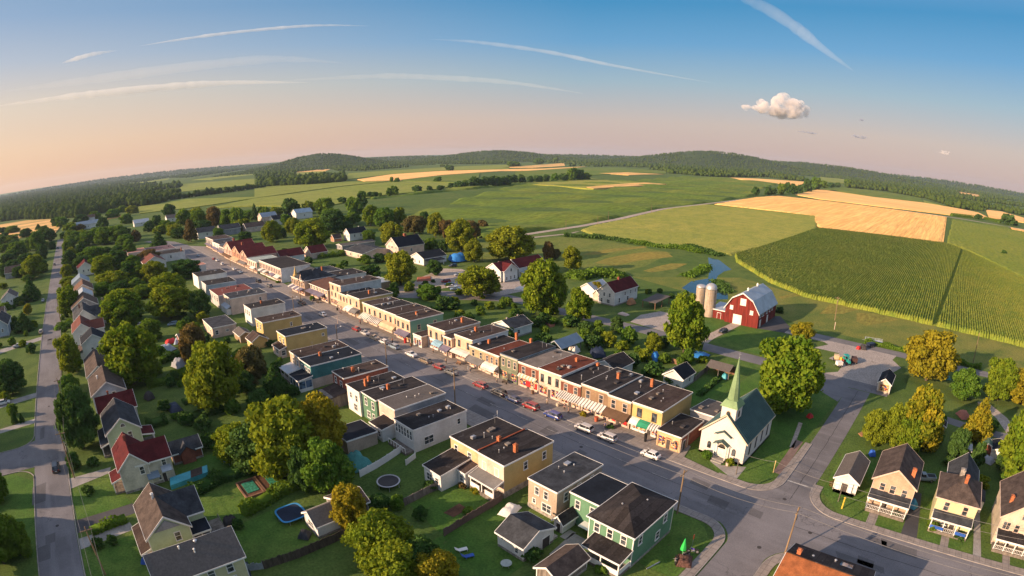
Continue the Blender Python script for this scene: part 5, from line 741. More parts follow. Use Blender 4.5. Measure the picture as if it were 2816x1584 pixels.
# ------------------------------------------------------------------ trees
leafG=leafmat('green_leaves',(.035,.085,.012),(.075,.13,.018),(.08,.12,.014)); leafY=leafmat('yellow_green_leaves',(.04,.088,.008),(.125,.16,.013),(.13,.14,.013),.35)
leafD=leafmat('dark_leaves',(.02,.05,.012),(.042,.082,.018),(.045,.08,.02),.25); leafR=leafmat('rust_leaves',(.07,.05,.02),(.115,.08,.03),(.07,.07,.025),.3); leafO=leafmat('golden_leaves',(.07,.1,.009),(.2,.165,.013),(.17,.14,.013),.35)
bark=mat('tree_bark',(.1,.075,.055),nv=.4,ns=1.,stretch=(2,2,.4))
def lobes_round(r,n,zr):
    L=[(0,0,.5,.55),(0,0,.3,.45),(.05,0,.72,.42)]
    for i in range(n):
        a=6.28319*(i*.618+r.random()*.2); t=(i+.5)/n; z=.16+t*.74; prof=(1-abs((t-.42)/.62)**2.3)**.6 if abs(t-.42)<.62 else .1; rad=.74*prof*r.uniform(.7,1.15); L.append((rad*math.cos(a),rad*math.sin(a),z+r.uniform(-.05,.05),r.uniform(.13,.3)))
    return L
def lobes_tall(r,n,zr):
    L=[(0,0,.3,.45),(0,0,.5,.45),(0,0,.72,.34),(0,0,.88,.2)]
    for i in range(n):
        a=6.28319*i*.618+r.random()*.5; t=(i+.5)/n; rad=.68*(1-max(0,t-.3)**1.5*1.3)*r.uniform(.75,1.15); L.append((rad*math.cos(a),rad*math.sin(a),.1+t*.84,r.uniform(.14,.3)*(1.1-.45*t)))
    return L
def lobes_cone(r,n,zr):
    L=[(0,0,.2,.5),(0,0,.4,.4),(0,0,.6,.28),(0,0,.78,.16),(0,0,.95,.06)]
    for i in range(n):
        t=i/n; a=6.28319*i*.618; w=(1-t)**.9*.8; L.append((w*math.cos(a),w*math.sin(a),.08+t*.88,.1+.2*(1-t)))
    return L
def icos(sub):
    bm=bmesh.new(); bmesh.ops.create_icosphere(bm,subdivisions=sub,radius=1); v=np.array([x.co[:] for x in bm.verts]); f=np.array([[y.index for y in x.verts] for x in bm.faces]); bm.free(); return v,f
ICO1,ICO2=icos(1),icos(2)
def crown_mesh(name,L,nleaf,size,seed,m,zr=2.,droop=0.,core=.6):
    g=np.random.RandomState(seed); C=np.array([l[:3] for l in L])*np.array([1,1,zr]); Rr=np.array([l[3] for l in L]); w=Rr**2; pick=g.choice(len(L),nleaf*3,p=w/w.sum())
    d=g.randn(nleaf*3,3); d/=np.linalg.norm(d,axis=1)[:,None]; rr=Rr[pick]*(.7+.55*g.rand(nleaf*3)**1.3); P=C[pick]+d*rr[:,None]*np.array([1,1,.85])
    dist=np.linalg.norm((P[:,None,:]-C[None])/np.array([1,1,.85]),axis=2)/Rr[None]; dist[np.arange(len(P)),pick]=9; keep=(dist.min(1)>.8)&(P[:,2]>.03); P,d,pick=P[keep][:nleaf],d[keep][:nleaf],pick[keep][:nleaf]
    n=len(P); nr=d*.8+g.randn(n,3)*.55; nr/=np.linalg.norm(nr,axis=1)[:,None]; t=np.cross(nr,g.randn(n,3)); t/=np.linalg.norm(t,axis=1)[:,None]; b_=np.cross(nr,t); b_[:,2]-=droop
    s=size*(.6+.9*g.rand(n))[:,None]; e=(.55+.5*g.rand(n))[:,None]
    V=np.stack([P+t*s,P+b_*s*e,P-t*s,P-b_*s*e],1).reshape(-1,3)/np.array([1,1,zr]); F=np.arange(4*n).reshape(n,4)
    lt=g.rand(len(L)); tint=np.clip(lt[pick]*.65+g.rand(n)*.55-.1,0,1)
    cv,cf=ICO1; vs=[V]; fs=[F]; off=4*n; ti=[tint]
    for (x,y,z,r) in L:
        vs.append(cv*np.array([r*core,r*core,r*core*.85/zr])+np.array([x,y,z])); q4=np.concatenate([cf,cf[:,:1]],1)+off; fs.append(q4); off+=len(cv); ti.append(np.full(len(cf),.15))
    v=np.concatenate(vs); f=np.concatenate(fs); tt=np.concatenate(ti)
    me=bpy.data.meshes.new(name); polys=[tuple(a) if a[3]!=a[0] else tuple(a[:3]) for a in f.tolist()]; me.from_pydata(v.tolist(),[],polys); at_=me.attributes.new('tint','FLOAT','FACE'); at_.data.foreach_set('value',tt.astype(np.float32)); me.materials.append(m); return me
def trunk_mesh(seed):
    r=random.Random(seed); b=MB(); b.tube((0,0,-.02),(.01,.0,.3),.055,.04,8); b.tube((.01,0,.3),(.02,.01,.68),.04,.015,7)
    for i in range(5):
        a=i*1.26+r.random(); z=.2+.09*i; b.tube((.01,0,z),(math.cos(a)*.4,math.sin(a)*.4,z+.28),.02,.006,5)
    me=bpy.data.meshes.new('trunk'); me.from_pydata(b.v,[],b.f); me.materials.append(bark); return me
_r=random.Random(3); CR={}
for k,m_ in (('g',leafG),('y',leafY),('d',leafD),('r',leafR),('o',leafO)):
    CR[k]=[crown_mesh('crown',lobes_round(_r,44+6*i,2.),9000,.05,10*i+ord(k),m_,2.) for i in range(3 if k in 'gy' else 2)]
    CR[k+'s']=[crown_mesh('crown',lobes_round(_r,14+3*i,1.5),1500,.12,77*i+ord(k),m_,1.5) for i in range(2)]
    CR[k+'t']=[crown_mesh('crown',lobes_tall(_r,44,2.8),9000,.052,33+ord(k)+i,m_,2.8) for i in range(2 if k in 'gy' else 1)]
for k,m_ in (('c',leafD),('k',leafO)): CR[k]=[crown_mesh('crown',lobes_cone(_r,40,2.6),5200,.06,5+ord(k),m_,2.6,droop=.4)]
TRK=[trunk_mesh(i) for i in range(3)]
KIND=dict(g=('green','round tree'),y=('yellow-green','round tree'),d=('dark green','round tree'),r=('rust-brown','tree'),o=('golden','round tree'),c=('dark','conifer'),k=('golden','conifer'))
TREES=[]
def tree(x,y,h,r,k,label=None,group='trees among the houses',parts=True,cat='tree',name='tree'):
    v=CR[k]; i=RND.randrange(len(v)); k0=k[0]
    o=thing(name,label,cat,(x,y,0),group); o.rotation_euler.z=RND.uniform(0,6.28)
    tr=bpy.data.objects.new('trunk',TRK[RND.randrange(3)]); tr.parent=o; tr.scale=(r*1.15 if r*1.15<h*.55 else h*.55,)*2+(h,); COL.objects.link(tr)
    c=bpy.data.objects.new('crown',v[i]); c.parent=o; c.scale=(r,r*RND.uniform(.92,1.08),h*.95); c.rotation_euler.z=RND.uniform(0,6.28); COL.objects.link(c)
    TREES.append((o,x,y,h,r,k,label)); return o
def ptree(tl,u,vb,vt,w,k,label=None,**kw):
    X,Yb=px(tl,u,vb); x,y=at(X,Yb); d=math.hypot(x,y); rt=ray(*px(tl,u,vt)); h=EYE+rt.z/math.hypot(rt.x,rt.y)*d
    r=w/2/TILE[tl][2]/FPX*math.hypot(d,EYE)*(1.2 if tl in 'AB' else 1.2 if tl in 'QMP' else 1.08)
    if -21.5-r*.8<x<-13.2+r*.8 and y<640: x=-13.2+r*.8 if x>-17.3 else -21.6-r*.8
    h=min(max(h,2.0),max(26,r*3.2)); return tree(x,y,h,r,k,label,**kw)
TL="""A 160 640 540 170 g;A 30 640 560 130 d;A 550 640 540 140 g;A 140 760 650 190 y;A 300 840 720 190 d;A 480 770 640 170 d;A 560 840 740 130 g;A 20 780 650 150 g;A 150 960 830 200 g;A 330 1010 880 190 d;A 20 1150 1010 150 y;A 160 1110 960 180 d;A 500 1120 930 170 g;A 760 780 610 150 g;A 880 830 690 160 g;A 900 970 800 140 y;A 1010 720 590 190 y;A 1200 690 560 200 g;A 1380 700 560 180 g;A 1540 700 560 190 d;A 1560 790 640 200 g;A 1030 1120 900 200 d;A 1170 1130 940 200 g;A 1380 1100 870 220 g;A 1480 960 780 190 d;A 1660 1090 900 200 g;A 1560 1230 1060 190 d;A 1760 1200 1020 220 g;A 1300 1400 1230 210 g;A 1500 1400 1220 230 d;A 1800 1440 1260 230 g;A 1900 1000 860 160 d;A 2060 600 470 180 g;A 2230 700 560 170 d;A 2000 650 530 160 ys;A 2480 640 470 190 d;A 1860 620 480 140 ds;A 1180 480 360 170 gs;A 1010 520 400 180 ds;A 780 560 430 170 gs;A 880 620 500 170 ys;A 700 560 430 130 ds;A 1530 380 290 130 gs;B 480 600 470 150 d;B 250 520 380 160 g;B 1420 700 560 130 d;B 830 520 400 150 d;B 1000 470 350 150 gs;B 1480 540 400 150 gs;B 2150 520 400 170 g;B 2240 620 480 150 d
A 60 720 620 110 d;A 330 690 570 140 d;A 480 600 515 80 c;A 470 860 590 180 g;A 620 740 565 150 d;A 230 930 720 230 g;A 380 860 680 160 g;A 430 1195 880 280 y;A 90 1180 1000 180 d;A 240 1190 1040 140 d;A 350 1235 1150 140 g;A 390 1440 1180 210 c;A 790 960 720 130 g;A 820 700 610 130 d;A 850 1050 830 190 dt;A 770 1160 1040 160 g;A 840 1190 1010 130 y;A 790 1330 1180 220 y;A 820 1449 1300 220 y;A 950 760 600 170 g;A 1110 790 590 220 g;A 1300 780 540 210 g;A 1460 760 525 270 g;A 1150 1010 790 310 g;A 1290 1190 890 270 y;A 1470 1090 830 230 d;A 1610 950 690 230 gt;A 1700 740 590 140 rs;A 1980 810 600 180 c;A 1420 1320 1090 370 y;A 1620 1210 980 190 d;A 1550 1460 1330 350 y;A 1700 1340 1190 190 g;A 1860 1040 830 250 r;A 1940 1240 960 270 y;A 2120 1490 1110 450 y;A 2330 1190 950 330 d;A 2380 750 440 170 rt;A 2180 680 510 180 y;A 2290 540 330 190 gs;A 2110 420 270 160 ds;A 1580 520 390 160 gs;A 1280 590 430 140 ds;A 1010 600 520 150 rs;A 1410 450 330 180 gs;A 1650 390 290 160 ys;A 1950 550 410 130 ds;A 2450 490 310 210 ys;A 60 870 760 150 g;A 190 820 700 140 d;A 530 960 760 150 d;A 90 1020 880 170 d;A 540 1130 960 120 d;A 40 1330 1250 110 y;A 740 820 720 90 d;A 1010 900 760 120 d;A 1330 930 800 150 d;A 1560 1060 900 140 d;A 1180 640 560 110 ds
B 590 570 290 180 r;B 740 570 330 160 g;B 880 570 310 190 gs;B 930 610 450 230 y;B 1090 480 250 100 ct;B 1210 470 300 160 gs;B 1350 430 310 160 ys;B 1540 410 200 230 ds;B 1770 400 235 170 ys;B 1960 420 190 240 gs;B 2020 570 320 210 g;B 2080 640 330 290 d;B 1300 750 460 230 y;B 1560 650 430 190 y;B 1800 820 430 390 y;B 2340 450 190 210 gs;B 2430 340 115 130 ds;B 2300 530 370 180 g;B 2180 265 185 100 ds;B 390 560 330 200 g;B 300 640 470 120 d;B 640 700 560 130 g;B 960 730 610 170 d;B 1160 560 480 130 g;B 60 640 480 150 g
C 450 550 270 190 y;C 620 560 300 260 g;C 800 530 300 190 y;C 700 780 480 310 y;C 1000 650 400 290 r;C 1120 530 360 130 d;C 1260 690 360 210 y;C 1400 700 450 190 r;C 1580 870 440 360 y;C 1700 740 470 260 r;C 1850 610 470 140 rs;C 1740 1000 690 240 y;C 2200 975 530 570 y;C 830 1285 840 390 y;C 1240 1160 960 180 d;C 1800 1430 1020 490 y;C 430 730 590 160 g;C 1030 840 700 190 d;C 1200 840 690 180 g;C 1350 870 720 140 d;C 380 1020 900 190 g;C 560 1000 880 150 d;C 1180 1460 1270 300 g;C 470 1150 1030 200 ds
N 80 250 120 180 ds;Z 1497 868 703 120 y;Z 1592 888 786 70 y;U 665 1185 940 165 y;U 440 1090 900 115 r;U 890 1430 1280 120 o;U 510 1080 970 90 r
O 1160 690 70 410 y;O 490 475 320 140 d;O 860 670 490 180 y;O 620 600 440 210 gs;O 1200 800 640 120 g;O 180 560 450 160 gs;O 400 620 470 180 ys;O 780 770 640 160 ys;O 860 920 780 240 ds;O 640 840 690 140 ds;O 1060 1010 910 180 ds;O 300 470 360 110 gs;O 180 470 380 150 ds;O 950 620 520 150 d
N 720 560 440 150 ds;N 840 470 380 130 gs;N 1060 640 490 220 ds;N 800 310 250 170 gs;N 1160 400 330 140 gs;N 1330 420 310 190 ds;N 1560 640 510 200 ds;N 1620 520 430 150 gs;N 440 310 220 110 gs;N 150 250 160 170 ds;N 700 210 130 150 gs
P 720 1255 490 620 y;P 880 565 365 210 o;P 860 640 560 150 ds;Q 690 965 400 440 o;Q 1060 1150 820 260 g;Q 1400 1160 700 310 y;Q 1640 1200 830 360 o;M 330 240 -200 250 y;M 540 262 -395 340 o;M 160 215 -150 250 y;M 450 300 -100 240 y;M 650 250 -180 230 o;M 1110 175 -300 265 k;M 1510 560 -240 480 y;M 920 330 20 190 d;M 1110 440 160 120 ds;M 1440 560 420 180 g;M 700 190 60 200 d;M 870 400 320 130 ds
D 130 1095 715 320 d;D 250 470 255 210 c;D 310 165 -10 200 c;D 285 310 190 90 o;D 610 335 10 230 y;D 610 905 495 250 y;D 760 880 660 180 y;D 640 1110 900 200 g;D 620 1700 990 420 d;D 1230 410 40 430 y;D 1330 1000 345 600 y;D 1500 560 330 230 g;D 200 210 120 120 d;D 60 260 180 120 g;D 110 460 380 100 d;D 150 1390 1240 70 c;D 225 1380 1270 55 c;D 690 430 380 150 d
F 260 345 -30 430 y;F 560 340 40 200 d;F 500 800 380 280 r;F 730 1255 530 550 y;F 1070 1010 590 310 r;F 1300 1080 780 260 c;F 980 1090 850 250 d;F 1000 760 640 260 g;F 480 1160 1000 130 y;F 1150 1250 1050 280 d;F 1330 1140 950 150 d;F 1230 620 560 110 d;F 460 470 380 150 ys
G 860 360 0 400 y;G 1100 430 150 230 d;Z 800 1300 1085 190 y;Z 880 1270 1080 150 o;Z 720 1290 1150 150 d;I 290 660 130 450 g;I 60 640 200 220 d;I 510 990 570 330 o;I 790 1270 850 540 y;I 920 1560 1150 560 y;I 1290 1560 1230 440 o;I 760 820 680 220 d;I 1180 1420 1090 380 d;I 1160 900 800 160 ds;I 930 820 690 150 gs;I 1240 640 580 130 ds
E 40 1330 680 340 g;E 30 740 350 180 g;E 200 1250 800 280 g;E -150 1000 500 300 d;E -200 300 50 260 d;E 840 680 620 110 ds;E 560 480 300 150 d;E 930 1180 1130 120 ds;E 1060 1150 1090 110 ds;G 340 1160 1090 60 ds;G 540 640 600 120 ds;G 870 1000 930 120 ds"""
for ln in TL.split('\n'):
    for w in ln.split(';'):
        t,u,vb,vt,wd,k=w.split(); ptree(t,float(u),float(vb),float(vt),float(wd),k if k in CR else k[0])
# unseen trees across the side street, added to shade the near yards
for x,y,h,r in ((-34,60,15,5.5),(-33,74,16,5.5),(-46,70,18,6.5),(-44,88,17,6),(-40,101,14,5.5),(-56,110,18,6.5),(-38,44,15,5.5),(-52,54,18,6.5),(-60,92,19,7),(-66,74,19,7),(-62,128,18,6.5),(-44,152,15,5.5),(-58,146,17,6.5),(-48,30,17,6.5),(-36,24,14,5.5)): tree(x,y,h,r,RND.choice(['d','g','dt']))
NT=len(TREES)
BOX=[]
for o in list(SC.objects):
    if o.type=='MESH' and o.parent is not None and (o.name.startswith('wall') or 'wall' in o.name):
        v=[o.parent.location+x.co for x in o.data.vertices]; BOX.append((min(p.x for p in v),max(p.x for p in v),min(p.y for p in v),max(p.y for p in v)))
def free(x,y,m): return all(not(a-m<x<b+m and c-m<y<d+m) for a,b,c,d in BOX)
gs_=random.Random(21); cnt=0
for (x0,x1,y0,y1,n,sz) in ((111,149,62,200,62,(1.2,2.6)),(14,50,100,205,46,(1.2,2.6)),(12,48,205,330,22,(1.6,3)),(-13,-5,95,330,16,(.9,1.6)),(-60,-24,140,330,18,(1.3,2.6)),(112,150,208,330,16,(1.5,3)),(112,148,-60,8,12,(1.2,2.4)),(196,214,60,130,10,(1.2,2.2)),(50,56,100,150,3,(.9,1.4))):
    k=0; tries=0
    while k<n and tries<400:
        tries+=1; x,y=gs_.uniform(x0,x1),gs_.uniform(y0,y1); r=gs_.uniform(*sz)
        if free(x,y,r*.8) and not(112<x<128 and 46<y<64): tree(x,y,r*gs_.uniform(1.1,1.7),r,gs_.choice(['gs','gs','ds','ds','ys']),group='garden shrubs',cat='shrub',name='shrub'); k+=1
# hedgerow trees one can tell apart
HED="""Y 1090 615 530 100;Y 1170 600 540 80;Y 1220 600 540 70;Y 1270 590 550 50;Y 1360 583 500 80;Y 1420 573 480 90;Y 1645 553 475 100;Y 1770 533 480 70;Y 1880 523 475 80;Y 1985 505 450 70;Y 1385 447 390 45;Y 1445 447 400 70;Y 1855 442 390 95;Y 1975 330 270 90
U 680 470 380 1;V 680 470 390 80;V 800 470 390 80;V 850 465 400 80;V 930 465 355 90;V 985 455 345 60;V 1040 460 360 80;V 1100 455 370 60;V 1170 440 310 90;V 1260 420 300 140;V 1330 405 330 80;V 1400 400 350 70;V 1460 395 350 70;V 1560 395 320 90;U 510 165 115 70;U 110 200 150 150;U 350 175 120 120;W 1500 700 650 90;W 1770 750 645 140;W 1850 760 710 60;W 1740 1040 990 60"""
for ln in HED.split('\n'):
    for w in ln.split(';'):
        t,u,vb,vt,wd=w.split(); 
        if float(wd)>2: ptree(t,float(u),float(vb),float(vt),float(wd),RND.choice(['gs','ds','ds']),group='hedgerow trees in the fields')
def hrow(t,p0,p1,n,hw,k=('ds','gs','ds')):
    for i in range(n):
        f=(i+.5+RND.uniform(-.2,.2))/n; u=p0[0]+(p1[0]-p0[0])*f; v=p0[1]+(p1[1]-p0[1])*f; w=hw*RND.uniform(.75,1.3); ptree(t,u,v,v-w*RND.uniform(.75,1.2),w,RND.choice(k),group='hedgerow trees in the fields')
hrow('Y',(2040,508),(2576,478),8,105); hrow('U',(10,372),(840,328),11,90); 
# unique wording for every tree, from what it stands beside
def rel(tx,ty,lx,ly):
    a,b=camxy(tx,ty); c,d=camxy(lx,ly); dx,dy=a-c,b-d
    return ('right of' if dx>0 else 'left of') if abs(dx)>abs(dy)*.8 else ('behind' if dy>0 else 'in front of')
used={}
for (o,x,y,h,r,k,lb) in TREES:
    if o['group'].startswith('hedgerow'): continue
    nm,kd=KIND[k[0]]; big='tall' if h>15 else 'big' if r>4.6 else 'small' if h<6 else 'mid-sized'; kd='bushy tree' if h<6 and kd=='round tree' else kd; big,kd=(('large' if r>2.2 else 'mid-sized' if r>1.6 else 'small'),'shrub') if o['category']=='shrub' else (big,kd)
    L=sorted(LM,key=lambda l:(l[1]-x)**2+(l[2]-y)**2)
    cands=[f"{big} {nm} {kd} {rel(x,y,l[1],l[2])} the {l[0]}" for l in L[:2]]+[f"{big} {nm} {kd} {rel(x,y,L[i][1],L[i][2])} the {L[i][0]}, {rel(x,y,L[j][1],L[j][2])} the {L[j][0]}" for i,j in ((0,1),(0,2),(1,2),(0,3),(1,3),(2,3),(0,4),(1,4),(0,5),(1,5),(2,5))]
    for c in cands:
        if c not in used and len(c.split())<=16: break
    else:
        c=' '.join(cands[0].split()[:13])
    used[c]=1; o['label']=c
hcount={}
for (o,x,y,h,r,k,lb) in TREES:
    if o['group'].startswith('hedgerow'):
        a,_=camxy(x,y); d=math.hypot(x,y); o['label']=f"{'dark' if k[0]=='d' else 'green'} hedgerow tree "+('along the hedge below the far left-hand green fields' if a<-120 and d<900 else 'on the hedge line at the top of the large soybean field' if a<60 and d<1100 else 'by the crossroads at the end of the country road' if d<1200 and a<450 else 'standing among the distant fields near the woods')
# ------------------------------------------------------------------ hedges
def hedge(label,P,w,h,m=None,name='hedge'):
    g=np.random.RandomState(len(P)*7+int(w*10)); vs=[];fs=[];ti=[];off=0; bm_=MB()
    for a,c in zip(P,P[1:]):
        L=math.hypot(c[0]-a[0],c[1]-a[1]); ux,uy=(c[0]-a[0])/L,(c[1]-a[1])/L; n=int(L*(w+2*h)*(9 if name=='thicket' else 16))
        t=g.rand(n)*L; s=g.rand(n)*(w+2*h); th=name=='thicket'; wob=(.75+.45*np.sin(t*.35+g.rand()*6)*np.sin(t*.13+g.rand()*6)+.7*(g.rand(n)-.5)) if th else .8+.35*np.sin(t*.9+g.rand()*6)+.2*(g.rand(n)-.5)
        side=np.where(s<h,-w/2,np.where(s>h+w,w/2,s-h-w/2)); z=np.where(s<h,s,np.where(s>h+w,s-h-w,h))*wob
        side=side*(.9+.25*g.rand(n)); Pp=np.stack([a[0]+ux*t-uy*side,a[1]+uy*t+ux*side,z],-1); nr=g.randn(n,3); nr/=np.linalg.norm(nr,axis=1)[:,None]; tt=np.cross(nr,g.randn(n,3)); tt/=np.linalg.norm(tt,axis=1)[:,None]; bb=np.cross(nr,tt); sz=((.3+.5*g.rand(n)) if th else (.14+.2*g.rand(n)))[:,None]; Pp[:,:2]+=g.randn(n,2)*(1.1 if th else .05)
        vs.append(np.stack([Pp+tt*sz,Pp+bb*sz*.8,Pp-tt*sz,Pp-bb*sz*.8],1).reshape(-1,3)); fs.append(np.arange(4*n).reshape(n,4)+off); ti.append(g.rand(n)); off+=4*n
        hw=w*.42; lo=[(a[0]-uy*hw,a[1]+ux*hw),(c[0]-uy*hw,c[1]+ux*hw),(c[0]+uy*hw,c[1]-ux*hw),(a[0]+uy*hw,a[1]-ux*hw)]
        vs.append(np.array([(x,y,0) for x,y in lo]+[(x,y,h*.72) for x,y in lo])); fs.append(np.array([(4,5,6,7),(0,1,5,4),(1,2,6,5),(2,3,7,6),(3,0,4,7)])+off); ti.append(np.full(5,.2)); off+=8
    o=npmesh(name,np.concatenate(vs),np.concatenate(fs),m or leafD,tint=np.concatenate(ti)); return tag(o,label,'hedge','garden hedges')
hq=lambda t,s:[q(t,*map(float,p.split(','))) for p in s.split()]
hedge('clipped hedge between the dark driveway and the concrete path',hq('E','860,1050 1190,925'),2.0,1.4,leafG)
hedge('long dark hedge behind the raised beds and the turquoise roofed shed',hq('G','450,690 700,560 1180,400'),2.6,2.2); hedge('long green hedge in front of the two raised beds',hq('G','920,880 1250,690 1572,540'),2.4,1.8,leafG)
hedge('dark hedge wall under the big yellow-green garden tree',hq('F','340,1400 560,1320 780,1260')[::-1],2.6,2.0); hedge('curving clipped hedge beside the upper garden lawn',hq('F','20,1040 250,980 490,890'),2.4,2.2,leafG); hedge('short dark hedge near the grey garden tent',hq('F','170,790 340,720'),2.2,2.4)
hedge('low dark hedge dividing the long lawn from the church lawn',hq('O','1310,1120 1420,1030 1530,940'),1.4,1.0); hedge('dark hedge near the black garden tarp',hq('F','380,1200 530,1150'),2.2,1.8); hedge('shaggy hedge beneath the brick summerhouse garden',hq('D','1470,1440 1666,1380'),2.6,2.2)
hedge('hedge beside the maroon-roofed house front walk',hq('D','560,470 640,420 720,400'),2.6,2.0,leafG); hedge('bright field-edge hedge by the far wheat field',hq('W','1240,668 1440,690'),7,4.5,leafG); hedge('bright hedge along the field track by the far trees',hq('W','1560,700 1700,735'),7,4,leafG); hedge('tall grass hedge strip between the yard and the farm lane',[(196.4,24),(196.6,4),(196,-20)],2.4,1.4,leafG); hedge('bushy hedge by the tall cream block',hq('C','600,1230 740,1210'),3.5,2.4); hedge('hedge along the bungalow gardens',hq('B','1870,950 2080,930 2250,900'),4,2.6,leafG)
for i,(lb,s) in enumerate((('reedy thicket along the creek below the oat field','U 600,860 800,870 1080,895 1240,925'),('reedy thicket by the pond at the oat field corner','U 1240,925 1480,960 1740,980 1900,1020'),('thick bushes on the far bank of the pond','V 40,960 170,1000 340,1050'),('bushy thicket beyond the farmhouse meadow','U 690,1270 820,1230 1000,1230 1140,1250'),('green scrub on the near side of the pond','V 310,1300 360,1340 410,1400'),('scrub along the left bank of the pond','V 30,1250 130,1210 225,1150'))):
    t,pts=s.split(' ',1); hedge(lb,hq(t,pts),(5,5,5,7,3.5,3.5)[i],(1.7,1.7,1.6,2.6,1.1,1.1)[i],leafG if i%2 else leafD,'thicket')
# ------------------------------------------------------------------ far woods: nobody could count them
FZ=[('X','0,600 250,566 520,522 960,478 1250,486 1550,460 1840,478 1835,540 1650,655 1450,690 1230,690 1050,760 800,775 560,800 300,800 0,812'),('A','0,262 250,240 640,220 1200,200 1500,340 1300,382 1000,440 640,465 300,466 0,500'),('X','960,474 1240,442 1900,374 2300,316 2576,268 2576,300 2300,345 1890,402 1700,402 1560,425 1240,472'),
('Y','0,290 170,270 360,255 740,240 1290,215 1900,195 2576,215 2576,262 2360,272 2020,276 1900,292 1830,278 1580,292 1100,332 850,332 740,312 420,346 380,342 0,372'),('Y','0,492 30,352 120,330 380,345 430,385 725,386 900,352 920,442 560,472 150,490'),('U','0,92 380,82 600,76 1000,82 1300,98 1932,112 1932,152 1500,138 1250,140 700,160 590,190 430,166 280,126 0,142'),('U','590,196 700,152 1250,146 1500,166 1830,186 1932,190 1932,290 1580,266 1540,240 1180,212 1060,205 820,200'),
('V','0,140 350,110 860,140 1400,200 1932,268 1932,420 1540,396 1530,322 1340,302 1360,266 1200,262 900,238 700,242 710,302 300,302 0,276'),('V','720,302 790,252 1000,292 1160,342 1100,337 800,302'),('W','0,200 400,232 950,312 1400,382 1932,482 1932,530 1750,516 1520,502 1500,470 1240,430 1370,488 1520,512 1932,562 1932,665 1780,640 1590,592 1570,628 1300,602 1000,502 950,496 600,432 250,402 230,332 240,312 20,282 0,250')]
rf=np.random.RandomState(9); pts=[]
for t,s in FZ:
    P=[px(t,*map(float,p.split(','))) for p in s.split()]; y0,y1=min(p[1] for p in P),max(p[1] for p in P); x0,x1=min(p[0] for p in P),max(p[0] for p in P); yy=y1
    while yy>y0:
        x_=x0
        while x_<x1:
            X=x_+rf.uniform(-.5,.5); Y=yy+rf.uniform(-.5,.5); d=ray(X,Y)
            if d.z>-.0085: x_+=4; continue
            D=-EYE/d.z; w=max(3.4,8.5/D*FPX); x_+=w*rf.uniform(.7,1.2)
            if inside(P,np.array([X]),np.array([Y]))[0]: pts.append((d.x*D,d.y*D,D))
        dm=ray((x0+x1)/2,yy); D=EYE/max(.0085,-dm.z); yy-=max(1.0,10.*EYE/D/D*FPX)
pts=np.array([p for p in pts if p[2]<7000 and (p[2]<1500 or noise.noise(Vector((p[0]*.0022,p[1]*.0022,3.3)))>-.22)])
def blobs(name,pts,ico,m,sc,nleaf=0):
    cv,cf=ico; n=len(pts); nv=len(cv); r=np.maximum(4.6+4.2*rf.rand(n)**1.5,pts[:,2]*.0019)*sc; h=np.minimum(r*1.05,10)*(.65+.8*rf.rand(n))
    J=1+.34*(rf.rand(n,nv)-.5); V=cv[None]*J[:,:,None]*np.stack([r,r,h],-1)[:,None,:]+np.stack([pts[:,0],pts[:,1],h*.8],-1)[:,None,:]
    F=(cf[None]+(np.arange(n)*nv)[:,None,None]).reshape(-1,3); tt=rf.rand(n); ti=np.repeat(tt,len(cf))*.7+.3*rf.rand(len(F)); V=V.reshape(-1,3)
    if nleaf:
        d=rf.randn(n*nleaf,3); d/=np.linalg.norm(d,axis=1)[:,None]; d[:,2]=np.abs(d[:,2]*1.1)-.25; R3=np.repeat(np.stack([r,r,h],-1),nleaf,0); P=d*R3*(.9+.25*rf.rand(n*nleaf))[:,None]+np.repeat(np.stack([pts[:,0],pts[:,1],h*.8],-1),nleaf,0)
        t=rf.randn(n*nleaf,3); t/=np.linalg.norm(t,axis=1)[:,None]; b_=np.cross(t,rf.randn(n*nleaf,3)); b_/=np.linalg.norm(b_,axis=1)[:,None]; sz=R3[:,:1]*(.1+.16*rf.rand(n*nleaf))[:,None]
        lv=np.stack([P+t*sz,P+b_*sz,P-t*sz],1).reshape(-1,3); F=np.concatenate([F,np.arange(len(lv)).reshape(-1,3)+len(V)]); V=np.concatenate([V,lv]); ti=np.concatenate([ti,np.repeat(tt,nleaf)*.6+.4*rf.rand(n*nleaf)])
    return npmesh(name,V,F,m,kind='stuff',tint=ti)
leafF=leafmat('woodland_leaves',(.024,.052,.012),(.066,.095,.017),(.045,.07,.015),.15,1.15)
nr=pts[pts[:,2]<1400]; fr=pts[pts[:,2]>=1400]; print('forest',len(nr),len(fr))
blobs('near_woods',nr,ICO1,leafF,1.,90)
HM=[]
for u0,v0,u1,v1,n in ((20,226,1200,70,64),(1230,62,1560,30,18)):
    for i in range(n): f=(i+rf.rand())/n; x,y=q('B',u0+(u1-u0)*f,v0+(v1-v0)*f); HM.append((x+rf.randn()*3,y+rf.randn()*3,math.hypot(x,y)))
blobs('hedgerow_thicket',np.array(HM),ICO1,leafF,.75,120)
if len(fr)>22000: fr=fr[rf.permutation(len(fr))[:22000]]
blobs('far_woods',fr,ICO1,leafF,.95)
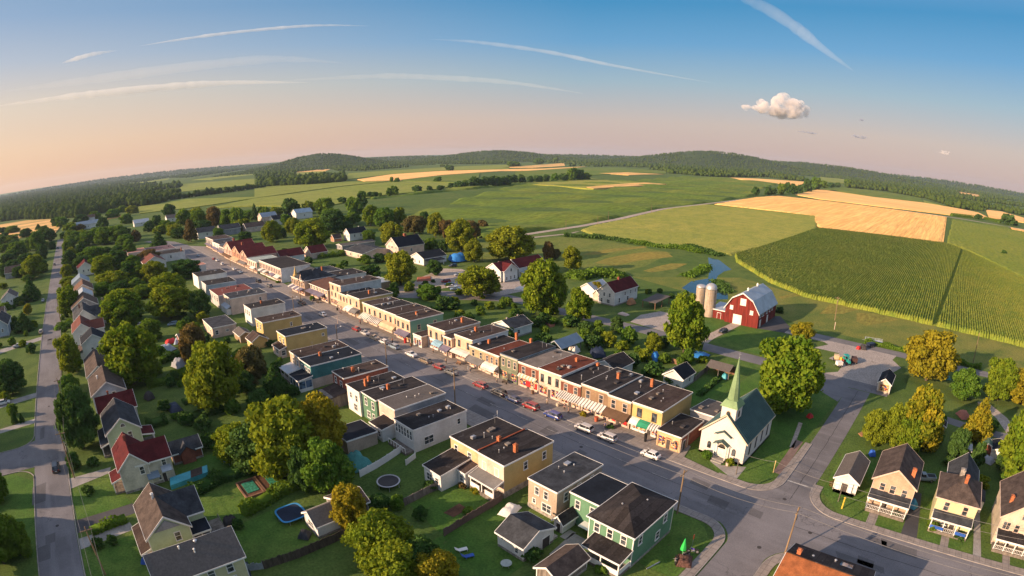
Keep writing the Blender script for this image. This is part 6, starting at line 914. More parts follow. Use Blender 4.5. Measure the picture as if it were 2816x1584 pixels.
# wooded ridges on the horizon
rid=groundmat('ridge_forest',(.034,.056,.014),(.05,.07,.018),(.024,.042,.012),.003,.02,.06)
for nm,cx,cyp,dist,hw in (('ridge_west',885,419,3600,150),('ridge_middle',1370,411,4300,190),('ridge_saddle',1640,424,5200,420),('ridge_east',1965,413,4000,240),('ridge_east_shoulder',2240,446,4600,330),('ridge_between',1120,428,5600,300),('ridge_far_east',2600,494,6500,420),('ridge_far_west',420,474,7500,420)):
    d=ray(cx,cyp); hl=math.hypot(d.x,d.y); H_=EYE+d.z/hl*dist-11; ang=math.atan2(d.y,d.x); ux,uy=math.cos(ang),math.sin(ang); wd=hw/FPX*dist; nx_,ny_=110,26
    a=np.linspace(-2.1,2.1,nx_); c=np.linspace(-2.2,2.2,ny_); A,Cc=np.meshgrid(a,c,indexing='ij'); Z_=np.clip(H_,12,260)*np.exp(-(A/.95)**2)*np.exp(-(Cc/.9)**2)*(1+.06*np.sin(A*9))+5*rf.rand(*A.shape)-4
    Xw=ux*(dist+Cc*420)-uy*A*wd; Yw=uy*(dist+Cc*420)+ux*A*wd; V=np.stack([Xw,Yw,Z_],-1).reshape(-1,3); ix=np.arange(nx_*ny_).reshape(nx_,ny_); F=np.stack([ix[:-1,:-1],ix[1:,:-1],ix[1:,1:],ix[:-1,1:]],-1).reshape(-1,4); npmesh('hill',V,F,rid,kind='structure')
    n=2600; ia=rf.rand(n)*3.4-1.7; ic=-1.6+rf.rand(n)*1.9; zz=np.clip(H_,12,260)*np.exp(-(ia/.95)**2)*np.exp(-(ic/.9)**2); pp=np.stack([ux*(dist+ic*420)-uy*ia*wd,uy*(dist+ic*420)+ux*ia*wd,np.full(n,dist)],-1)
    o=blobs('ridge_woods',pp,ICO1,leafF,.62); co=np.zeros(len(o.data.vertices)*3,np.float32); o.data.vertices.foreach_get('co',co); co=co.reshape(n,-1,3); co[:,:,2]+=zz[:,None]-3; o.data.vertices.foreach_set('co',co.ravel()); o.data.update()
# ------------------------------------------------------------------ cars
tyre=mat('tyre_rubber',(.018,.018,.018),rough=.8); rimm=mat('wheel_alloy',(.4,.4,.41),rough=.35,metal=.7); carglass=glass('car_glass',(.012,.014,.018),.06); lampR=mat('tail_lamp_red',(.45,.02,.02),rough=.3); lampW=mat('headlamp_clear',(.6,.6,.6),rough=.2); plastic=mat('black_plastic',(.02,.02,.022),rough=.6)
PAINT={n:paint(n+'_car_paint',c) for n,c in dict(white=(.62,.61,.6),silver=(.42,.41,.41),blue=(.012,.035,.2),navy=(.02,.035,.1),red=(.24,.012,.015),black=(.012,.012,.015),grey=(.12,.125,.13),bronze=(.2,.15,.1),green=(.02,.1,.08),tan=(.4,.33,.24),steel=(.2,.27,.34)).items()}
def ringmesh(b,st,close=True):
    rings=[]
    for (y,w,zb,zt,wt) in st: rings.append([(-w*.93,y,zb),(-w,y,zb+(zt-zb)*.35),(-w*.985,y,zb+(zt-zb)*.75),(-wt,y,zt),(wt,y,zt),(w*.985,y,zb+(zt-zb)*.75),(w,y,zb+(zt-zb)*.35),(w*.93,y,zb)])
    n=8; vs=[v for r in rings for v in r]; fs=[tuple(range(n)),tuple(range(len(rings)*n-1,(len(rings)-1)*n-1,-1))]
    for k in range(len(rings)-1): fs+=[(k*n+i,k*n+(i+1)%n,(k+1)*n+(i+1)%n,(k+1)*n+i) for i in range(n)]
    b.add(vs,fs)
def make_car(kind):
    T=thing('parked_car','x','car',(0,0,0)); L=dict(hatch=2.1,suv=2.25,sedan=2.3,wagon=2.3,pickup=2.6)[kind]; W=.88 if kind!='suv' else .93; z=.12 if kind in('suv','pickup') else 0
    b=MB(); ringmesh(b,[(-L,W*.86,.42+z,.82+z,W*.72),(-L+.12,W*.95,.3+z,.98+z,W*.84),(-L*.6,W,.26+z,1.0+z,W*.9),(0,W,.26+z,.97+z,W*.91),(L*.4,W,.26+z,.93+z,W*.9),(L*.62,W*.98,.28+z,.86+z,W*.84),(L-.16,W*.92,.32+z,.74+z,W*.76),(L,W*.74,.4+z,.62+z,W*.6)])
    rf0,rf1,h={'hatch':(-L+.28,.35,1.45),'suv':(-L+.12,.55,1.68),'sedan':(-L*.52,.4,1.42),'wagon':(-L+.15,.5,1.5),'pickup':(-.35,.75,1.7)}[kind]; tr={'hatch':.55,'suv':.28,'sedan':.75,'wagon':.4,'pickup':.12}[kind]; fr=.85
    a0,a1=rf0+tr,rf1; zb=.94+z
    b.hexa([(-W*.7,a0,h-.05),(W*.7,a0,h-.05),(W*.7,a1,h-.05),(-W*.7,a1,h-.05)],[(-W*.64,a0+.05,h+.03),(W*.64,a0+.05,h+.03),(W*.64,a1-.08,h+.02),(-W*.64,a1-.08,h+.02)])
    for s in (-1,1):
        for (ya,yb) in ((rf0+.02,a0+.06),(a1-.06,a1+fr-.05),((a0+a1)/2-.35,(a0+a1)/2-.33)): b.tube((s*W*.9,ya,zb-.02),(s*W*.69,yb,h-.03),.05,.045,5)
    if kind=='pickup': b.box(-W*.95,W*.95,-L+.02,-.5,.8+z,1.12+z)
    body=b.build('body',PAINT['white'],T)
    g=MB(); g.hexa([(-W*.88,rf0,zb-.03),(W*.88,rf0,zb-.03),(W*.88,a1+fr,zb-.06),(-W*.88,a1+fr,zb-.06)],[(-W*.68,a0,h-.04),(W*.68,a0,h-.04),(W*.68,a1,h-.04),(-W*.68,a1,h-.04)]); g.build('windows',carglass,T)
    if kind=='pickup': p=MB(); p.box(-W*.8,W*.8,-L+.12,-.62,1.1+z,1.13+z); p.build('cargo_bed',plastic,T)
    for s in (-1,1):
        for y in (-L*.62,L*.63):
            w=MB(); R0=.33+z*.4; w.tube((s*(W-.2),y,R0),(s*(W+.01),y,R0),R0,R0,14); wo=w.build('wheel',tyre,T); r=MB(); r.tube((s*(W-.05),y,R0),(s*(W+.03),y,R0),R0*.64,R0*.6,12); r.build('rim',rimm,wo)
        l=MB(); l.box(min(s*W*.45,s*W*.78),max(s*W*.45,s*W*.78),L-.14,L-.06,.6+z,.72+z); l.build('headlight',lampW,T); l=MB(); l.box(min(s*W*.62,s*W*.87),max(s*W*.62,s*W*.87),-L-.015,-L+.06,.7+z,.86+z); l.build('tail_light',lampR,T)
        m_=MB(); m_.box(min(s*W,s*(W+.16)),max(s*W,s*(W+.16)),a1+fr*.55,a1+fr*.55+.12,zb-.02,zb+.12); m_.build('mirror',plastic,T)
    p=MB(); p.box(-.26,.26,-L-.02,-L+.02,.52+z,.63+z); p.build('number_plate',trimW,T); p=MB(); p.box(-W*.55,W*.55,L-.05,L+.01,.42+z,.52+z); p.build('grille',plastic,T); return T
CARP={}
def car(kind,col,x,y,label,rot=0,group='cars along the main street'):
    if kind not in CARP: c=CARP[kind]=make_car(kind)
    else: c=copy_tree(CARP[kind])
    c.location=(x,y,.036); c.rotation_euler.z=math.radians(rot); c['label']=label; c['category']='pickup truck' if kind=='pickup' else 'car'
    if group: c['group']=group
    elif 'group' in c: del c['group']
    for o in c.children:
        if o.name.startswith('body'): o.material_slots[0].link='OBJECT'; o.material_slots[0].material=PAINT[col]
    return c
for k,c,y,l in [('hatch','white',47.0,'white hatchback parked before the brick corner shop, nearest to the church'),('suv','silver',57.8,'silver estate parked by the butter yellow shop'),('suv','silver',64.0,'silver estate parked outside the brown clapboard shop'),('suv','blue',73.0,'bright blue car parked outside the reddish brown shop'),('suv','red',79.8,'red car outside the rust-roofed cream shop, just behind the bright blue one'),('hatch','navy',85.6,'blue hatchback between the red and black cars by the deep red shop'),('suv','black',90.6,'black car parked below the deep red and grey-green shops'),('wagon','red',97.4,'red estate parked by the grey-green shop, ahead of the black car'),('sedan','grey',109.2,'dark grey-green saloon parked by the olive shop'),('hatch','red',114.6,'red hatchback parked by the tall cream shop'),('wagon','bronze',120.9,'bronze-brown estate parked by the purple-grey awning'),('sedan','white',127.8,'white saloon below the pale blue awning'),('wagon','steel',137.0,'steel grey estate with orange reflections outside the mint-sided shop'),('hatch','white',142.9,'white car with people behind it by the tan awning'),('sedan','tan',148.6,'tan saloon in the row below the tan awning'),('sedan','silver',154.6,'long silver saloon behind the tan one'),('hatch','red',160.6,'red hatchback at the head of the row by the striped awning')]: car(k,c,86.0,y,l)
car('hatch','white',85.2,185,'white hatchback alone on the road by the mustard-sided shop'); car('pickup','black',85.9,206.5,'black pickup truck by the hip-roofed brown shop'); car('suv','grey',87.0,247,'dark car by the gap before the white terrace'); car('suv','black',86.4,261.5,'black car with people beside it at the white terrace'); car('sedan','steel',86.6,292,'dark blue-grey car outside the mint green shop'); car('sedan','white',86.4,303.7,'white low car by the near pink gable'); car('hatch','white',85.4,325.5,'white car on the road by the middle pink gable'); car('sedan','white',86.3,341,'white car by the far pink gable'); car('hatch','red',86.3,349,'small red and white car at the end of the gabled row'); car('hatch','steel',81,372,'blue-grey car far up the main street',180)
GC='cars on the side street'; car('suv','black',-16.0,120.6,'black car parked at the side street branch under the big dark tree',0,GC); car('wagon','white',-32.8,170.3,'white car on a driveway at the left edge of the photo',-87,GC); car('sedan','silver',-32,232,'silver saloon on the driveway across the side street',-86,GC); car('suv','tan',-22.3,246,'orange and white vehicle driving on the side street',0,GC); car('pickup','green',-20,560,'dark green van far up the side street',0,GC); car('sedan','steel',-24,315,'parked pale car by the conifer on the side street',0,GC); car('suv','grey',-20.4,449,'dark car far along the side street',0,GC)
car('pickup','steel',110.5,-6.1,'blue car with open bonnet beside the peach house drive',20,None)
GY='cars in the dirt car yard'; car('suv','red',151.6,194,'red and white truck at the back of the dirt car yard',60,GY); car('sedan','navy',149.4,189,'navy car in the dirt car yard between the red and white ones',60,GY); car('sedan','white',147.5,184.6,'white car in the dirt car yard',60,GY); car('sedan','steel',146,180.4,'dark blue-grey car at the lane end of the dirt car yard',60,GY); car('wagon','silver',165,201,'silver car parked by the twin white houses yard',70,GY); car('suv','black',176,219,'dark truck under the small tree at the car yard',80,GY)
car('hatch','black',172,70.2,'small black car parked on the barn drive',80,None)
car('pickup','white',21,223,'white vehicle with a red tarp in the middle gardens',30,None); car('wagon','steel',33,215,'blue-grey car among the middle gardens',80,None); car('suv','white',117,160,'white van in the yard behind the striped-awning shop',80,None)
# ------------------------------------------------------------------ poles and wires
pole_m=mat('utility_pole_wood',(.25,.17,.1),nv=.35,ns=.8,stretch=(2,2,.3)); wire_m=mat('wire',(.2,.19,.18),rough=.6)
def pole(label,x,y,h,arm='x',lamp=False,box=False,r=.16,group='utility poles'):
    T=thing('utility_pole',label,'utility pole',(x,y,0),group); b=MB(); b.tube((x,y,-.2),(x,y,h),r,r*.65,9); b.build('pole_shaft',pole_m,T)
    if arm:
        b=MB(); L=1.1; b.box(*((x-L,x+L,y-.07,y+.07) if arm=='x' else (x-.07,x+.07,y-L,y+L)),h-.75,h-.6); b.build('crossarm',pole_m,T); 
    if box: b=MB(); b.lathe(x+.3,y,[(.2,h-2.6),(.22,h-2.5),(.22,h-1.7),(.1,h-1.6)],10); b.build('transformer',metalG,T)
    if lamp: b=MB(); b.tube((x,y,h-1.2),(x+1.6,y,h-.7),.04,.04,6); b.lathe(x+1.7,y,[(.28,h-.85),(.2,h-.68),(.05,h-.6)],10); b.build('lamp_head',trimW,T)
    return (x,y,h)
pA=pole('sunlit wooden utility pole at the junction by the orange roof',73.4,12.9,9.2,'x',box=True); pB=pole('wooden utility pole by the green corner house lawn',72.7,33.0,9.0,'x',box=True); pC=pole('slim wooden pole in front of the white sided building',74.1,93.0,10.0,'x'); pD=pole('wooden pole by the street between the teal and brick houses',74.2,122.6,9.0,'x'); pE=pole('dark pole with lamp by the amber house',74.2,186.5,9.5,'x',lamp=True)
pF=pole('pole with lamp head by the hip-roofed brown shop',88.2,212.6,7.5,None,lamp=True); pG=pole('leaning pole in the grass before the corn field',217.4,40.3,9.6,'y',box=True); pH=pole('tall bare pole by the farm lane hedge',199.2,-16.9,11.0,None); pI=pole('pole behind the nearer twin white house',196.7,219.4,9,'x'); pJ=pole('side street pole by the maroon-roofed house',-11.9,114.6,11,'x'); pK=pole('side street pole by the long pale yellow house',-9.6,79.5,9.5,'x'); pL=pole('side street pole under the yellow-green street tree',-13.4,261,10,None); pM=pole('side street pole by the pale blue gabled house',-12.2,150,10.5,'x'); pN=pole('dark pole far up the main street',80.7,331,7,None) if False else pole('dark pole far up the main street',88.4,318,7.5,None); pO=pole('lamp pole outside the navy-roofed yellow house',74.2,152,6.5,None,lamp=True); pP=pole('utility pole down the street past the orange roof',73.6,-38,9.2,'x'); pQ=pole('utility pole on the side street beyond the long yellow house',-9,42,10,'x')
rd=[q('U',1420,640),q('U',910,765),q('U',608,805),q('U',1010,712)]
for (x,y),l in zip(rd,('roadside pole where the country road bends','roadside pole halfway along the country road','short roadside pole near the creek thicket','roadside pole on the soybean side of the country road')): pole(l,x,y,8,'x',group='poles along the country road')
def post(label,x,y,h,c,r=.09,name='post'):
    b=MB(); b.tube((x,y,-.1),(x,y,h),r,r*.9,8); b.lathe(x,y,[(r*1.3,h),(r*1.5,h+.1),(r*.5,h+.22)],8); o=b.build(name,c,None,(x,y,0)); tag(o,label,'post')
post('yellow post on the cottage lawn by the pavement',91.3,7.9,2.3,yellowpaint,.16); post('dark leaning post beside the yellow post on the cottage lawn',93.2,9.2,3.4,woodg,.1); post('pale gold post on the church corner lawn',95.8,23.9,2.6,mat('straw_paint',(.5,.38,.16))); post('dark post by the church front flower bed',90.8,30.0,3.2,woodg,.12); post('yellow marker post at the lane bend by the big church tree',147,29.4,1.8,yellowpaint,.16); post('small red and white post outside the striped-awning shop',84.8,172,2.4,pink,.12); post('slim white sign post on the near kerb by the yellow house',74.5,79,3.6,trimW,.05); post('white marker at the tractor yard grass edge',171.5,38.5,1.6,trimW,.08); post('pink striped post beside the farm hedge',204.5,37.5,2.6,pink,.12); post('white flag-like post under the orange sunset side of the bottom street',70.8,-14.5,1.4,trimW,.1)
def wire(label,a,c,sag=.6,off=(0,0),r=.028):
    P=[]; 
    for i in range(13): t=i/12; P.append((a[0]+off[0]+(c[0]-a[0])*t,a[1]+off[1]+(c[1]-a[1])*t,a[2]-.4+(c[2]-a[2])*t-sag*4*t*(1-t)))
    b=MB(); b.path(P,r,4); o=b.build('power_line',wire_m,None,P[0]); tag(o,label,'power line','overhead lines')
names={id(pA):'the junction pole'}
for a,c,n in ((pP,pA,'down the street past the orange roof to the junction pole'),(pA,pB,'from the junction pole to the green corner house pole'),(pB,pC,'from the green corner house pole to the pole by the white sided building'),(pC,pD,'from the white sided building to the brick house pole'),(pD,pE,'from the brick house pole to the amber house pole'),(pQ,pK,'over the near front lawns beside the side street'),(pK,pJ,'past the dark driveway beside the side street'),(pJ,pM,'through the tree at the side street branch'),(pM,pL,'along the side street by the pale blue house')):
    for s,w in ((-.9,'house-side'),(.9,'street-side')): wire(f'{w} wire {n}',a,c,.9,(s,0))
wire('wire crossing the cottage lawn in front of the peach house',(91.3,7.9,3.0),(91,-40,6),.5); wire('upper wire crossing the front lawns past the hipped cream house',(93.2,9.2,4),(92,-42,7),.5); wire('service wire from the church corner to the gold post',(94.6,30.4,3),(95.8,23.9,2.9),.2); wire('service wire from the gold post to the dark cottage lawn post',(95.8,23.9,3),(93.2,9.2,3.9),.4); wire('wire over the road from the brick house pole to the mint-sided shop',pD,(92.4,139,7),.9)
# ------------------------------------------------------------------ fences
def fence(label,P,h,m,pan=2.4,th=.05,jit=0,name='fence',post_h=.12):
    T=thing(name,label,'fence',(P[0][0],P[0][1],0),'garden fences'); bo=MB(); ps=[]; r=random.Random(len(label))
    for a,c in zip(P,P[1:]):
        L=math.hypot(c[0]-a[0],c[1]-a[1]); n=max(1,round(L/.22)); ux,uy=(c[0]-a[0])/L,(c[1]-a[1])/L
        for i in range(n):
            s,e=L*i/n+.01,L*(i+1)/n-.01; z=h+r.uniform(-jit,jit); w=th*r.uniform(.6,1.2); lo=[(a[0]+ux*s-uy*w,a[1]+uy*s+ux*w),(a[0]+ux*e-uy*w,a[1]+uy*e+ux*w),(a[0]+ux*e+uy*w,a[1]+uy*e-ux*w),(a[0]+ux*s+uy*w,a[1]+uy*s-ux*w)]; bo.prism(lo,0,z)
        ps+=[(a[0]+ux*L*i/max(1,round(L/pan)),a[1]+uy*L*i/max(1,round(L/pan))) for i in range(max(1,round(L/pan)))]
    bo.build('fence_boards',m,T)
    for x,y in ps+[P[-1]]: b=MB(); b.box(x-.08,x+.08,y-.08,y+.08,-.1,h+post_h); b.build('fence_post',m,T)
fence('long dark weathered board fence along the bottom lawn by the white shed',[(15.0,67.6),(20.7,67.0),(31.2,67.1)],1.7,woodd,jit=.12); fence('pale broken section of board fence next to the long yellow house',[(12.6,68.6),(15.0,67.7)],1.4,mat('pale_fence',(.3,.33,.35)),jit=.2)
fence('white board fence between the trampoline garden and the white sided building yard',[(41.0,81.3),(45.2,82.0),(48.3,82.8),(52.4,84.0)],1.5,trimW); fence('grey board fence along the soil bed lawn by the apricot annexe',[(42.1,68.3),(48.2,68.6),(54.6,67.9)],1.6,woodg); fence('brown leaning board fence between the soil bed lawn and garage lawn',[(42,57.2),(47.4,57.7),(53.3,57.9),(55.6,58.1)],1.5,mat('plum_brown_fence',(.13,.09,.075)),jit=.15); fence('grey wooden fence behind the white lawn shed',hq('O','1255,985 1330,920 1415,850'),1.5,woodg); fence('white low garden wall of boards round the white building deck',[(50.2,79.2),(53.2,80.2)],1.2,trimW); fence('brown wattle fence panel beside the blue tarp garden',hq('O','1030,790 1105,810'),1.5,woodb)
# ------------------------------------------------------------------ garden things
def trampoline(label,x,y,r,h,rim,mt,sq=False,legs=6):
    T=thing('trampoline',label,'trampoline',(x,y,0),'garden trampolines'); n=4 if sq else 20
    def R(rr,z): return [(x+rr*(abs(math.cos(t))**(.5 if sq else 1))*math.copysign(1,math.cos(t)),y+rr*(abs(math.sin(t))**(.5 if sq else 1))*math.copysign(1,math.sin(t)),z) for t in [6.28319*i/24 for i in range(24)]]
    b=MB(); b.hexa(R(r*.9,h-.02),R(r*.9,h)); b.build('jumping_mat',mt,T); b=MB(); a,c,d,e=R(r*.88,h+.01),R(r,h+.01),R(r,h+.09),R(r*.88,h+.09)
    for i in range(24): j=(i+1)%24; b.add([a[i],c[i],c[j],a[j],e[i],d[i],d[j],e[j]],[(0,1,2,3),(4,5,6,7),(1,2,6,5),(0,3,7,4)])
    b.build('padded_rim',rim,T)
    for i in range(legs): t=6.28319*i/legs; b=MB(); b.tube((x+r*.97*math.cos(t),y+r*.97*math.sin(t),0),(x+r*.94*math.cos(t),y+r*.94*math.sin(t),h),.05,.05,6); b.build('leg',metalG,T)
trampoline('large round black trampoline with pale grey rim in the overgrown garden',43.6,75.4,2.2,1.0,mat('pale_grey_rim',(.4,.39,.4)),trimD); trampoline('navy trampoline with bright blue rim by the little white shed',24.6,77.6,2.5,.9,mat('blue_rim',(.05,.25,.5)),mat('navy_mat',(.015,.025,.05)),True); trampoline('small blue rimmed trampoline under the bright garden tree',21.9,102.4,1.8,.8,mat('blue_rim2',(.1,.25,.55)),mat('blue_mat',(.08,.16,.35)))
T=thing('garden_table','round net-topped metal garden table on the garage lawn','table',(44,45.2,0)); b=MB(); b.lathe(44,45.2,[(.85,.75),(.85,.8)],18); b.build('table_top',mat('pale_net',(.4,.45,.42)),T); [ (lambda b:(b.tube((44+.3*math.cos(t),45.2+.3*math.sin(t),.75),(44+.6*math.cos(t),45.2+.6*math.sin(t),0),.04,.04,5),b.build('leg',metalG,T)))(MB()) for t in (.5,2.6,4.7)]
def bed(label,x0,x1,y0,y1,tx):
    T=thing('raised_bed',label,'raised bed',((x0+x1)/2,(y0+y1)/2,0),'timber raised beds'); b=MB(); w=.28; b.box(x0,x1,y0,y0+w,0,.45); b.box(x0,x1,y1-w,y1,0,.45); b.box(x0,x0+w,y0+w,y1-w,0,.45); b.box(x1-w,x1,y0+w,y1-w,0,.45); b.build('timber_frame',woodb,T); b=MB(); b.box(x0+w,x1-w,y0+w,y1-w,.0,.3); b.build('soil',soil,T); b=MB(); b.box(*tx,.3,.42); b.build('green_netting',net,T)
bed('raised bed with green netting nearer the lime house lawn, the left of the pair',19.7,23.6,87.2,93.4,(20.6,23.0,88.6,92.4)); bed('raised bed half brown soil half green netting, the right of the pair',23.7,27.7,87.2,93.5,(25.4,27.2,88.0,92.6))
def patch(label,pts,m,name='flower_bed',z=.09,cat='flower bed'):
    b=MB(); cx=sum(p[0] for p in pts)/len(pts); cy=sum(p[1] for p in pts)/len(pts); b.hexa([(x,y,-.02) for x,y in pts],[(cx+(x-cx)*.9,cy+(y-cy)*.9,z) for x,y in pts]); tag(b.build(name,m,None,(cx,cy,0)),label,cat,'bare garden beds')
patch('rectangular bare soil bed on the lawn below the yellow porch',hq('J','62,855 215,765 305,820 160,900'),soil); patch('round rust soil mound in the back gardens',hq('N','1085,395 1130,370 1190,380 1180,425 1130,440'),mat('rust_soil',(.3,.12,.07)),z=.5); patch('orange bare earth patch under the big golden tree by the lane',hq('M','10,110 70,80 135,100 120,135 40,140'),mat('orange_earth',(.35,.17,.07)),z=.12); patch('red soil plot by the car yard tree',hq('C','1030,1190 1200,1180 1205,1235 1020,1245'),mat('red_earth',(.3,.09,.05)),z=.3); patch('maroon soil bed by the cracked path at the bottom',hq('J','1050,1330 1130,1270 1215,1310 1090,1390'),mat('maroon_soil',(.2,.06,.04)))
T=thing('pool_cover','long turquoise tarp-covered pool with black panel behind the cream maroon-roofed house','pool cover',(15,98,0)); c=hq('G','235,610 585,500 590,470 270,560'); 
x0,y0=q('G',245,640); x1,y1=q('G',595,510); b=MB(); b.hexa([(x0,y0,0),(x1,y1,0),(x1+.6,y1+2.2,0),(x0+.6,y0+2.4,0)],[(x0,y0,1.0),(x1,y1,1.0),(x1+.6,y1+2.2,1.3),(x0+.6,y0+2.4,1.3)]); b.build('tarp',tarpT,T)
f=lambda t,z: (x0+(x1-x0)*t,y0+(y1-y0)*t,z); b=MB(); p,r=f(.55,1.02),f(.86,1.02); b.hexa([p,r,(r[0]+.6,r[1]+2.2,1.33),(p[0]+.6,p[1]+2.2,1.33)],[(*p[:2],1.08),(*r[:2],1.08),(r[0]+.6,r[1]+2.2,1.4),(p[0]+.6,p[1]+2.2,1.4)]); b.build('black_panel',rBrown,T)
def tarp(label,x,y,w,d,h,m,name='tarp_covered_heap',cat='tarp',seed=1):
    g=np.random.RandomState(seed); n=9; u=np.linspace(-1,1,n); A,B=np.meshgrid(u,u,indexing='ij'); Zz=h*np.clip(1.15-np.maximum(abs(A),abs(B))**3.0,0,1)*(.75+.4*g.rand(n,n)); V=np.stack([A*w/2,B*d/2,Zz],-1).reshape(-1,3); V[:,2]-=.02; ix=np.arange(n*n).reshape(n,n); F=np.stack([ix[:-1,:-1],ix[1:,:-1],ix[1:,1:],ix[:-1,1:]],-1).reshape(-1,4)
    o=npmesh(name,V,F,m); o.location=(x,y,0); o.rotation_euler.z=g.uniform(0,3); tag(o,label,cat,'tarps and heaps in the gardens')
navyt=mat('navy_tarp',(.02,.03,.06),rough=.5)
for i,(l,t,u,v,w,d,h,m_) in enumerate([('bright blue tarp roof by the trees beyond the pink gabled house','C',1530,990,9,8,4.5,tarpB),('bright blue tarp stack in the back gardens','O',850,770,4,3,2.6,tarpB),('teal netting heap beside the round green tree','I',550,400,4.5,6,2.2,mat('teal_net',(.06,.22,.2))),('black and navy tarp covered wood pile in the middle gardens','F',290,1250,5.5,3.4,1.4,navyt),('black tarp box near the shaggy hedge','F',40,1150,2.6,3,2,trimD),('pale grey tent dome in the middle gardens','F',340,830,4,5,2.6,mat('grey_tent',(.32,.33,.36))),('red tarp beside a pale blue cover in the middle gardens','F',260,590,4.5,3,1.4,redpaint),('pale blue cover next to the red tarp','F',330,590,4,3.2,1.5,mat('pale_blue_cover',(.4,.5,.6))),('grey-blue covered boat behind the low middle garden shed','F',200,680,7,5,2.2,mat('grey_cover',(.28,.32,.36))),('blue covered swimming pool by the lane','O',1320,720,5,5,1.0,tarpB),('turquoise tub near the clutter shed','O',1565,950,1.6,1.6,1.6,tarpT),('white tarp on the clutter in the twin yard','N',850,60,6,4,1.2,awnW),('blue barrel heap by the long yellow house','G',20,1320,2,1.6,1.2,bluepaint),('navy covered pool beside the fence at the bottom','G',900,1430,5,3,1.0,navyt),('white sheet over a heap beside the blue tent','N',1370,690,3.4,3,2.4,awnW),('dark blue tent in the back gardens','N',1610,720,5,4,2.6,navyt),('black covered machine by the side path','G',800,960,2.6,2,1.6,trimD),('dark cart under the grey flat cover','G',1500,1080,2,2,1.3,rSlate),('red tub on the church side lawn','P',965,1335,1.6,1.4,1.1,redpaint),('blue bin heap behind the tiny corner cottage','L',1495,320,1.5,1.4,1.3,bluepaint),('turquoise seat pile on the grass beyond the golden tree','Q',895,955,2.4,1.6,1.2,tarpT),('rusty red boat cover beside the golden conifer','Q',1060,1330,4,3.4,1.6,mat('rust_cover',(.4,.15,.1))),('teal box trailer between the bright edge tree and conifer','M',1215,240,3,4,2.2,mat('teal_box',(.05,.2,.17))),('grey round cover on the lawn behind the hipped house','M',1225,370,3.4,3,1.2,mat('grey_round',(.35,.36,.4))),('white heap of junk in the alley by the beige house','J',690,840,4,2.6,1.0,awnW),('blue car cover by the peach house','M',500,790,2,3,1.5,mat('blue_cover',(.05,.22,.35))),('grey-blue shed cover under the lane tree','P',820,600,4,4,2.5,rBlue),('rust-coloured stack beside the pergola shed','O',635,210,3.6,2.2,2.6,mat('rust_stack',(.4,.2,.1))),('pink stone heap on the verge by the back lane','O',560,310,4,2.4,.8,pink)]):
    x,y=q(t,u,v); tarp(l,x,y,w,d,h,m_,seed=i)
for l,t,u,v,w,d,h,wm,rm in [('small open hut with red doors among the trees beyond the hipped house','M',1000,300,3.4,3,2.6,redbrown,rMetal),('white hut with navy roof by the bright edge tree','M',1320,310,5,4,2.8,white,rNavy),('brown hut with green roof beside the white hut','M',1215,275,2.6,2.4,2.6,brick,mat('green_hut_roof',(.06,.12,.09))),('dark glazed hut at the lane edge behind the golden tree','M',770,80,3,3,2.6,greyS,rDark)]:
    x,y=q(t,u,v); house(l,x-w/2,x+w/2,y-d/2,y+d/2,h*.75,h,'x',wm,rm,[],cat='hut',name='hut',cb=False,foot=False,oh=.2)
def lounger(label,x,y,m,rot):
    T=thing('lounger',label,'lounger',(0,0,0),'plastic loungers'); b=MB(); b.box(-.35,.35,-.9,.5,.32,.4); b.build('seat',m,T); b=MB(); b.hexa([(-.35,.5,.34),(.35,.5,.34),(.35,.5,.42),(-.35,.5,.42)],[(-.35,1.1,.85),(.35,1.1,.85),(.35,1.05,.93),(-.35,1.05,.93)]); b.build('backrest',m,T)
    for sx in (-.3,.3):
        for sy in (-.8,.4): b=MB(); b.box(sx-.04,sx+.04,sy-.04,sy+.04,0,.32); b.build('leg',m,T)
    T.location=(x,y,0); T.rotation_euler.z=rot
a=q('J',240,1215); lounger('white plastic lounger on the garage lawn',*a,trimW,1.2); a=q('J',300,1275); lounger('blue plastic lounger next to the white one on the garage lawn',*a,bluepaint,1.2)
for i,(l,t,u,v,r,h,k) in enumerate([('flowering shrub with pots by the church steps','L',160,410,1.0,1.8,'ys'),('green bush at the brick corner shop end of the church lawn','K',1310,340,1.3,1.8,'gs'),('potted shrub outside the hip-roofed brown shop','H',290,170,1.4,2.2,'gs'),('flower tub outside the brown clapboard shop','O',160,1320,.9,1.3,'os'),('dark planter shrub by the tan clapboard shop door','K',400,60,.9,.9,'ds'),('shrub beside the hipped house porch steps','M',700,1010,1.6,1.8,'gs'),('low shrub before the hipped house draped porch','M',960,1090,1.5,1.1,'ds'),('shrub under the peach house porch rail','M',360,890,1.3,1.0,'ds'),('rust shrub below the apricot annexe','J',250,620,1.0,1.2,'rs'),('flower heap by the yellow house porch','J',380,660,1.2,1.2,'os'),('shrubs along the plum brown fence','J',300,860,1.4,1.2,'gs'),('bush by the white garage corner','J',900,1290,1.8,2.0,'ds'),('bush by the green house porch corner','K',330,1400,1.5,1.2,'gs'),('flower bush on the corner cottage lawn','L',1130,610,1.1,1.4,'rs'),('bush beside the white terrace end','B',1380,1260,1.4,1.2,'gs')]):
    x,y=q(t,u,v); tree(x,y,h,r,k,l,'garden shrubs',cat='shrub',name='shrub')
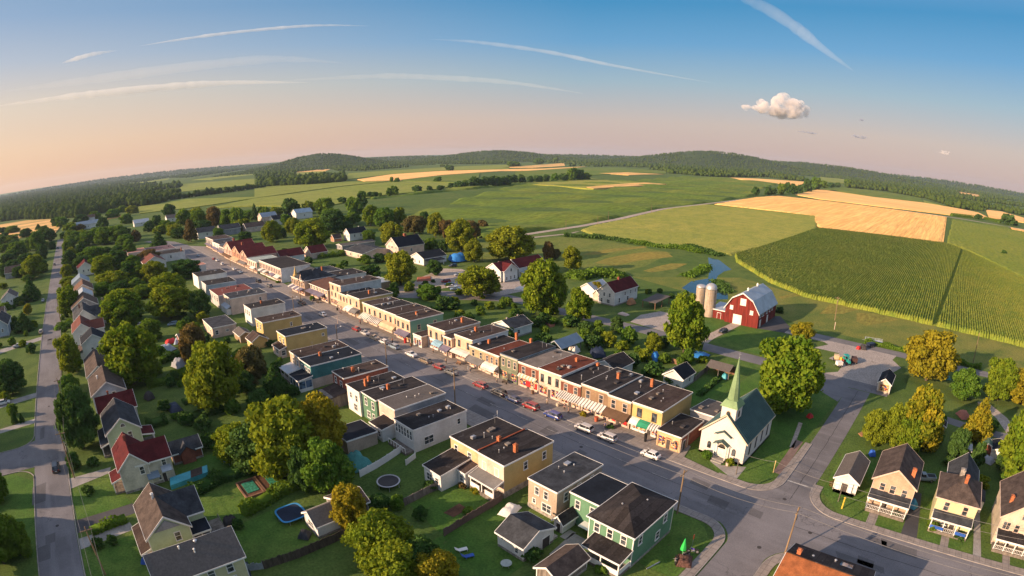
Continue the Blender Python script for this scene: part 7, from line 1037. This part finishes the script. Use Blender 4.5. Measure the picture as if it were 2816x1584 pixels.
# ------------------------------------------------------------------ corner heap of bikes, farm machines
def motorbike(label,x,y,rot,m):
    T=thing('motorbike',label,'motorbike',(0,0,0),'bikes in the corner heap')
    for yy in (-.7,.7): b=MB(); b.tube((-.06,yy,.32),(.06,yy,.32),.32,.32,14); w=b.build('wheel',tyre,T); b=MB(); b.tube((-.07,yy,.32),(.07,yy,.32),.2,.2,10); b.build('rim',rimm,w)
    b=MB(); b.hexa([(-.13,-.2,.6),(.13,-.2,.6),(.1,.45,.7),(-.1,.45,.7)],[(-.1,-.15,.82),(.1,-.15,.82),(.08,.4,.92),(-.08,.4,.92)]); b.build('fuel_tank',m,T); b=MB(); b.box(-.12,.12,-.85,-.2,.66,.78); b.build('seat',black,T); b=MB(); b.tube((0,.7,.32),(0,.42,1.0),.04,.04,6); b.tube((-.35,.36,1.02),(.35,.36,1.02),.025,.025,6); b.build('handlebar',metalG,T); b=MB(); b.box(-.14,.14,-.25,.3,.28,.6); b.tube((.15,-.8,.3),(.15,.2,.35),.05,.05,6); b.build('engine',metalG,T); T.location=(x,y,.02); T.rotation_euler=(0,.25,rot)
motorbike('purple motorbike leaning at the street end of the corner heap',65.0,25.6,.4,mat('purple_paint',(.1,.06,.3),rough=.4)); motorbike('black motorbike in the middle of the corner heap',63.4,26.0,1.2,PAINT['black']); motorbike('rusty brown motorbike at the house end of the corner heap',61.6,26.6,2.0,mat('rust_paint',(.2,.08,.05)))
b=MB(); b.lathe(63.8,26.8,[(.04,0),(.04,.9),(.5,1.0),(.42,1.6),(.05,3.2)],7); tag(b.build('folded_parasol',mat('vivid_green_canvas',(.03,.42,.08)),None,(63.8,26.8,0)),'vivid green folded parasol standing in the corner heap','parasol')
T=thing('flag','small orange pennant on a pole beside the green parasol','flag',(66.6,26.6,0)); b=MB(); b.tube((66.6,26.6,0),(66.6,26.6,2.4),.04,.03,6); b.build('flag_pole',metalG,T); b=MB(); b.box(66.45,66.75,26.55,26.65,1.4,2.3); b.build('pennant',mat('orange_cloth',(.6,.12,.04)),T)
tarp('heap of rusty wheels and parts on the corner lawn',62.4,25.6,3,2.4,.9,mat('rusty_metal',(.12,.06,.045),nv=.5,ns=3),'junk_heap','junk heap',40); b=MB(); b.tube((57.4,29.3,.1),(60.0,28.6,.12),.1,.1,6); tag(b.build('drain_pipe',metalG,None,(58,29,0)),'grey pipe lying on the lawn by the green corner house','pipe')
def tractor(label,x,y,rot):
    T=thing('tractor',label,'tractor',(0,0,0)); hub=mat('red_hub',(.4,.06,.04)); 
    for s in (-1,1):
        for yy,R0,w in ((-1.0,.85,.4),(1.3,.5,.28)): b=MB(); b.tube((s*.6,yy,R0),(s*(.6+w),yy,R0),R0,R0,18); wo=b.build('wheel',tyre,T); b=MB(); b.tube((s*(.62+w*.5),yy,R0),(s*(.64+w),yy,R0),R0*.5,R0*.45,12); b.build('hub',hub,wo)
        b=MB(); b.hexa([(s*.55,-1.9,1.3),(s*1.05,-1.9,1.3),(s*1.05,-.1,1.3),(s*.55,-.1,1.3)],[(s*.55,-1.6,1.85),(s*1.05,-1.6,1.85),(s*1.05,-.4,1.85),(s*.55,-.4,1.85)]); b.build('mudguard',tealpaint,T)
    b=MB(); b.hexa([(-.4,-.1,.8),(.4,-.1,.8),(.35,2.0,.8),(-.35,2.0,.8)],[(-.38,-.1,1.65),(.38,-.1,1.65),(.3,1.9,1.45),(-.3,1.9,1.45)]); b.build('bonnet',tealpaint,T); b=MB(); b.box(-.45,.45,-1.5,-.1,.7,1.2); b.build('chassis',plastic,T); b=MB(); b.box(-.3,.3,-1.2,-.7,1.2,1.4); b.box(-.3,.3,-1.25,-1.1,1.4,1.85); b.build('seat',black,T); b=MB(); b.tube((.22,1.2,1.5),(.22,1.2,2.5),.05,.05,7); b.build('exhaust_stack',metalG,T)
    b=MB(); b.hexa([(-.9,-1.9,2.5),(.9,-1.9,2.5),(.9,.1,2.45),(-.9,.1,2.45)],[(-.7,-1.7,2.68),(.7,-1.7,2.68),(.7,-.1,2.6),(-.7,-.1,2.6)]); b.build('canopy',tealpaint,T)
    for sx in (-.8,.8):
        for sy in (-1.75,-.05): b=MB(); b.tube((sx,sy,1.3),(sx,sy,2.5),.04,.04,6); b.build('canopy_post',metalG,T)
    b=MB(); b.torus if False else b.tube((0,-.35,1.55),(0,-.5,1.62),.25,.25,14); b.build('steering_wheel',black,T); T.location=(x,y,.04); T.rotation_euler.z=rot
x,y=q('P',1335,800); tractor('old teal tractor with red wheel hubs in the gravel yard',x,y,2.2)
def trailer(label,x,y,rot,w,l,h,m,rails=False,name='trailer',g='farm machines in the yard'):
    T=thing(name,label,'trailer',(0,0,0),g); b=MB(); b.box(-w/2,w/2,-l/2,l/2,.5,.62); b.build('deck',m,T)
    b=MB()
    if rails:
        for s in (-1,1): 
            for z in (.8,1.1,1.4): b.tube((s*w/2,-l/2,z),(s*w/2,l/2,z),.05,.05,5)
            for k in range(6): b.tube((s*w/2,-l/2+l*k/5,.6),(s*w/2,-l/2+l*k/5,1.45),.05,.05,5)
        for z in (.8,1.1,1.4): b.tube((-w/2,l/2,z),(w/2,l/2,z),.05,.05,5)
    else: b.box(-w/2,w/2,-l/2,l/2,.62,h); b.box(-w/2-.04,w/2+.04,-l/2-.04,l/2+.04,h,h+.1)
    b.build('side_rails' if rails else 'box_body',m,T)
    for s in (-1,1):
        for yy in (-.4,.4): b=MB(); b.tube((s*(w/2+.02),yy,.33),(s*(w/2+.22),yy,.33),.33,.33,12); wo=b.build('wheel',tyre,T); b=MB(); b.tube((s*(w/2+.2),yy,.33),(s*(w/2+.24),yy,.33),.18,.18,8); b.build('hub',rimm,wo)
    b=MB(); b.tube((0,l/2,.55),(0,l/2+1.1,.5),.06,.06,6); b.build('drawbar',metalG,T); T.location=(x,y,.04); T.rotation_euler.z=rot
x,y=q('P',1600,590); trailer('pale blue-grey railed livestock trailer at the back of the yard',x,y,.2,2.4,6.5,1.4,mat('pale_blue_steel',(.35,.4,.46)),True); x,y=q('P',1570,630); trailer('low blue box trailer beside the railed trailer',x,y,1.0,1.6,3.2,1.3,navyt); x,y=q('P',1255,825); trailer('white boxed roller machine at the yard grass edge',x,y,.7,1.6,1.9,1.5,trimW); x,y=q('P',1228,765); trailer('tan crate trailer behind the white boxed machine',x,y,1.9,1.5,1.6,1.8,awnT); x,y=q('P',1280,775); trailer('yellow hopper cart next to the teal tractor',x,y,1.2,1.0,1.3,1.3,yellowpaint)
x,y=q('P',1405,790); trailer('dark rusty baler behind the teal tractor',x,y,2.0,1.6,2.4,1.7,mat('dark_rust',(.08,.04,.035)))
x,y=q('P',1500,650); tarp('black covered quad machine in the yard',x,y,3.2,2,1.5,trimD,seed=51); x,y=q('P',1450,655); tarp('red bucket implement in front of the black machine',x,y,1.4,1.2,1.2,redpaint,seed=52)
# shop-front clutter
def tub(label,x,y,r,h,m,g='pots and tubs on the shop pavement'): b=MB(); b.lathe(x,y,[(r*.8,.12),(r,.12+h),(r*.85,.12+h),(r*.8,.1+h)],10); tag(b.build('planter',m,None,(x,y,.12)),label,'planter',g)
tub('red barrel outside the brown clapboard shop',91.2,64.6,.5,1.1,mat('barrel_red',(.4,.1,.05))); tub('dark bin outside the tan clapboard shop',91.0,60.3,.35,1.1,plastic); tub('black narrow sign bin in front of the butter yellow shop',90.6,51.2,.35,1.9,plastic); tub('terracotta pot by the church steps',92.6,32.8,.4,.7,pink); tub('pale tub outside the rust-roofed cream shop',91.2,76.0,.45,.8,trimC); tub('brown tub outside the deep red shop',92.2,85.0,.4,.9,woodb); tub('grey bin outside the olive shop',91.6,108.4,.4,1.0,metalG); tub('red tub at the mint-sided shop corner',91.2,138.4,.5,1.5,redpaint); tub('dark pot by the arcaded shop',92.8,187.6,.4,.9,plastic); tub('wooden tub outside the alley corner shop',90.8,134.6,.5,.9,woodb)
for l,y,m_ in (('dark bench outside the hip-roofed brown shop',203.5,woodd),('brown bench outside the tall cream shop',113,woodb),('dark bench outside the grey-green shop',94.5,woodd)):
    T=thing('bench',l,'bench',(91.8,y,0),'benches on the shop pavement'); b=MB(); b.box(91.5,92.0,y-.8,y+.8,.52,.6); b.build('seat',m_,T); b=MB(); b.box(92.0,92.08,y-.8,y+.8,.6,1.05); b.build('backrest',m_,T); [(lambda b:(b.box(91.55,91.95,y+s-.05,y+s+.05,.12,.52),b.build('leg',m_,T)))(MB()) for s in (-.7,.7)]
# ------------------------------------------------------------------ people
skin_m=mat('skin',(.5,.3,.22),nv=.08); hair_m=mat('dark_hair',(.03,.02,.015))
def person(label,x,y,rot,top,leg,stride=.12,bend=.0):
    T=thing('person',label,'person',(x,y,.12),'people on the street')
    def sk(name,V,E,R_,m):
        me=bpy.data.meshes.new(name); me.from_pydata(V,E,[]); o=bpy.data.objects.new(name,me); COL.objects.link(o); o.parent=T; me.materials.append(m)
        md=o.modifiers.new('skin','SKIN'); md.use_smooth_shade=True; sv=me.skin_vertices[0].data
        for i,r in enumerate(R_): sv[i].radius=(r,r)
        sv[0].use_root=True; o.modifiers.new('sub','SUBSURF').levels=1; o.modifiers['sub'].render_levels=1; return o
    s=stride; V=[(0,0,.95),(0,.01,1.2),(0,.02,1.42),(0,.03,1.52),(0,.05,1.62),(0,.05,1.74)]; R_=[.13,.12,.13,.055,.095,.075]; E=[(0,1),(1,2),(2,3),(3,4),(4,5)]
    for sd in (-1,1):
        b_=len(V); V+=[(sd*.1,0,.88),(sd*.11,sd*s*.5,.5),(sd*.11,sd*s-.02,.09),(sd*.11,sd*s+.14,.04)]; R_+=[.1,.07,.05,.042]; E+=[(0,b_),(b_,b_+1),(b_+1,b_+2),(b_+2,b_+3)]
        b_=len(V); V+=[(sd*.2,.02,1.4),(sd*.25,-sd*s*.5,1.14),(sd*.25,-sd*s*.6+.1,.9),(sd*.25,-sd*s*.6+.14,.82)]; R_+=[.06,.05,.035,.03]; E+=[(2,b_),(b_,b_+1),(b_+1,b_+2),(b_+2,b_+3)]; h_=b_+3
        for k,(dx,l) in enumerate(((-.03,.07),(-.01,.085),(.01,.08),(.03,.065))): V.append((sd*.25+dx,V[h_][1]+.02,V[h_][2]-l)); R_.append(.009); E.append((h_,len(V)-1))
        V.append((sd*.25-sd*.05,V[h_][1]+.04,V[h_][2]-.03)); R_.append(.01); E.append((h_,len(V)-1))
    sk('body',V,E,R_,skin_m)
    sk('shirt',[(0,0,1.0),(0,.01,1.2),(0,.02,1.43),(-.19,.02,1.4),(-.25,s*.3,1.16),(.19,.02,1.4),(.25,-s*.3,1.16)],[(0,1),(1,2),(2,3),(3,4),(2,5),(5,6)],[.15,.145,.14,.075,.062,.075,.062],top)
    sk('trousers',[(0,0,.98),(-.1,0,.88),(-.11,-s*.5,.5),(-.11,-s-.02,.1),(.1,0,.88),(.11,s*.5,.5),(.11,s-.02,.1)],[(0,1),(1,2),(2,3),(0,4),(4,5),(5,6)],[.15,.12,.085,.065,.12,.085,.065],leg)
    h=MB(); h.lathe(0,.03,[(.1,1.64),(.108,1.7),(.1,1.77),(.06,1.82),(.01,1.835)],10); h.build('hair',hair_m,None).parent=T
    n=MB(); n.hexa([(-.012,.14,1.63),(.012,.14,1.63),(.012,.14,1.66),(-.012,.14,1.66)],[(-.01,.165,1.635),(.01,.165,1.635),(.005,.15,1.66),(-.005,.15,1.66)]); n.build('nose',skin_m,None).parent=T
    T.rotation_euler.z=rot
person('person in blue jacket and patterned trousers walking by the butter yellow shop and silver car',89.6,61.0,.4,bluepaint,navyt); person('person in navy standing outside the reddish brown shop',90.6,73.4,2.,navyt,trimD,.05); person('person in dark clothes beside the pale tub near the reddish brown shop',89.9,71.6,1.,trimD,trimD); person('person in pale shirt crouched over bags by the rust-roofed cream shop',90.2,78.4,-.6,awnW,awnT,.04); person('first of two people in navy close together by the arcaded shop',91.4,181.8,1.6,navyt,navyt,.05); person('second of two people in navy, on the arcade side of the pair',91.5,182.9,1.4,bluepaint,navyt,.05); person('person in white walking past the olive shop planter',90.4,106.2,.2,awnW,navyt); person('person in a green top by the grey-green shop bench',90.7,96.2,1.1,greenpaint,trimD,.05); person('person in tan crossing the pavement by the tall cream shop',89.6,115.8,-.3,awnT,trimD); person('person in black at the blue-awning shop window',92.2,125.2,1.57,trimD,trimD,.03); person('person in pink by the white terrace awnings',91.0,262.0,0,pink,navyt); person('person in pale blue outside the hip-roofed brown shop',90.5,205.2,.1,bluep,navyt); person('person in a red top walking by the sage-awning shop',90.4,165.4,0,redpaint,trimD); person('person in orange by the white car under the tan awning',88.2,141.2,0,mat('orange_shirt',(.6,.2,.08)),trimD)
# ------------------------------------------------------------------ air, sky, clouds, sun, camera
SUN_EL,SUN_AZ=math.radians(18),math.radians(205)   # azimuth the light comes from, counted from +x
sun_to=Vector((-math.cos(math.radians(-25)),-math.sin(math.radians(-25)),0)); sun_to=Vector((sun_to.x*math.cos(SUN_EL),sun_to.y*math.cos(SUN_EL),math.sin(SUN_EL)))
sd=bpy.data.lights.new('sun','SUN'); sd.energy=4.5; sd.angle=math.radians(.55); sd.color=(1.,.7,.46); so=bpy.data.objects.new('sun',sd); COL.objects.link(so); so.rotation_euler=sun_to.to_track_quat('Z','Y').to_euler(); so.location=(0,0,300)
w=bpy.data.worlds.new('World'); SC.world=w; w.use_nodes=True; nt=w.node_tree; nt.nodes.clear(); lk=nt.links
out=N(nt,'ShaderNodeOutputWorld'); bg=N(nt,'ShaderNodeBackground'); sk=N(nt,'ShaderNodeTexSky',sky_type='NISHITA',sun_disc=False); sk.sun_elevation=SUN_EL; sk.sun_rotation=math.atan2(sun_to.x,sun_to.y); sk.air_density=1.; sk.dust_density=1.5; sk.ozone_density=2.5; sk.altitude=0
# evening colours of the air near the horizon, by height above it and by angle from the sun
tc=N(nt,'ShaderNodeTexCoord'); sp=N(nt,'ShaderNodeSeparateXYZ'); lk.new(tc.outputs['Generated'],sp.inputs[0])
def skyramp(L):
    cr=N(nt,'ShaderNodeValToRGB'); cr.color_ramp.interpolation='LINEAR'; e=cr.color_ramp.elements
    for i,(p,c) in enumerate(L):
        el=e[i] if i<2 else e.new(p); el.position=p; el.color=(*c,1)
    lk.new(sp.outputs[2],cr.inputs[0]); return cr.outputs[0]
top=[(.4,(.22,.36,.6)),(.6,(.42,.5,.68)),(1,(.5,.56,.72))]
away=skyramp([(0.,(.59,.4,.36)),(.06,(.57,.45,.4)),(.13,(.33,.44,.51)),(.2,(.13,.34,.57)),(.27,(.045,.26,.5))]+top)
near=skyramp([(0.,(.84,.48,.3)),(.06,(.86,.57,.37)),(.13,(.75,.6,.46)),(.2,(.47,.5,.56)),(.27,(.29,.4,.56)),(.32,(.23,.36,.52))]+top)
glow=skyramp([(0.,(3.2,2.0,1.1)),(.13,(2.4,1.7,1.1)),(.3,(1.2,1.05,1.)),(.6,(.6,.65,.75))])
dt=N(nt,'ShaderNodeVectorMath',operation='DOT_PRODUCT'); lk.new(tc.outputs['Generated'],dt.inputs[0]); dt.inputs[1].default_value=Vector((sun_to.x,sun_to.y,0)).normalized()
tint=mixc(nt,ramp(nt,dt.outputs['Value'],-.45,.56),away,near); tint=mixc(nt,ramp(nt,dt.outputs['Value'],.6,1.),tint,glow)
sc_=N(nt,'ShaderNodeMix',data_type='RGBA',blend_type='MIX'); sc_.inputs[0].default_value=.92
sm_=N(nt,'ShaderNodeVectorMath',operation='SCALE'); lk.new(tint,sm_.inputs[0]); sm_.inputs['Scale'].default_value=4.75
lk.new(sk.outputs[0],sc_.inputs[6]); lk.new(sm_.outputs[0],sc_.inputs[7]); lk.new(sc_.outputs[2],bg.inputs[0]); bg.inputs[1].default_value=.1; lk.new(bg.outputs[0],out.inputs[0])
# haze
HZ=True
if HZ:
    b=MB(); b.box(-9000,9000,-9000,9000,-2,150); o=b.build('haze',[]if False else (lambda m:m)(bpy.data.materials.new('haze_air'))); m=o.data.materials[0]; m.use_nodes=True; n_=m.node_tree; n_.nodes.clear(); ou=N(n_,'ShaderNodeOutputMaterial'); v=N(n_,'ShaderNodeVolumePrincipled'); v.inputs['Color'].default_value=(.62,.76,1,1); v.inputs['Density'].default_value=.00004; v.inputs['Anisotropy'].default_value=.2; n_.links.new(v.outputs[0],ou.inputs['Volume']); tag(o,kind='stuff')
# contrails and clouds
def cloudmat(name,c,den,edge,ns):
    m,nt,_,lk=nodes(name); ou=N(nt,'ShaderNodeOutputMaterial'); d=N(nt,'ShaderNodeBsdfDiffuse'); d.inputs[0].default_value=(*c,1); t=N(nt,'ShaderNodeBsdfTranslucent'); t.inputs[0].default_value=(*c,1); mx=N(nt,'ShaderNodeMixShader'); mx.inputs[0].default_value=.5; lk.new(d.outputs[0],mx.inputs[1]); lk.new(t.outputs[0],mx.inputs[2])
    tr=N(nt,'ShaderNodeBsdfTransparent'); m2=N(nt,'ShaderNodeMixShader'); lw=N(nt,'ShaderNodeLayerWeight'); lw.inputs[0].default_value=.5; iv=N(nt,'ShaderNodeMath',operation='SUBTRACT'); iv.inputs[0].default_value=1; lk.new(lw.outputs['Facing'],iv.inputs[1]); pw=N(nt,'ShaderNodeMath',operation='POWER'); pw.inputs[1].default_value=edge; lk.new(iv.outputs[0],pw.inputs[0])
    n=ramp(nt,nz(nt,pos(nt),ns,5,.65),.3,.65); a=N(nt,'ShaderNodeMath',operation='MULTIPLY'); lk.new(pw.outputs[0],a.inputs[0]); lk.new(n,a.inputs[1]); a2=N(nt,'ShaderNodeMath',operation='MULTIPLY',use_clamp=True); lk.new(a.outputs[0],a2.inputs[0]); a2.inputs[1].default_value=den
    lk.new(a2.outputs[0],m2.inputs[0]); lk.new(tr.outputs[0],m2.inputs[1]); lk.new(mx.outputs[0],m2.inputs[2]); lk.new(m2.outputs[0],ou.inputs[0]); return m
def ice(den,n):
    m=bpy.data.materials.new('contrail_ice'); m.use_nodes=True; t=m.node_tree; t.nodes.clear(); ou=N(t,'ShaderNodeOutputMaterial'); v=N(t,'ShaderNodeVolumePrincipled'); v.inputs['Color'].default_value=(1,1,1,1); v.inputs['Density'].default_value=den; v.inputs['Anisotropy'].default_value=-.1
    t.links.new(v.outputs[0],ou.inputs['Volume']); return m
def contrail(label,P,w0,den,alt=3000,ns=.004):
    P=[px('S',*p) for p in P]; n=10*(len(P)-1); pts=[]; g=random.Random(len(label))
    for i in range(n+1):
        t=i/n*(len(P)-1); k=min(int(t),len(P)-2); f=t-k; p0=P[max(0,k-1)]; p1=P[k]; p2=P[k+1]; p3=P[min(len(P)-1,k+2)]
        c=[.5*(2*b+(c_-a)*f+(2*a-5*b+4*c_-d_)*f*f+(3*b-a-3*c_+d_)*f**3) for a,b,c_,d_ in zip(p0,p1,p2,p3)]; pts.append((*at(*c,alt),alt))
    b=MB(); rings=[]; k=10; Ws=[]
    for i,p in enumerate(pts):
        a=Vector(pts[max(0,i-1)]); c=Vector(pts[min(n,i+1)]); d=(c-a).normalized(); s=d.cross(Vector((0,0,1))).normalized(); D=Vector(p).length; W=w0/FPX*D*(min(1,i/(n*.3)+.06))*(min(1,(n-i)/(n*.35)+.04))*g.uniform(.85,1.15); Ws.append(W)
        rings.append([tuple(Vector(p)+s*W*.5*math.cos(t)+Vector((0,0,1))*W*.5*math.sin(t)) for t in [6.28319*j/k for j in range(k)]])
    b.add([v for r in rings for v in r],[tuple(range(k)),tuple(range(n*k,n*k+k))]+[(i*k+j,i*k+(j+1)%k,(i+1)*k+(j+1)%k,(i+1)*k+j) for i in range(n) for j in range(k)]); o=b.build('contrail',ice(den/max(Ws),0),None,pts[0],smooth=True); tag(o,label,'contrail','contrails')
contrail('thin sharp contrail high in the upper left of the sky',[(690,233),(1000,185),(1300,150),(1600,128),(1870,131)],9,.55); contrail('short broken contrail left of the thin sharp one',[(310,318),(400,290),(480,270),(590,254)],12,.5); contrail('longest bright contrail, lowest on the sunset side',[(-60,540),(300,492),(600,460),(900,432),(1200,415),(1560,415)],19,.75); contrail('faint wide contrail continuing the longest bright one',[(1400,408),(1900,383),(2200,390),(2576,416),(2960,475)],16,.15); contrail('faint feathery contrail between the thin and longest ones',[(0,462),(500,395),(1000,330),(1400,297),(1740,318)],26,.15); contrail('long fading contrail in the middle of the sky',[(2150,197),(2400,212),(2760,262),(3100,332),(3620,424)],11,.2); contrail('wide diagonal contrail in the top right of the sky',[(3560,-120),(3730,-20),(3880,55),(4020,150),(4140,245),(4300,360)],32,.09)
def cloud(label,Pc,D,W,Hh,n,m,seed,name='cloud',flat=.0):
    d=ray(*Pc).normalized(); c=d*D+Vector((0,0,EYE)); r_=Vector((S2,-S2,0)); u_=Vector((0,0,1)); f_=Vector((S2,S2,0)); g=np.random.RandomState(seed); cv,cf=ICO2; vs=[];fs=[]; off=0; wx=W/FPX*D; hz=Hh/FPX*D; B=[]
    for i in range(n):
        u=-1+2*(i+.5)/n if i<n*.6 else g.uniform(-.7,.5); prof=max(.1,1-abs(u+.08)**1.7)*(1 if u<.35 else .75); v=(.0 if i<n*.6 else g.uniform(.2,1))*prof*.6; rr=hz*.3*(.3+.7*prof)*g.uniform(.75,1.1); B.append((c+r_*(u*wx/2)+u_*(v*hz-.05*u*wx/2)+f_*g.uniform(-.25,.25)*wx*.4,rr,1))
    for lev,k,f in ((0,5,.46),(1,3,.5)) if n<30 else ():
        for (p,r,l) in [x for x in B if x[2]==lev+1]:
            for _ in range(k):
                dd=Vector(g.randn(3)).normalized(); dd.z=abs(dd.z)*.9-.12; B.append((p+dd*r*.92,r*f*g.uniform(.7,1.15),lev+2))
    for i,(p,rr,l) in enumerate(B):
        if (p-c).z<-hz*.16-(p-c).dot(r_)*.05 and l>1: continue
        nn=np.array([1+.25*noise.fractal(Vector(k*1.8)+Vector((seed+i*7.3,0,0)),.6,2.,3) for k in cv]); vs.append(cv*nn[:,None]*np.array([rr,rr,rr*(.8-flat)])+np.array(p)-np.array(c)); fs.append(cf+off); off+=len(cv)
    o=npmesh(name,np.concatenate(vs),np.concatenate(fs),m,smooth=True); o.location=c; r=o.modifiers.new('blend','REMESH'); r.mode='VOXEL'; r.voxel_size=hz/16; tag(o,label,'cloud','clouds')
def vapour(name,col,den,ns):
    m=bpy.data.materials.new(name); m.use_nodes=True; t=m.node_tree; t.nodes.clear(); ou=N(t,'ShaderNodeOutputMaterial'); v=N(t,'ShaderNodeVolumePrincipled'); v.inputs['Color'].default_value=(*col,1); v.inputs['Anisotropy'].default_value=.0
    f=ramp(t,nz(t,pos(t),ns,4,.6),.42,.62); mm=N(t,'ShaderNodeMath',operation='MULTIPLY'); mm.inputs[1].default_value=den; t.links.new(f,mm.inputs[0]); t.links.new(mm.outputs[0],v.inputs['Density']); t.links.new(v.outputs[0],ou.inputs['Volume']); return m
cm=vapour('cumulus_vapour',(1,.95,.93),.035,.02); cg=vapour('grey_vapour',(.5,.55,.68),.1,.012)
cloud('bright peach cumulus cloud low in the right of the sky',(2168,312),4200,262,70,36,cm,3); cloud('flat slate-blue cloud streak below the cumulus',(2375,380),4200,105,10,110,cg,5,flat=.3); cloud('small pink cloud puff near the right horizon',(2600,423),4200,60,15,44,cm,8,flat=.2); cloud('tiny grey-pink cloud wisp under the cumulus',(2372,331),4200,26,8,40,cg,9,flat=.2); cloud('thin mauve cloud streak left of the slate-blue one',(2230,367),4200,105,7,220,cg,10,flat=.4)
# camera
cd=bpy.data.cameras.new('camera'); cam=bpy.data.objects.new('camera',cd); COL.objects.link(cam); SC.camera=cam; cam.location=(0,0,EYE); cam.rotation_euler=(math.pi/2-PITCH,0,math.radians(-45)); cd.type='PANO'; cd.sensor_width=36; cd.sensor_fit='HORIZONTAL'; cd.clip_end=60000; cd.clip_start=.5
cy=cd; cy.panorama_type='FISHEYE_LENS_POLYNOMIAL'; cy.fisheye_fov=math.radians(170); k=2816/36/FPX
cy.fisheye_polynomial_k0=0; cy.fisheye_polynomial_k1=-k; cy.fisheye_polynomial_k2=0; cy.fisheye_polynomial_k3=0; cy.fisheye_polynomial_k4=0
SC.view_settings.view_transform='Standard'; SC.view_settings.look='None'; SC.view_settings.exposure=1.15; SC.view_settings.gamma=1
SC.cycles.use_denoising=True; SC.cycles.max_bounces=5; SC.cycles.diffuse_bounces=3; SC.cycles.glossy_bounces=2; SC.cycles.transparent_max_bounces=24; SC.cycles.volume_bounces=2; SC.cycles.sample_clamp_indirect=4
